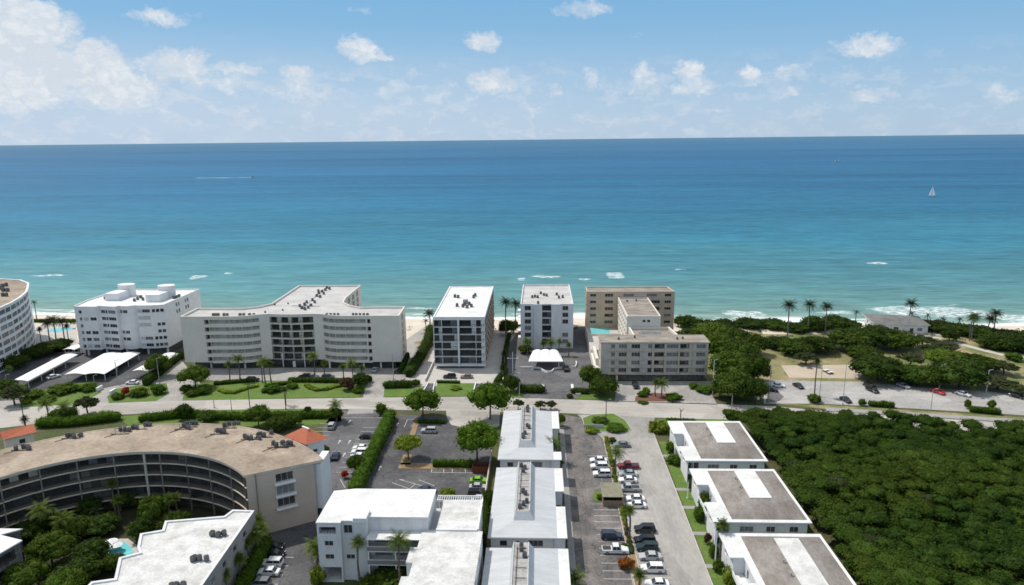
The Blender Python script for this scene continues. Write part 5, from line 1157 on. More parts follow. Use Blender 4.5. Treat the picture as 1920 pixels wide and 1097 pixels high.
BASE = {'broad': (4.7, 7.2), 'bright': (4.9, 7.6), 'yellow': (4.1, 5.0), 'dark': (4.7, 6.6), 'dark2': (4.9, 6.0), 'olive': (3.3, 6.0), 'bush': (1.75, 1.9), 'bushy': (1.95, 2.2), 'bushl': (1.6, 1.5), 'red': (1.6, 2.), 'orange': (1.6, 1.6), 'purple': (2.2, 3.4), 'seagrape': (4.9, 3.6)}
def palm(key, cx, cy, bx, by, label, group=None, s=1.0, hm=None):
    x, y = G(bx, by) if bx else G(cx, cy, by); h = hm or max(2.2, height_at(x, y, cy)); t = put(PP, key, (x, y, 0), (1, 1, 1), random.uniform(0, 6), label, group, 'palm tree')
    for ch in t.children:
        if ch.name.startswith('trunk'): ch.scale = (1.2*s, 1.2*s, h)
        else: ch.location = (0, 0, h-.05); ch.scale = (s, s, s)
    return t
def hedge(name, label, line, w, h, n=None, m='leaf_hedge', size=.36, bumpy=.12, z=0, seed=0):
    rng = np.random.default_rng(seed+int(abs(line[0][0])*10)); pts = dens(line, .9); bl = []
    for x, y in pts[::1]: bl.append((x, y, z+h*.45, w/2*rng.uniform(1-bumpy*1.6, 1+bumpy)+.1, w/2*rng.uniform(1-bumpy, 1+bumpy)+.1, h*.56*rng.uniform(1-bumpy*1.5, 1+bumpy*1.3)))
    bl = np.array(bl); n = n or int(max(25, min(160, (w*h+w*.9)*14))); V, Fq = joinV([leaves(bl, n, size, rng, up=.5, zmin=z), cores(bl, .88, rng)])
    o = npmesh(name, V-np.array([pts[0][0], pts[0][1], 0]), Fq, M[m]); o.location = (pts[0][0], pts[0][1], 0); tag(o, label, 'hedge', 'hedges of the gardens along the street'); return o
# ---- the big wood to the right (one unbroken canopy)
def wood():
    _L = sorted(GP([(1393, 766), (1450, 758), (1560, 772), (1640, 778), (1720, 786), (1780, 798), (1840, 804), (1880, 797), (1925, 800), (2100, 812), (2400, 835)], 6.5)); LX = [p[0] for p in _L]; LY = [p[1] for p in _L]
    rng = np.random.default_rng(5); bl = []; 
    def inside(x, y):
        top = np.interp(x, LX, LY)
        if y > top-1.0: return False
        if x < 61: return y > 187 or (x > 59.5)
        return True
    y = 84
    while y < 206:
        x = 56
        while x < 250-(206-y)*.75:
            xx = x+rng.uniform(-2, 2); yy = y+rng.uniform(-2, 2)
            if inside(xx, yy):
                hgt = 7.4+1.2*math.sin(xx*.09+yy*.05)+1.0*math.sin(yy*.17-xx*.05)+rng.uniform(-.8, 1.3)
                if xx < 64: hgt = min(hgt, 7)
                r = rng.uniform(1.3, 2.7); bl.append((xx, yy, hgt-r*.36, r, r*rng.uniform(.85, 1.15), r*.44))
                for _ in range(3):
                    a = rng.uniform(0, 6.28); q = r*.62; s = r*rng.uniform(.28, .5); bl.append((xx+q*math.cos(a), yy+q*math.sin(a), hgt-r*.25+rng.uniform(-.5, .3), s, s, s*.75))
            x += 2.75
        y += 2.6
    for yy in np.arange(84, 206, 4.5):
        for xx in np.arange(58, 240-(206-yy)*.75, 4.5):
            if yy < np.interp(xx, LX, LY)-3 and (xx > 62 or yy > 189): bl.append((xx+rng.uniform(-1.5, 1.5), yy+rng.uniform(-1.5, 1.5), 5.4+rng.uniform(-.6, .6), 3.4, 3.4, 1.5))
    bl = np.array(bl); n = np.clip((bl[:, 3]**2*52).astype(int), 16, 420); far = bl[:, 0] > 160; n[far] = (n[far]*.4).astype(int)
    V1 = leaves(bl, n, .40, rng, shell=(.80, 1.18), up=.55); V2 = cores(bl, .84, rng)
    sp_ = np.sin(bl[:, 0]*.11+np.sin(bl[:, 1]*.07)*2)+np.sin(bl[:, 1]*.13+1)+rng.normal(size=len(bl))*.8; mb = np.where(sp_ > 1.0, 1, np.where(sp_ < -1.0, 2, 0)); mb[rng.uniform(size=len(bl)) < .012] = 3
    V, Fq = joinV([V1, V2]); o = npmesh('wood', V, Fq, [M['leaf_wood'], M['leaf_wood2'], M['leaf_wood3'], M['leaf_olive']], midx=np.concatenate([np.repeat(mb, n), np.repeat(mb, 96)])); tag(o, 'dense dark green mangrove wood filling the lower right of the view', 'wood', kind='stuff'); print('wood', len(bl), len(Fq))
    B = MB()
    for xx, yy in [(62+7*i, 196-.4*i) for i in range(14)]: B.tube((xx, yy, 0), (xx+.3, yy, 5), .18, .1, 6)
wood()
gp = 'trees in the park'
PT = [('dark', 1458, 652, 56, 4.6, 'dark round tree above the sandy path at the left of the park lawn'), ('dark2', 1492, 664, 70, 6.2, 'tree under the leftmost tall coconut palm of the park'), ('dark', 1530, 660, 66, 6.2, 'dark tree behind the sandy court, right of the leftmost tall palm'), ('olive', 1510, 684, 44, 5, 'small open tree at the back left edge of the sandy court'),
    ('dark2', 1592, 655, 80, 8.4, 'broad tree in front of the left half of the beach house'), ('dark', 1640, 650, 84, 8.6, 'dark tree hiding the front of the beach house'), ('dark2', 1680, 655, 74, 8.0, 'tree in front of the right end of the beach house'), ('dark2', 1622, 675, 56, 5.5, 'lighter tree between the beach house and the shaded lot trees'),
    ('dark', 1645, 712, 92, 8.5, 'large dark tree at the upper edge of the parking lot right of the sandy court'), ('dark2', 1608, 668, 44, 5, 'small tree right behind the sandy court'), ('dark', 1685, 712, 60, 5.5, 'dark tree at the lot edge, second to the right of the sandy court'), ('olive', 1706, 690, 46, 6, 'open thin tree on the park grass behind the lot'),
    ('dark2', 1720, 722, 72, 7, 'green tree at the lot edge left of the red car'), ('olive', 1745, 672, 46, 6, 'open tree in the middle of the park, left of the footpath bend'), ('dark2', 1760, 722, 66, 7.2, 'tree at the lot edge behind the red car'), ('dark', 1798, 726, 84, 9.5, 'tallest dark tree behind the white car of the park lot'),
    ('broad', 1772, 690, 70, 6.5, 'pale green tree behind the tallest dark tree'), ('olive', 1770, 662, 50, 5, 'small open tree beside the footpath'), ('dark2', 1825, 694, 60, 6, 'green tree right of the tallest dark tree'), ('dark2', 1855, 696, 46, 5, 'round dark tree right of the park lamp'), ('olive', 1882, 702, 40, 5, 'leaning tree by the path at the right edge'),
    ('bush', 1901, 676, 28, 3, 'round bush below the footpath at the right edge'), ('olive', 1870, 730, 58, 4.5, 'low open tree above the lot near the right edge'), ('olive', 1915, 742, 40, 3.5, 'thin shrub at the lower right end of the parking lot'), ('olive', 1730, 650, 40, 5, 'small open tree below the beach palms'), ('dark', 1780, 640, 30, 5, 'small dark tree on the upper side of the footpath')]
for a in PT: tree(*a, group=gp)
gp = 'sea grape bushes on the dune'
SG = [(1285, 612, 46, 5, 'dune bush mass touching the tan block'), (1320, 618, 50, 4.6, 'second dune bush right of the tan block'), (1360, 616, 56, 3.8, 'dune bush behind the big tree group'), (1405, 612, 60, 3.6, 'low dune bush behind the sandy path'), (1450, 614, 60, 3.4, 'dune bush left of the leftmost tall palm'), (1490, 620, 56, 3.5, 'dune bush behind the leftmost tall palm'),
      (1530, 618, 56, 5.6, 'dune bush between the second and third tall palm'), (1568, 614, 56, 5.2, 'high dune bush at the third tall palm'), (1592, 616, 40, 4, 'dune bush left of the beach house'), (1725, 615, 50, 3.8, 'dune bush right of the beach house'), (1765, 620, 60, 4.2, 'second dune bush right of the beach house'), (1808, 626, 60, 4.2, 'dune bush left of the twin trunked palm'),
      (1845, 628, 50, 3.6, 'dune bush behind the twin trunked palm'), (1868, 652, 60, 5.2, 'big dune bush near the right edge above the footpath'), (1905, 655, 70, 6, 'big dune bush cut by the right edge'), (1890, 634, 50, 3.5, 'low dune bush under the beach palms at the right edge'), (1950, 650, 80, 6, 'dune bush beyond the right edge')]
for px, py, w_, h_, lb in SG: tree('seagrape', px, py, w_, h_, lb, gp)
gp = 'big trees between the beige complex and the park'
BT = [('dark2', 1290, 650, 60, 7.5, 'tree behind the front block of the beige complex'), ('broad', 1335, 645, 76, 9, 'bright topped tree behind the beige complex'), ('dark2', 1376, 655, 70, 9, 'tree beside the sandy path behind the group'), ('broad', 1345, 680, 66, 11, 'light green tree right of the beige front block'), ('dark2', 1385, 690, 78, 11, 'dark tree in the middle of the group'), ('dark2', 1415, 665, 50, 8.5, 'tree at the right shoulder of the group'),
      ('broad', 1368, 722, 80, 12, 'tall tree beside the white lamp pole of the beige complex'), ('dark2', 1408, 718, 70, 11, 'tall tree at the left edge of the park lot'), ('dark2', 1375, 750, 78, 10, 'tree nearest the street in the group'), ('dark2', 1412, 752, 54, 8, 'dark tree at the corner of lot and street'), ('broad', 1348, 745, 36, 5, 'small tree at the driveway corner')]
for a in BT: tree(*a, group=gp)
# street and garden trees
for a in [('bright', 793, 783, 68, 9.0, 'round bright green street tree above the striped lot entrance'), ('bright', 919, 786, 80, 11.5, 'largest bright green tree beside the street, left of the grey hipped roofs'), ('bright', 895, 868, 82, 11.5, 'big green tree between the middle lot and the grey hipped roofs'), ('yellow', 766, 862, 58, 6.6, 'flat topped yellow green tree on the narrow planted strip'),
    ('bush', 716, 777, 27, 3.6, 'clipped round bush at the top of the long diagonal hedge'), ('olive', 972, 768, 24, 3.6, 'small pale flowering tree behind the first grey roof'), ('olive', 1013, 769, 26, 3.2, 'left of two small trees behind the first grey roof'), ('olive', 1033, 769, 26, 3.2, 'right of two small trees behind the first grey roof'),
    ('broad', 367, 728, 56, 8, 'round tree at the left front corner of the wide cream block'), ('broad', 297, 706, 42, 8.5, 'tree rising behind the island with the red flowering bush'), ('dark2', 958, 735, 38, 6.2, 'dense dark green tree left of the dark forecourt'), ('broad', 1105, 730, 44, 8.5, 'left tree of the pair before the beige complex'), ('dark2', 1132, 742, 58, 6.8, 'right tree of the pair before the beige complex'),
    ('purple', 652, 731, 30, 4.5, 'purple leaved bush at the right end of the curvy lawn'), ('dark2', 676, 722, 34, 4.5, 'dark bush behind the purple bush'), ('olive', 28, 760, 44, 7, 'open tree beside the left driveway'), ('dark2', 8, 735, 40, 4.5, 'dark bush at the left edge beside the driveway'), ('dark', 90, 665, 46, 5.5, 'dark tree between the curved block and the first carport'),
    ('dark2', 66, 672, 46, 5, 'dark bush at the foot of the curved block'), ('dark', 112, 655, 40, 4.5, 'dark tree below the beach deck'), ('dark2', 30, 690, 44, 5, 'dark bush along the curved block'), ('dark2', 950, 628, 34, 7, 'tree mass under the two beach palms'), ('olive', 964, 625, 30, 6, 'yellowish tree beside the two beach palms'),
    ('dark2', 985, 662, 30, 3.5, 'dark bush at the left of the vaulted canopy'), ('olive', 165, 776, 40, 6, 'open tree on the near side of the street at the left'), ('dark2', 120, 788, 46, 4, 'low bush mass beside the gatehouse'), ('dark', 346, 786, 30, 5, 'small dark tree behind the curved roof, left'), ('dark2', 387, 792, 34, 3.6, 'bush behind the curved roof near its middle'),
    ('broad', 485, 800, 48, 6.6, 'tree behind the curved roof right of its middle'), ('dark2', 520, 808, 46, 4.5, 'bush behind the curved roof left of the red tile roof'), ('dark', 578, 782, 15, 3.6, 'small clipped tree on the verge'), ('dark2', 547, 800, 40, 4, 'bush beside the red tile roof'), ('broad', 628, 790, 34, 4.2, 'light green bush at the entrance of the left lot'),
    ('dark2', 607, 860, 26, 4, 'bush beside the tall white wall tower'), ('dark2', 606, 925, 16, 4, 'bush at the foot of the white wall tower'), ('dark2', 668, 886, 36, 5, 'dark tree at the lower end of the long diagonal hedge'), ('broad', 1050, 800, 22, 4, 'tree right of the first grey roof'), ('dark2', 918, 955, 30, 5, 'bush between the white roof and the fence'), ('dark', 905, 1060, 16, 4, 'dark bush in the gap beside the white stepped roof'),
    ('dark2', 330, 1000, 60, 5, 'wide tree above the garden pool'), ('dark', 270, 1010, 44, 5, 'tree left of the garden pool'), ('broad', 290, 992, 46, 8, 'sunlit tree at the upper corner of the stepped roof'), ('dark', 175, 1060, 56, 5.5, 'dark tree left of the pool'), ('broad', 100, 1062, 70, 7, 'sunlit round tree in the garden at the lower left'), ('dark', 150, 1096, 70, 5, 'dark tree at the bottom edge left of the stepped roof'),
    ('broad', 22, 985, 66, 6, 'round tree in front of the left end of the curved building'), ('dark', 60, 1015, 50, 5, 'dark tree behind the white roof corner'), ('broad', 50, 1110, 60, 6, 'tree at the bottom left below the roof corner'), ('dark2', 140, 1010, 60, 5, 'mid green tree in the middle of the garden'), ('dark', 190, 1000, 60, 4, 'low dark tree in the shaded garden'), ('dark2', 215, 1070, 40, 3.5, 'low tree below the pool'), ('broad', 130, 1135, 60, 7, 'tree crown rising from below the bottom edge at the lower left'),
    ('dark2', 240, 950, 50, 5, 'dark tree close under the middle of the curved facade'), ('dark', 170, 970, 40, 5, 'dark small tree close under the curved facade'), ('dark2', 375, 950, 26, 5, 'small bluish green tree near the right end of the curved facade'), ('dark', 300, 955, 60, 3.5, 'low shaded bush below the right part of the curved facade'), ('dark', 100, 990, 60, 3.5, 'low shaded bush below the left part of the curved facade')]: tree(*a)
for a in [('red', 237, 742, 14, 3.2, 'bright red flowering bush on the small island by the driveway'), ('red', 647, 897, 15, 2.2, 'red flowering bush at the foot of the diagonal hedge'), ('orange', 1175, 1066, 34, 2.2, 'orange and red flowering bush between the parking rows'),
    ('bushy', 222, 748, 22, 2.0, 'leafy bush left of the red flowering bush'), ('bushy', 262, 742, 34, 2.6, 'leafy bush right of the red flowering bush'), ('bush', 298, 738, 30, 3.2, 'rounded hedge bush at the right end of the small island'), ('bushy', 60, 745, 40, 2.4, 'long low bush on the left island'), ('bushy', 120, 735, 50, 2.6, 'middle bush on the left island'), ('bush', 165, 732, 36, 2.4, 'right bush on the left island'), ('bushy', 90, 752, 30, 1.6, 'low bush at the street side of the left island'),
    ('bushl', 50, 757, 16, 1.6, 'yellow green bush at the tip of the left island'), ('bushl', 839, 934, 34, 2.4, 'yellow green bush beside the white pergola'), ('bushy', 1126, 792, 36, 1.4, 'low bush on the entrance island'), ('bush', 1156, 806, 46, 1.5, 'dark clipped bush on the entrance island'), ('bushl', 1110, 810, 30, 1.3, 'pale bush at the front of the entrance island'),
    ('bushl', 1236, 808, 44, 2.8, 'white flowering bush at the corner of the first brown roof'), ('bush', 1205, 743, 24, 1.6, 'left clipped bush on the red mulch island'), ('bush', 1262, 749, 38, 2.0, 'large clipped bush at the right of the red mulch island'), ('bushl', 1211, 739, 16, 2.4, 'pale leafy bush on the red mulch island'), ('bush', 1206, 756, 24, .5, 'flat ground cover patch by the street edge'),
    ('bushy', 780, 722, 20, 2.0, 'light bush at the left of the first ramp'), ('bushl', 855, 730, 26, 1.0, 'curved low planting on the lawn before the two cars'), ('bush', 1322, 735, 40, 2, 'bush at the right end of the beige complex driveway'), ('bush', 1300, 728, 22, 2, 'small bush beside the beige complex driveway'), ('bush', 1068, 746, 14, 1.4, 'small bush at the right of the dark entrance'), ('bushy', 930, 730, 20, 2.6, 'reddish bush beside the second ramp'),
    ('bush', 1645+12, 762, 0+14, 2, 'round bush on the verge, right of the hedge piece'), ('bush', 1616, 760, 15, 2.2, 'round bush on the verge, left of the hedge piece'), ('bushy', 1527, 754, 26, 2.6, 'leafy bush at the left end of the verge'), ('bushy', 1814, 766, 11, 3, 'small bush left of the second verge hedge'), ('bushy', 1859, 766, 14, 2.8, 'small bush right of the second verge hedge'),
    ('bush', 1258, 848, 24, 3, 'clipped bush in front of the first brown roofed house'), ('bush', 1262, 870, 30, 2.6, 'dark clipped bush between path and first brown roofed house'), ('bushy', 1290, 893, 16, 3, 'bush at the lower end of the first lawn'), ('bushy', 1296, 920, 14, 3, 'bush in front of the second brown roofed house'), ('bush', 1312, 975, 30, 3.4, 'round bush in front of the notch of the second brown roofed house'), ('bushy', 1320, 960, 26, 5, 'tall bush by the stair of the second brown roofed house'), ('purple', 1327, 1020, 14, 2.6, 'purple bush at the wall of the second brown roofed house'), ('bushy', 1338, 1046, 20, 3, 'leafy bush at the corner of the third brown roofed house'), ('bushy', 1346, 1072, 22, 2.6, 'bush by the wall of the third brown roofed house'), ('bushl', 1375, 1096, 40, 3.6, 'pale palm like bush at the bottom edge by the third brown roofed house'),
    ('bushy', 735, 1100, 90, 3.2, 'wide leafy bush in front of the bright white building'), ('bushy', 700, 1104, 60, 2.6, 'leafy bush left of the wide one at the bottom edge'), ('bushy', 1125, 936, 16, 1.2, 'low bush in the planter below the bin shelter'), ('bushy', 1144, 936, 16, 1.2, 'second low bush in the planter below the bin shelter'), ('bushy', 1148, 830, 16, 1.6, 'bush at the top of the planted median'), ('bushy', 1150, 872, 14, 1.6, 'bush in the planted median beside the white cars'), ('bushl', 1163, 930, 12, 1.4, 'bush in the median beside the bin shelter'), ('bush', 1172, 1030, 14, 1.4, 'dark bush in the median beside the white pickup'),
    ('bushy', 600, 1045, 26, 3.2, 'bush at the left wall of the bright white building'), ('bushl', 598, 1095, 30, 3.5, 'pale bush at the left wall of the bright white building, bottom edge'), ('bushy', 1046, 872, 24, 2, 'bush by the walkway between the first and second grey roof'), ('bushy', 1052, 1024, 24, 2.4, 'bush by the walkway between the second and third grey roof'), ('bush', 384, 738, 30, 2.4, 'dark round bush under the round tree at the left of the curvy lawn'), ('bushy', 362, 742, 26, 2.0, 'low bush at the street side left of the curvy lawn'), ('bush', 512, 736, 30, 2.6, 'dark rounded bush in the middle of the curvy lawn'), ('bushy', 548, 728, 24, 1.8, 'leafy bush right of the lawn middle'), ('bushy', 672, 736, 26, 2.0, 'leafy bush in front of the purple bush'), ('bush', 690, 716, 20, 2.6, 'bush beside the driveway right of the wide cream block'), ('bushy', 350, 735, 24, 2.6, 'bush at the left end of the curvy lawn')]: tree(*a)
# hedges
HD = [('tall dark hedge beside the short carport', [(276, 722), (338, 672)], 3.2, 3.2), ('low hedge row behind the curvy lawn, left part', [(405, 722), (470, 716)], 1.8, 1.5), ('low hedge row behind the curvy lawn, middle part', [(500, 726), (545, 720)], 1.6, 1.3), ('long dark hedge behind the curvy lawn, right part', [(546, 716), (668, 718)], 2.4, 1.8), ('wavy pale hedge on the lawn, left piece', [(412, 733), (424, 738), (440, 738), (455, 733), (466, 729), (480, 726)], 1.8, 1.1),
    ('wavy pale hedge on the lawn, right piece', [(575, 724), (582, 729), (594, 733), (612, 732), (624, 728), (636, 726)], 1.8, 1.1), ('short hedge in the middle of the curvy lawn', [(496, 736), (530, 733)], 2.4, 1.5), ('dark hedge left of the first ramp', [(726, 727), (768, 726)], 3.0, 2.6), ('low hedge before the two parked cars', [(822, 718), (860, 719)], 1.4, 1.2), ('clipped hedge at the left of the dark entrance', [(978, 735), (1015, 736)], 3.0, 2.8),
    ('clipped hedge at the right of the dark entrance', [(1076, 737), (1098, 738)], 2.4, 2.0), ('planting along the driveway left of the dark balconied block', [(768, 706), (790, 672), (803, 645), (808, 622)], 4.2, 3.6), ('hedge along the driveway right of the dark balconied block', [(943, 712), (946, 680), (950, 650), (955, 632)], 1.8, 2.2), ('long high diagonal hedge between the two parking lots', [(732, 786), (722, 812), (700, 856), (668, 925)], 4.0, 3.6),
    ('low hedge at the lower edge of the middle lot', [(816, 875), (888, 876)], 1.8, 2.2), ('hedge along the street behind the curved roof, left part', [(268, 790), (330, 783), (400, 783)], 3.0, 2.6), ('hedge along the street behind the curved roof, right part', [(405, 785), (470, 787), (540, 784), (610, 783)], 3.0, 2.4), ('hedge beside the gatehouse along the street', [(80, 800), (140, 797), (215, 788)], 4.4, 3.0),
    ('small hedge piece on the verge of the park lot', [(1632, 761), (1672, 764)], 1.8, 1.9), ('hedge piece on the verge near the right edge', [(1822, 772), (1870, 777)], 2.0, 2.0), ('low hedge below the round street tree', [(786, 793), (832, 794)], 1.4, 1.2), ('hedge at the corner of the first brown roofed house along the street', [(1252, 788), (1300, 790)], 1.2, .9), ('dark planting at the right side of the wide cream block', [(752, 700), (764, 672)], 2.2, 2.5),
    ('low foliage strip on the dune between the white blocks', [(66, 604), (140, 604)], 2.6, 1.6), ('planting in the gap beside the dark forecourt', [(930, 722), (948, 700)], 2.0, 2.4), ('hedge at the wall between the lower left lot and the stepped roof', [(503, 1030), (478, 1075), (455, 1120), (430, 1170)], 2.2, 4.2), ('dark planting between the fence and the white roofs', [(912, 960), (905, 1010), (898, 1070)], 1.8, 3.0), ('low hedge beyond the bright white building', [(805, 929), (812, 929.5)], 1.0, 1.0)]
for i, (lb, ln_, w_, h_) in enumerate(HD): hedge('hedge', lb, GP(ln_), w_, h_, seed=i, m='leaf_yellow' if 'pale' in lb else ('leaf_dark' if 'dark' in lb else 'leaf_hedge'))
# palms: crown px, base px
for a in [('cocod', 1479.6, 572, 1473, 660, 'leftmost tall coconut palm of the park by the shore'), ('cocod', 1521, 571, 1514, 622, 'second tall coconut palm from the left by the shore'), ('cocod', 1554, 575, 1546, 626, 'third tall coconut palm from the left by the shore'), ('thin', 1606.5, 586, 1604, 606, 'small palm at the left corner of the beach house'), ('cocod', 1708.5, 569, 1704, 608, 'tall palm right of the beach house'),
    ('thin', 1706, 588, 1707, 612, 'small palm under the tall palm right of the beach house'), ('thin', 1737, 592, 1737, 612, 'small palm between beach house and right edge'), ('thin', 1767, 598, 1766, 615, 'short palm on the dune, second right of the beach house'), ('thin', 1797, 599, 1797, 618, 'short palm on the dune, third right of the beach house'), ('cocod', 1831, 594, 1822, 638, 'right one of the twin trunked palms on the dune'), ('coco', 1824, 598, 1818, 639, 'left one of the twin trunked palms on the dune'),
    ('cocod', 1856, 598, 1853, 630, 'palm between the twin palms and the right edge'), ('cocod', 1868, 588, 1862, 630, 'tallest palm near the right edge'), ('fand', 1530, 678, 1527, 742, 'thin palm between court and parking lot'), ('thin', 70, 567, 69, 602, 'slim palm on the beach behind the curved block'), ('cocod', 100.7, 600, 105.5, 644, 'left palm beside the pool deck'), ('cocod', 117, 603, 123, 650, 'right palm beside the pool deck'),
    ('cocod', 92, 606, 96, 648, 'third palm beside the pool deck, partly before the pool'), ('fand', 128, 612, 131, 652, 'short bushy palm at the corner of the wavy white block'), ('fand', 78, 618, 80, 655, 'short bushy palm near the curved block'), ('cocod', 947.6, 567, 950, 640, 'left one of two tall palms right of the dark balconied block'), ('cocod', 966.6, 570, 968, 620, 'right one of two tall palms right of the dark balconied block'), ('cocod', 804, 588, 806, 612, 'palm at the left back of the dark balconied block'), ('thin', 800, 602, 799, 616, 'small palm on the dune left of the dark balconied block'),
    ('coco', 448, 673, 450, 714, 'palm before the left gallery of the wide cream block'), ('fan', 431, 683, 431, 714, 'lower palm before the left gallery of the wide cream block'), ('fan', 491, 682, 492, 718, 'first palm of the cluster left of the glass bow'), ('coco', 500, 678, 498, 720, 'second palm of the cluster left of the glass bow'), ('fan', 517, 681, 509, 718, 'third palm of the cluster left of the glass bow'), ('coco', 592, 668, 590, 706, 'palm right of the glass bow'), ('fan', 611, 681, 610, 708, 'lower palm right of the glass bow'),
    ('fan', 644.6, 688, 644, 716, 'left palm before the right gallery of the wide cream block'), ('coco', 659, 683, 662, 730, 'middle palm before the right gallery of the wide cream block'), ('fan', 681, 690, 680, 716, 'right palm before the right gallery of the wide cream block'), ('thin', 535.6, 731, 536, 760, 'tiny palm at the street edge of the curvy lawn'),
    ('coco', 988, 641, 988, 668, 'leftmost palm behind the vaulted canopy'), ('fan', 1017.5, 644, 1018, 668, 'second palm behind the vaulted canopy'), ('coco', 1032, 643, 1033, 668, 'third palm behind the vaulted canopy'), ('fan', 1048, 641, 1049, 667, 'fourth palm behind the vaulted canopy'), ('fan', 1065, 647, 1066, 668, 'rightmost palm behind the vaulted canopy'), ('fand', 944, 663, 946, 690, 'dark palm by the driveway right of the dark balconied block'), ('fand', 943, 690, 943, 712, 'lower dark palm by the driveway right of the dark balconied block'),
    ('fan', 1229.5, 717, 1229, 744, 'left palm on the red mulch island'), ('coco', 1239, 719, 1240, 744, 'right palm on the red mulch island'), ('coco', 1040, 832, 1037, 868, 'coconut palm between the first and second grey roof'), ('coco', 1156, 849, 1155, 886, 'palm in the planted median beside the maroon pickup'), ('fan', 1171, 958, 1172, 1004, 'left palm of the pair in the median above the black cars'), ('fan', 1181, 957, 1179, 1008, 'right palm of the pair in the median above the black cars'), ('fan', 1197, 1078, 1198, 1104, 'palm in the median at the bottom edge'), ('coco', 1078, 1085, 1077, 1110, 'palm at the walkway by the bottom edge'),
    ('fan', 74.6, 922, 82, 985, 'sunlit palm before the left part of the curved facade'), ('coco', 78, 957, 84, 1010, 'drooping palm below the sunlit one'), ('fan', 212, 907, 218, 965, 'palm with round crown before the middle of the curved facade'), ('fan', 224, 938, 226, 975, 'lower palm below the round crowned one'), ('fan', 318, 936, 322, 985, 'left of two palms at the right part of the curved facade'), ('fan', 330, 934, 333, 980, 'right of two palms at the right part of the curved facade'), ('coco', 121, 975, 124, 1015, 'shaggy palm in the middle of the garden'), ('thin', 182, 958, 184, 985, 'small palm under the curved facade'),
    ('fan', 50, 1080, 55, 1120, 'palm at the bottom edge below the roof corner'), ('fan', 123, 1093, 125, 1125, 'pale palm at the bottom edge of the garden'), ('fan', 484, 975, None, 6.0, 'top palm of the row beside the stepped roof'), ('fan', 491, 990, None, 6.0, 'second palm of the row beside the stepped roof'), ('coco', 474, 1004, None, 6.0, 'third palm of the row beside the stepped roof'), ('fan', 462, 1018, None, 6.0, 'fourth palm of the row beside the stepped roof'), ('fan', 449, 1048, None, 6.0, 'fifth palm of the row beside the stepped roof'), ('fan', 422, 1077, None, 6.0, 'lowest palm of the row beside the stepped roof'),
    ('coco', 588, 1026, 594, 1058, 'palm at the left corner of the bright white building'), ('fan', 670, 1018, 676, 1098, 'tall thin palm before the tower of the bright white building'), ('coco', 750, 1016, 753, 1114, 'tall coconut palm before the balconies of the bright white building'), ('coco', 630, 760, 631, 790, 'small palm at the entrance of the left lot'), ('coco', 88, 757, 90, 786, 'left of two palms beside the street at the left edge'), ('coco', 122, 763, 124, 792, 'right of two palms beside the street at the left edge'), ('fand', 48, 786, 48, 800, 'low palm beside the gatehouse'), ('coco', 36, 730, 40, 756, 'palm by the left driveway'), ('fan', 18, 692, 20, 716, 'palm at the foot of the curved block'),
    ('fan', 1350, 984, 1351, 1052, 'small crowned slender palm before the second brown roofed house')]: palm(*a, group='palm trees of the gardens and the shore', s=1.22 if a[0] == 'cocod' else 1.0)
for i, (ya, yb, kd) in enumerate([(170.5, 188, 'leaf_yellow'), (158, 168, 'leaf_hedge'), (142, 148.5, 'leaf_yellow'), (131, 140.5, 'leaf_olive'), (106, 118, 'leaf_hedge')]):
    hedge('low_planting', 'low mixed planting in the median between the car rows, %s piece from the street' % ['first', 'second', 'third', 'fourth', 'fifth'][i], [(19.3, ya), (19.4, yb)], 1.1, .8, m=kd, size=.3, bumpy=.35, seed=50+i)
# ------------------------------------------------------------------ roof machines
def ac_proto(k):
    t = thing('air_conditioner', 'x', 'air conditioner'); g = MB()
    if k == 0: g.box(-.45, .45, -.45, .45, .12, 1.0)
    else: g.tube((0, 0, .12), (0, 0, 1.05), .5, .5, 12)
    g.box(-.5, .5, -.12, .12, 0, .12, 0); g.build('casing', mat('condenser_casing', (.16, .16, .165), .6, scale=4, col2=(.08, .08, .085)), t)
    g = MB(); g.tube((0, 0, 1.0 if k == 0 else 1.05), (0, 0, 1.12), .4, .38, 12); g.build('fan_guard', M['darkmetal'], t); return t
ACP = [ac_proto(0), ac_proto(1)]; ACU = [False, False]
def ac(x, y, z, label, s=1.0, k=None, group=None):
    k = random.randint(0, 1) if k is None else k
    t = copy_tree(ACP[k]) if ACU[k] else ACP[k]; ACU[k] = True
    t.location = (x, y, z); t.scale = (s, s, s); t.rotation_euler = (0, 0, random.uniform(-.2, .2)); t['label'] = label; t['group'] = group or label.replace('small grey condenser', 'condensers')
def acs(pxs, z, label, s=1.0, off=()):
    for px, py in pxs:
        x, y = G(px, py, z+.4); ac(x, y, z, label, s)
def pipes(pxs, z, label, m='darkmetal', r=.07):
    g = MB()
    for i in range(len(pxs)-1):
        a, b = G(*pxs[i], z+.15), G(*pxs[i+1], z+.15); g.tube((*a, z+.12), (*b, z+.12), r, r, 5)
    o = g.build('pipe_run', M[m]); tag(o, label, 'pipe')
h = 14.75
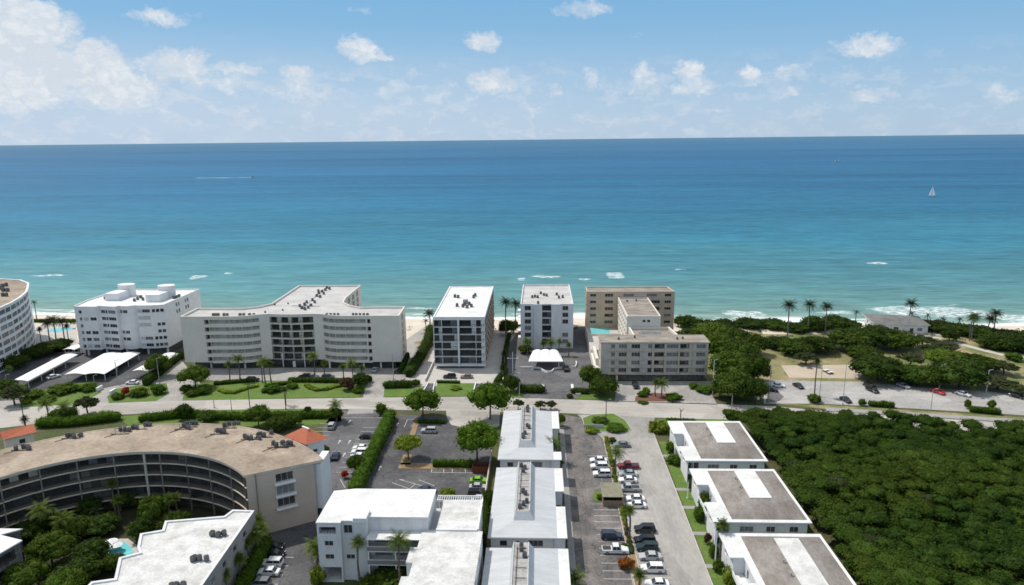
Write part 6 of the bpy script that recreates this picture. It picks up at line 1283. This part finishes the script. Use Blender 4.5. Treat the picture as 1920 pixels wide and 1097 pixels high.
for cx, cy, n in ((45, 838, 4), (137.5, 816, 4), (229, 808, 3), (263, 799, 4), (349, 799, 3), (357, 795, 3), (414, 808, 3), (430, 797, 4), (472, 818, 5), (496, 814, 3), (522, 833, 4), (538, 831, 3)):
    x, y = G(cx, cy, h+.4)
    for k in range(n): ac(x-.9*(n-1)/2+k*1.05+random.uniform(-.15, .15), y+random.uniform(-1.0, 1.2), h, 'small grey condenser on the curved brown roof', .9)
    g = MB(); g.tube((x-2.2, y-1.3, h+.1), (x+2.4, y-1.0, h+.1), .09, .09, 5); g.tube((x-1, y-1.3, h+.1), (x-2.6, y-3.2, h+.1), .07, .07, 5); g.tube((x+1.2, y-1.1, h+.1), (x+1.2, y+1.6, h+1.3), .05, .05, 5)
    for q in (-1.4, 0, 1.4): g.tube((x+q, y-.6, h), (x+q, y-.6, h+1.2), .05, .05, 5)
    g.tube((x-1.4, y-.6, h+1.2), (x+1.4, y-.6, h+1.2), .05, .05, 5); tag(g.build('roof_pipes', M['darkmetal']), 'dark pipes and rails between the condensers on the curved brown roof', 'pipe', 'pipe frames on the curved roof')
# wide cream block
for px in (400, 405, 409, 420, 426, 450, 457, 468, 476, 613, 620, 627, 634, 662, 668, 675, 682, 689): x, y = G(px, 590, 20.9); ac(x, y, 20.35, 'small grey condenser behind the front edge of the wide cream roof')
for px, py in ((562, 573), (566, 577), (571, 570), (575, 566), (578, 576), (583, 572), (586, 562), (590, 566), (594, 554), (598, 549), (600, 556), (604, 546), (607, 550), (610, 543), (613, 539), (618, 541), (597, 545), (572, 579)): x, y = G(px, py, 20.8); ac(x, y, 20.3, 'small grey condenser in the middle of the wide cream roof')
for px, py in ((515, 570), (540, 568), (530, 580), (497, 584)): x, y = G(px, py, 20.8); ac(x, y, 20.3, 'low vent hood on the left part of the wide cream roof', .6)
pipes([(548, 573), (600, 574)], 20.3, 'dark pipe run across the wide cream roof'); pipes([(566, 579), (600, 548)], 20.3, 'long dark pipe run along the stem of the wide cream roof')
# dark balconied block
for px, py in ((857, 573), (868, 574), (872, 571), (876, 576), (880, 570), (884, 574), (853, 556), (859, 557), (888, 557), (891, 554), (875, 565)): x, y = G(px, py, 20.4); ac(x, y, 20.05, 'small grey condenser on the bright white roof with dark balconies below', 1.15)
g = MB(); x, y = G(873, 567, 20.5); g.box(x-1, x+1, y-.8, y+.8, 20.01, 21.7); tag(g.build('roof_hatch', M['greymetal']), 'grey roof hatch box on the bright white roof with dark balconies below', 'hatch')
for px, py in ((998, 556), (1003, 555), (1008, 556), (1014, 549), (1020, 552), (1025, 553), (1044, 551), (1048, 557), (1055, 556), (1009, 567)): x, y = G(px, py, 18.9); ac(x, y, 18.35, 'small grey condenser on the pale roof of the small white block')
for px, py in ((197, 559), (202, 559), (252, 563), (258, 560), (264, 557), (268, 561), (326, 558), (332, 557), (336, 555)): x, y = G(px, py, 21); ac(x, y, 20.55, 'small grey condenser between the white roof towers', 1.1)
for px, py in ((5, 536), (12, 534), (6, 544), (14, 544), (5, 553), (12, 553), (0, 540)): x, y = G(px, py, 24.8); ac(x, y, 24.3, 'small grey condenser on the tan roof at the left edge', 1.3)
for px, py in ((1176, 562), (1193, 561), (1160, 634), (1190, 631), (1280, 633), (1270, 634)): x, y = G(px, py, 20); ac(*G(px, py, 18 if py < 600 else 15), (20.0 if py < 545 else 17.2) if py < 600 else 14.55, 'small vent unit on the weathered beige roofs', .7)
for px, py in ((398, 999), (409, 1001), (420, 998), (387, 1046), (361, 1047), (365, 1045), (374, 1045), (322, 1097), (330, 1096), (343, 1095)): x, y = G(px, py, 10.4); ac(x, y, 9.8, 'small grey condenser on the stained white stepped roof', .95)
pipes([(395, 1006), (424, 1006)], 9.8, 'dark pipe beside the condensers on the stained white stepped roof')
for yy0, yy1, nm in ((167, 190, 'first'), (132, 153, 'second'), (96, 119.8, 'third')):
    for k, f in enumerate((.05, .1, .16, .32, .37, .82, .9, .95)):
        y = yy0+(yy1-yy0)*f; ac(-3.5+random.uniform(-.8, .8), y, 9.02, 'small grey condenser in the roof well of the %s grey roof from the street' % nm, .85)
    g = MB(); g.tube((-4.2, yy0, 9.12), (-4.2, yy1-1, 9.12), .06, .06, 5); 
    for q in np.arange(yy0+1, yy1-1, 3.0): g.tube((-4.5, q, 9.15), (-2.4, q, 9.15), .05, .05, 5)
    tag(g.build('pipe_run', M['darkmetal']), 'dark pipe run along the roof well of the %s grey roof from the street' % nm, 'pipe')
for px, py in ((940, 815), (960, 905), (962, 907), (952, 1000)): x, y = G(px, py, 7.1)
# ------------------------------------------------------------------ cars
def car_body(L, W, prof, cab, hb):
    """prof: side profile of the lower body [(x,z)], cab: (xa0,xa1,xb0,xb1,z0,z1) cabin base and top"""
    g = MB(); n = len(prof); w = W/2
    secs = [(-w, .86, .0), (-w*.97, .97, .02), (w*.97, .97, .02), (w, .86, .0)]
    ys = [-w, -w*.93, w*.93, w]; sc = [.93, 1.0, 1.0, .93]; zc = [.94, 1, 1, .94]
    rings = [[(x*sc[i], ys[i], .22+(z-.22)*zc[i]) for x, z in prof] for i in range(4)]
    for i in range(3):
        for k in range(n):
            j = (k+1) % n; g.poly([rings[i][k], rings[i][j], rings[i+1][j], rings[i+1][k]])
    g.poly(rings[0][::-1]); g.poly(rings[3])
    a0, a1, b0, b1, z0, z1 = cab; t = w*.78
    g.poly([(b0, -t, z1), (b1, -t, z1), (b1, t, z1), (b0, t, z1)]); g.poly([(b0, -t, z1-.06), (b1, -t, z1-.06), (b1, t, z1-.06), (b0, t, z1-.06)])
    for s_ in (-1, 1):      # pillars
        for (p, q) in ((a0, b0), (a1, b1), ((a0+a1)/2, (b0+b1)/2)):
            g.tube((p, s_*w*.92, z0), (q, s_*t, z1-.02), .045, .04, 5)
        g.tube((b0, s_*t, z1-.02), (b1, s_*t, z1-.02), .05, .05, 5)
    return g
def cab_glass(W, cab):
    a0, a1, b0, b1, z0, z1 = cab; w = W/2*.9; t = W/2*.76; g = MB(); z1 -= .03
    A = [(a0, -w, z0), (a1, -w, z0), (a1, w, z0), (a0, w, z0)]; B_ = [(b0, -t, z1), (b1, -t, z1), (b1, t, z1), (b0, t, z1)]
    for k in range(4): j = (k+1) % 4; g.poly([A[k], A[j], B_[j], B_[k]])
    return g
def car_proto(kind):
    t = thing('parked_car' if kind != 'pickup' else 'pickup_truck', 'x', 'car')
    if kind == 'sedan':
        L, W, hb = 4.7, 1.82, .9; cab = (-1.75, 1.1, -1.05, .35, .86, 1.42)
        prof = [(-2.3, .35), (-2.35, .6), (-2.25, .86), (-1.7, .93), (1.0, .92), (1.9, .80), (2.28, .62), (2.33, .4), (2.25, .25), (-2.2, .25)]
    elif kind == 'suv':
        L, W, hb = 4.8, 1.92, 1.0; cab = (-2.2, 1.15, -1.95, .45, 1.0, 1.68)
        prof = [(-2.35, .4), (-2.38, .8), (-2.3, 1.05), (1.1, 1.05), (2.0, .95), (2.3, .78), (2.36, .45), (2.28, .3), (-2.28, .3)]
    else:
        L, W, hb = 5.6, 1.95, 1.0; cab = (-.75, 1.25, -.6, .65, 1.02, 1.78)
        prof = [(-2.8, .45), (-2.82, 1.02), (-.9, 1.04), (1.3, 1.06), (2.4, .98), (2.72, .84), (2.78, .5), (2.7, .36), (-2.75, .36)]
    b = car_body(L, W, prof, cab, hb).build('body', CAR['white'], t); cab_glass(W, cab).build('windows', M['glass'], t)
    if kind == 'pickup':
        g = MB(); g.poly([(-2.7, -.8, 1.05), (-.95, -.8, 1.05), (-.95, .8, 1.05), (-2.7, .8, 1.05)]); g.build('cargo_bed', M['darkmetal'], t)
    ax = 1.42 if kind != 'pickup' else 1.75
    for sx in (-1, 1):
        for sy in (-1, 1):
            g = MB(); g.tube((sx*ax, sy*(W/2-.22), .34), (sx*ax, sy*(W/2+.015), .34), .34, .34, 12); wh = g.build('wheel', M['tyre'], t); g = MB(); g.tube((sx*ax, sy*(W/2+.01), .34), (sx*ax, sy*(W/2+.03), .34), .2, .2, 10); g.build('rim', M['rim'], wh)
    fx = prof[6][0] if kind != 'pickup' else 2.74
    for sy in (-1, 1):
        g = MB(); g.box(fx-.14, fx-.0, sy*W*.36-.18, sy*W*.36+.18, .55, .72); g.build('headlight', M['headlight'], t)
        g = MB(); x = min(p[0] for p in prof); g.box(x-.0, x+.12, sy*W*.37-.14, sy*W*.37+.14, .62, .80); g.build('tail_light', M['taillight'], t)
    for ch in t.children:
        if ch.name.startswith('body'): ch.material_slots[0].link = 'OBJECT'; ch.material_slots[0].material = CAR['white']
    return t
CP = {k: car_proto(k) for k in ('sedan', 'suv', 'pickup')}; CU = set()
def car(kind, color, px, py, ang, label, group, z=.05):
    x, y = G(px, py, .8+z); t = copy_tree(CP[kind]) if kind in CU else CP[kind]; CU.add(kind)
    t.location = (x, y, z); t.rotation_euler = (0, 0, math.radians(ang)); t['label'] = label; t['group'] = group
    t['category'] = {'sedan': 'car', 'suv': 'car', 'pickup': 'pickup truck'}[kind]
    for ch in t.children:
        if ch.name.startswith('body'): ch.material_slots[0].material = CAR[color]
    return t
g1_ = 'cars parked between the grey and the brown roofs'; g2_ = 'cars in the park lot'; g3_ = 'cars parked before the apartment blocks'; g4_ = 'cars in the lots left of the grey roofs'
for a in [('sedan', 'white', 1122, 861, 180, 'topmost white car of the left row, farthest up beside the walkway', g1_), ('suv', 'white', 1124, 873, 180, 'second white car from the top of the left row', g1_), ('suv', 'white', 1129, 887, 180, 'third white car from the top of the left row', g1_), ('suv', 'blue', 1147, 1003, 0, 'dark navy car right above the white pickup', g1_), ('pickup', 'white', 1154, 1029, 0, 'white pickup truck in the left row', g1_),
    ('sedan', 'grey', 1166, 832, 180, 'lone grey car at the top of the right row', g1_), ('pickup', 'maroon', 1178, 872, 180, 'maroon pickup truck under the palm', g1_), ('sedan', 'white', 1178, 886, 180, 'white car directly below the maroon pickup', g1_), ('sedan', 'white', 1177, 898, 180, 'white car between the maroon and the silver pickup', g1_), ('pickup', 'silver', 1178, 914, 180, 'silver pickup with grey bed beside the bin shelter', g1_),
    ('sedan', 'white', 1191, 933, 180, 'upper one of two adjoining white cars below the bin shelter', g1_), ('sedan', 'white', 1193, 945, 180, 'lower one of two adjoining white cars below the bin shelter', g1_), ('suv', 'black', 1209, 990, 180, 'black car topmost of the dark trio in the right row', g1_), ('suv', 'black', 1209, 1011, 180, 'black car in the middle of the dark trio', g1_), ('suv', 'teal', 1213, 1024, 180, 'dark teal car lowest of the dark trio', g1_),
    ('sedan', 'silver', 1219, 1041, 180, 'silver white car directly below the dark trio', g1_), ('suv', 'white', 1223, 1064, 180, 'white car beside the orange flowering bush', g1_), ('sedan', 'white', 1232, 1092, 180, 'white car cut by the bottom edge in the right row', g1_),
    ('sedan', 'white', 1459, 721, -20, 'white car at the left end of the park lot', g2_), ('sedan', 'black', 1446, 729, -20, 'dark car half under the trees at the left end of the park lot', g2_), ('sedan', 'black', 1497, 722, -75, 'black car near the upper edge of the park lot left of the sandy court', g2_), ('sedan', 'black', 1586, 748, -80, 'black car at the lower edge of the park lot beside the thin pole', g2_), ('suv', 'black', 1632, 723, -70, 'black car in the tree shade of the park lot', g2_), ('sedan', 'silver', 1694, 722, -70, 'pale car in the shade between the lot trees', g2_),
    ('sedan', 'red', 1759, 733, -65, 'red car beside the park lamp', g2_), ('sedan', 'white', 1806, 737, -55, 'white car right of the red car', g2_), ('sedan', 'black', 1907, 741, -55, 'black car near the right edge of the park lot', g2_), ('sedan', 'black', 1636, 730, -70, 'second black car just below the shaded one', g2_),
    ('suv', 'black', 843, 705, 180, 'black car before the dark balconied block', g3_), ('sedan', 'bronze', 875, 705, 180, 'bronze car before the dark balconied block', g3_), ('suv', 'black', 474, 711, 0, 'black car on the drive of the wide cream block, left', g3_), ('suv', 'black', 571, 705, 180, 'black car before the glass bow', g3_), ('sedan', 'grey', 586, 705, 0, 'grey car just right of the black one before the glass bow', g3_), ('suv', 'grey', 615, 706, 0, 'dark grey car right of the glass bow', g3_),
    ('sedan', 'silver', 703, 692, 90, 'silver car under the right end of the wide cream block', g3_), ('sedan', 'black', 751, 696, 0, 'dark car at the right corner of the wide cream block', g3_), ('sedan', 'white', 248, 716, 180, 'small white car near the carports behind the left island', g3_), ('suv', 'black', 1191.5, 722, -88, 'black car before the garage of the beige complex', g3_), ('pickup', 'black', 1062, 690, 90, 'black truck at the right side of the vaulted canopy', g3_), ('sedan', 'white', 100, 705, 60, 'white car under the long narrow carport', g3_), ('sedan', 'black', 211, 700, 55, 'dark car under the wide double carport', g3_),
    ('suv', 'silver', 622, 797, 95, 'silver car beside the bush at the entrance of the left lot', g4_), ('sedan', 'black', 689, 817, 0, 'black car left of the diagonal hedge, upper one', g4_), ('sedan', 'blue', 629, 853, 95, 'navy car in the middle of the left lot lane', g4_), ('sedan', 'white', 676, 838, 180, 'topmost of the white cars by the diagonal hedge', g4_), ('suv', 'white', 674, 846, 180, 'middle one of the white cars by the diagonal hedge', g4_), ('sedan', 'white', 671, 854, 180, 'third of the white cars by the diagonal hedge', g4_), ('sedan', 'silver', 668, 866, 180, 'silver car half under the diagonal hedge', g4_),
    ('suv', 'silver', 804, 806, 178, 'white silver car alone in the middle lot', g4_), ('sedan', 'green', 898, 899, 0, 'lime green car in the row by the fence', g4_), ('sedan', 'silver', 897, 911, 0, 'silver car below the lime green one', g4_), ('suv', 'black', 895, 924, 0, 'black car in the row by the fence', g4_), ('sedan', 'silver', 901, 934, 0, 'silver car lowest in the row by the fence', g4_), ('sedan', 'blue', 800, 917, 0, 'dark blue car peeking over the bright white roof', g4_),
    ('sedan', 'black', 513, 1036, 0, 'black car topmost in the lot beside the stepped roof', g4_), ('suv', 'white', 509, 1054, 180, 'upper white car in the lot beside the stepped roof', g4_), ('sedan', 'white', 503, 1070, 180, 'lower white car in the lot beside the stepped roof', g4_), ('suv', 'grey', 485, 1092, 180, 'dark grey car at the bottom edge beside the stepped roof', g4_), ('sedan', 'black', 512, 1022, 0, 'shadowed dark car above the black one beside the stepped roof', g4_)]: car(*a)
# ------------------------------------------------------------------ poles, boats, umbrellas, small things
def pole(bx, by, tx, ty, label, kind='lamp', m='polegrey', arm=1.1, dirx=1, w=.16, h=None):
    x, y = G(bx, by); h = h or height_at(x, y, ty); t = thing('street_lamp' if kind != 'utility' else 'utility_pole', label, 'street lamp' if kind != 'utility' else 'utility pole', (x, y, 0), 0, 'street lamps and poles')
    g = MB(); g.tube((x, y, 0), (x, y, h), w, w*.6, 8); g.tube((x, y, 0), (x, y, .3), w*1.7, w*1.6, 8); g.build('pole', M[m], t)
    if kind == 'lamp':
        g = MB(); g.tube((x, y, h-.1), (x+dirx*arm, y, h+.25), .06, .045, 6); a = g.build('arm', M[m], t); g = MB(); g.box(x+dirx*arm-.3, x+dirx*arm+.3, y-.12, y+.12, h+.17, h+.28); g.build('lamp_head', M['greymetal'], a)
    if kind == 'cross':
        for s_ in (-1, 1):
            g = MB(); g.tube((x, y, h*.70), (x+s_*1.6, y, h*.70+.1), .06, .05, 6); a = g.build('arm', M[m], t); g = MB(); g.box(x+s_*1.8-.25, x+s_*1.8+.25, y-.16, y+.16, h*.70+.02, h*.70+.16); g.build('lamp_head', M['white'], a)
    if kind == 'utility':
        g = MB(); g.box(x-1.0, x+1.0, y-.06, y+.06, h-.7, h-.55); a = g.build('crossarm', M[m], t)
        for q in (-.9, -.4, .4, .9): g = MB(); g.tube((x+q, y, h-.55), (x+q, y, h-.35), .05, .04, 6); g.build('insulator', M['greymetal'], a)
    return t
for a in [(299.8, 724, 298, 672, 'white pole beside the tree on the small island', 'lamp'), (221.6, 722, 220, 676, 'white pole in front of the wide double carport', 'lamp'), (178, 727, 177, 704, 'short white pole at the left island', 'lamp'), (15, 732, 13, 703, 'pole at the left edge below the curved block', 'lamp'), (470, 779, 468, 722, 'tall black lamp pole on the near side of the street', 'lamp', 'darkmetal'), (536, 768, 535, 738, 'thin pole at the street left of the driveway', 'lamp', 'darkmetal'),
    (402, 765, 402, 747, 'short thin post on the street verge', 'post'), (436, 784, 436, 750, 'white post behind the curved roof', 'post'), (738, 712, 735, 662, 'pale pole before the right end of the wide cream block', 'lamp'), (961.5, 700, 961.4, 660, 'white lamp with two arms in the dark forecourt', 'cross', 'white'), (1336, 739, 1335.5, 675, 'white pole between the beige complex and the big trees', 'lamp', 'white'), (1441, 753, 1443, 684, 'pole at the left end of the park lot', 'lamp'),
    (1536, 751, 1537.6, 684, 'thin pole left of the sandy court middle', 'lamp', 'greymetal'), (1580, 759, 1585, 681, 'thin pole by the black car of the park lot', 'lamp', 'greymetal'), (1745, 770, 1748, 730, 'thin pole at the lower edge of the park lot', 'lamp', 'greymetal'), (1761, 727, 1764, 684, 'white lamp behind the red car', 'lamp', 'white'), (1849, 735, 1852, 694, 'white lamp right of the white car in the park lot', 'lamp', 'white'), (1136, 797, 1135.7, 750, 'black lamp pole on the entrance island', 'lamp', 'darkmetal'),
    (48, 805, 47, 745, 'dark lamp pole at the left beside the gatehouse', 'lamp', 'darkmetal'), (1128, 931, 1127, 898, 'cream pole in the planter below the bin shelter', 'post', 'cream'), (1340, 1070, 1342, 996, 'thin pole before the third brown roofed house', 'post', 'white'), (1289, 935, 1290, 905, 'thin pole before the second brown roofed house', 'post', 'white'), (974, 745, 972, 716, 'sign pole beside the left hedge of the dark entrance', 'post'), (1372, 765, 1372, 742, 'thin post under the big trees', 'post'), (370, 726, 366, 672, 'thin pole before the left wall of the wide cream block', 'post', 'white')]:
    pole(*a, w=.16 if (len(a) < 7 or a[6] != 'greymetal') else .11)
def sailboat():
    x, y = G(1747, 368, SZ); t = thing('sailboat', 'white sailboat with raised triangular sails far out on the right', 'sailboat', (x, y, SZ)); L = 6.
    k = 1.15
    g = MB(); hull = [(-6, 0), (-5, -1.5), (0, -1.9), (4, -1.2), (6.4, 0), (4, 1.2), (0, 1.9), (-5, 1.5)]
    lo_ = [(a*.85, b*.5, -.3) for a, b in hull]; hi_ = [(a, b, 1.2) for a, b in hull]
    for i in range(8): j = (i+1) % 8; g.poly([lo_[i], lo_[j], hi_[j], hi_[i]])
    g.poly(hi_); g.poly(lo_[::-1]); g.build('hull', M['white'], t, origin=(0, 0, 0))
    g = MB(); g.tube((.5, 0, 1.2), (.5, 0, 17), .14, .08, 6); g.tube((.5, 0, 2.3), (-5, 0, 2.3), .09, .07, 6); g.build('mast', M['greymetal'], t, origin=(0, 0, 0))
    def sail(nm, P3):
        g = MB(); n = 6
        a, b, c = map(Vector, P3)
        for i in range(n):
            for s_ in (0,):
                f0, f1 = i/n, (i+1)/n; p0 = a.lerp(c, f0); q0 = b.lerp(c, f0); p1 = a.lerp(c, f1); q1 = b.lerp(c, f1); bow = lambda u, v, f: (u+v)/2+Vector((0, .9*(1-f), 0))
                g.poly([p0, bow(p0, q0, f0), bow(p1, q1, f1), p1]); g.poly([bow(p0, q0, f0), q0, q1, bow(p1, q1, f1)])
        g.build(nm, M['sailcloth'], t, origin=(0, 0, 0))
    sail('mainsail', ((.3, 0, 2.5), (-4.8, 0, 2.5), (.4, 0, 16.5))); sail('foresail', ((.8, 0, 2.0), (6, 0, 1.5), (.7, 0, 14)))
    t.rotation_euler = (0, 0, math.radians(-12)); t.scale = (.8, .8, .9)
sailboat()
def motorboat(px, py, s, label, wake=0, ang=0, tall=0):
    x, y = G(px, py, SZ); t = thing('motorboat', label, 'boat', (x, y, SZ)); g = MB(); hull = [(-4, -1.4), (2, -1.5), (4.6, 0), (2, 1.5), (-4, 1.4)]
    lo_ = [(a*.9, b*.6, -.2) for a, b in hull]; hi_ = [(a, b, 1.5+.4*(a > 3)) for a, b in hull]
    for i in range(5): j = (i+1) % 5; g.poly([lo_[i], lo_[j], hi_[j], hi_[i]])
    g.poly(hi_); g.build('hull', M['white'], t, origin=(0, 0, 0))
    g = MB(); g.frustum((-2, 1.4, -1.1, 1.1), 1.5, (-1.6, .4, -.9, .9), 3.0+tall, 1, 0); g.build('cabin', [M['white'], M['curtain']], t, origin=(0, 0, 0))
    g = MB(); g.tube((-1, 0, 3+tall), (-1, 0, 5+tall), .08, .05, 5); g.build('antenna', M['greymetal'], t, origin=(0, 0, 0))
    t.scale = (s, s, s); t.rotation_euler = (0, 0, ang)
    if wake:
        g = MB(); n = 24; rng = random.Random(3)
        for i in range(n):
            a, b = i/n, (i+1)/n; w0, w1 = 4+4*a, 4+4*b
            g.poly([(x-3-wake*a, y-w0, SZ+.12), (x-3-wake*b, y-w1, SZ+.12), (x-3-wake*b, y+w1, SZ+.12), (x-3-wake*a, y+w0, SZ+.12)])
        m = mat('wake_foam', (.62, .74, .80), .6, scale=.12, col2=(.10, .24, .36), stretch=(.25, .6, 1), lo=.45, hi=.65); o = g.build('wake', m); tag(o, 'thin white wake trailing left behind the speeding motorboat', 'wake', kind='stuff')
motorboat(474, 333, 1.5, 'dark and white motorboat speeding right with a long wake', 140, 0)
motorboat(1436, 269, 3.6, 'white ship close under the horizon on the right', 0, .1, .6)
motorboat(1569, 303, 1.7, 'small boat between the ship and the sailboat', 0, .2)
motorboat(1908, 272, 3.0, 'pale ship close under the horizon at the right edge', 0, 3.0)
def umbrella(px, py, label, r=1.6, h=2.4, m='canvas'):
    x, y = G(px, py, h); t = thing('parasol', label, 'parasol', (x, y, 0)); g = MB(); g.tube((x, y, 0), (x, y, h), .04, .04, 6); g.build('pole', M['wood'], t); g = MB(); n = 12
    for k in range(n):
        a, b = 2*math.pi*k/n, 2*math.pi*(k+1)/n; g.poly([(x+r*math.cos(a), y+r*math.sin(a), h-.5), (x+r*math.cos(b), y+r*math.sin(b), h-.5), (x, y, h)])
    g.build('canopy', M[m], t)
umbrella(208, 1011, 'white round parasol behind the garden pool', 1.3); umbrella(199, 1020, 'white round parasol left of the garden pool', 1.2)
umbrella(218, 1018, 'low white parasol over the upper edge of the garden pool', 1.2, 2.0)
umbrella(786, 640, 'straw coloured beach parasol between the cream block and the dark balconied block', 2.2, 2.6, 'strawmulch')
def table(px, py, label):
    x, y = G(px, py); t = thing('picnic_table', label, 'picnic table', (x, y, 0), .3); g = MB(); g.box(-1.1, 1.1, -.4, .4, .72, .78); g.build('table_top', M['white'], t, origin=(0, 0, 0))
    for s_ in (-1, 1): g = MB(); g.box(-1.1, 1.1, s_*.75-.14, s_*.75+.14, .42, .47); g.build('bench', M['darkmetal'], t, origin=(0, 0, 0)); g = MB(); g.box(s_*.8-.05, s_*.8+.05, -.8, .8, .0, .42); g.box(s_*.8-.05, s_*.8+.05, -.1, .1, .42, .72); g.build('leg_frame', M['darkmetal'], t, origin=(0, 0, 0))
table(1549, 697, 'dark and white picnic table on the sandy court'); table(1556, 701, 'dark picnic table right beside the white topped one on the sandy court')
def sign(px, py, w_, h_, label, m='white', post=1.0, col=None):
    x, y = G(px, py); t = thing('sign', label, 'sign', (x, y, 0)); g = MB(); g.box(x-w_/2, x+w_/2, y-.06, y+.06, post, post+h_); g.build('panel', M[m], t); g = MB()
    for q in (-1, 1): g.tube((x+q*w_*.4, y+.0, 0), (x+q*w_*.4, y, post), .05, .05, 6)
    g.build('post', M['greymetal'], t)
sign(973, 722, 1.0, 1.4, 'small white sign board beside the dark tree left of the dark entrance', 'white', 3.2)
sign(1113, 803, 6.0, 1.1, 'long low pale blue grey sign on the entrance island', 'roof_metal', .15); sign(1219, 800, .6, 1.6, 'small reddish sign at the corner of the right hand lawn', 'tile_red', .2)
sign(150, 732, 4.5, .8, 'low white entrance sign on the left island', 'white', .1); sign(1421, 757, .8, 1.0, 'small white sign under the big trees beside the street', 'white', 1.5); sign(1084, 742, 1.8, .6, 'small yellow white sign at the right of the dark entrance', 'cream', .3)
# gate pillars of the dark entrance
for px, lb in ((1018, 'left white gate pillar of the dark entrance'), (1073, 'right white gate pillar of the dark entrance')):
    x, y = G(px, 733); g = MB(); g.box(x-.35, x+.35, y-2, y+2, 0, 1.6); g.box(x-.42, x+.42, y-2.07, y+2.07, 1.601, 1.75); tag(g.build('gate_pillar', M['white']), lb, 'pillar')
for px, py in ((187, 732), (212, 738)):
    x, y = G(px, py); g = MB(); g.box(x-.3, x+.3, y-1.5, y+1.5, 0, 1.3); g.box(x-.36, x+.36, y-1.56, y+1.56, 1.301, 1.42); tag(g.build('gate_pillar', M['white']), 'white pillar at the %s side of the left driveway' % ('near' if px < 200 else 'far'), 'pillar')
# bare tree stump sculpture by the street
x, y = G(1276, 783); t = thing('bare_tree', 'small bare dark trunk with stubby limbs behind the first brown roof', 'tree', (x, y, 0)); g = MB(); g.tube((x, y, 0), (x, y, 2.6), .16, .12, 7); g.tube((x, y, 1.8), (x+.9, y, 3.0), .10, .06, 6); g.tube((x, y, 2.4), (x-.5, y, 3.2), .09, .05, 6); g.build('trunk', M['darkmetal'], t)
# curved kerbs around the small lawns
for pts_ in (ISL,):
    g = MB(); ribbon(g, pts_+[pts_[0]], 0, .16, 0, .17); tag(g.build('kerb', M['kerb']), kind='structure')
# grass tufts are part of the lawn sheets; loose plants along the dune
rng = np.random.default_rng(9); bl = []
for k in range(420):
    x = rng.uniform(-290, 300); 
    if x > 60 or rng.uniform() < .5:
        y = shore_y(x)-16-rng.uniform(2, 16); s = rng.uniform(.5, 1.3); bl.append((x, y, .2, s, s, s*.5))
V, Fq = leaves(np.array(bl), 26, .4, rng, up=.6, zmin=0); tag(npmesh('dune_grass', V, Fq, M['leaf_olive']), 'low dune plants scattered along the back of the beach', 'dune plants', kind='stuff')
# protos never placed are removed
for d in (P, PP):
    for k, t in d.items():
        if id(t) not in USED2:
            for ch in list(t.children_recursive): bpy.data.objects.remove(ch)
            bpy.data.objects.remove(t)
print('objects', len(bpy.data.objects))
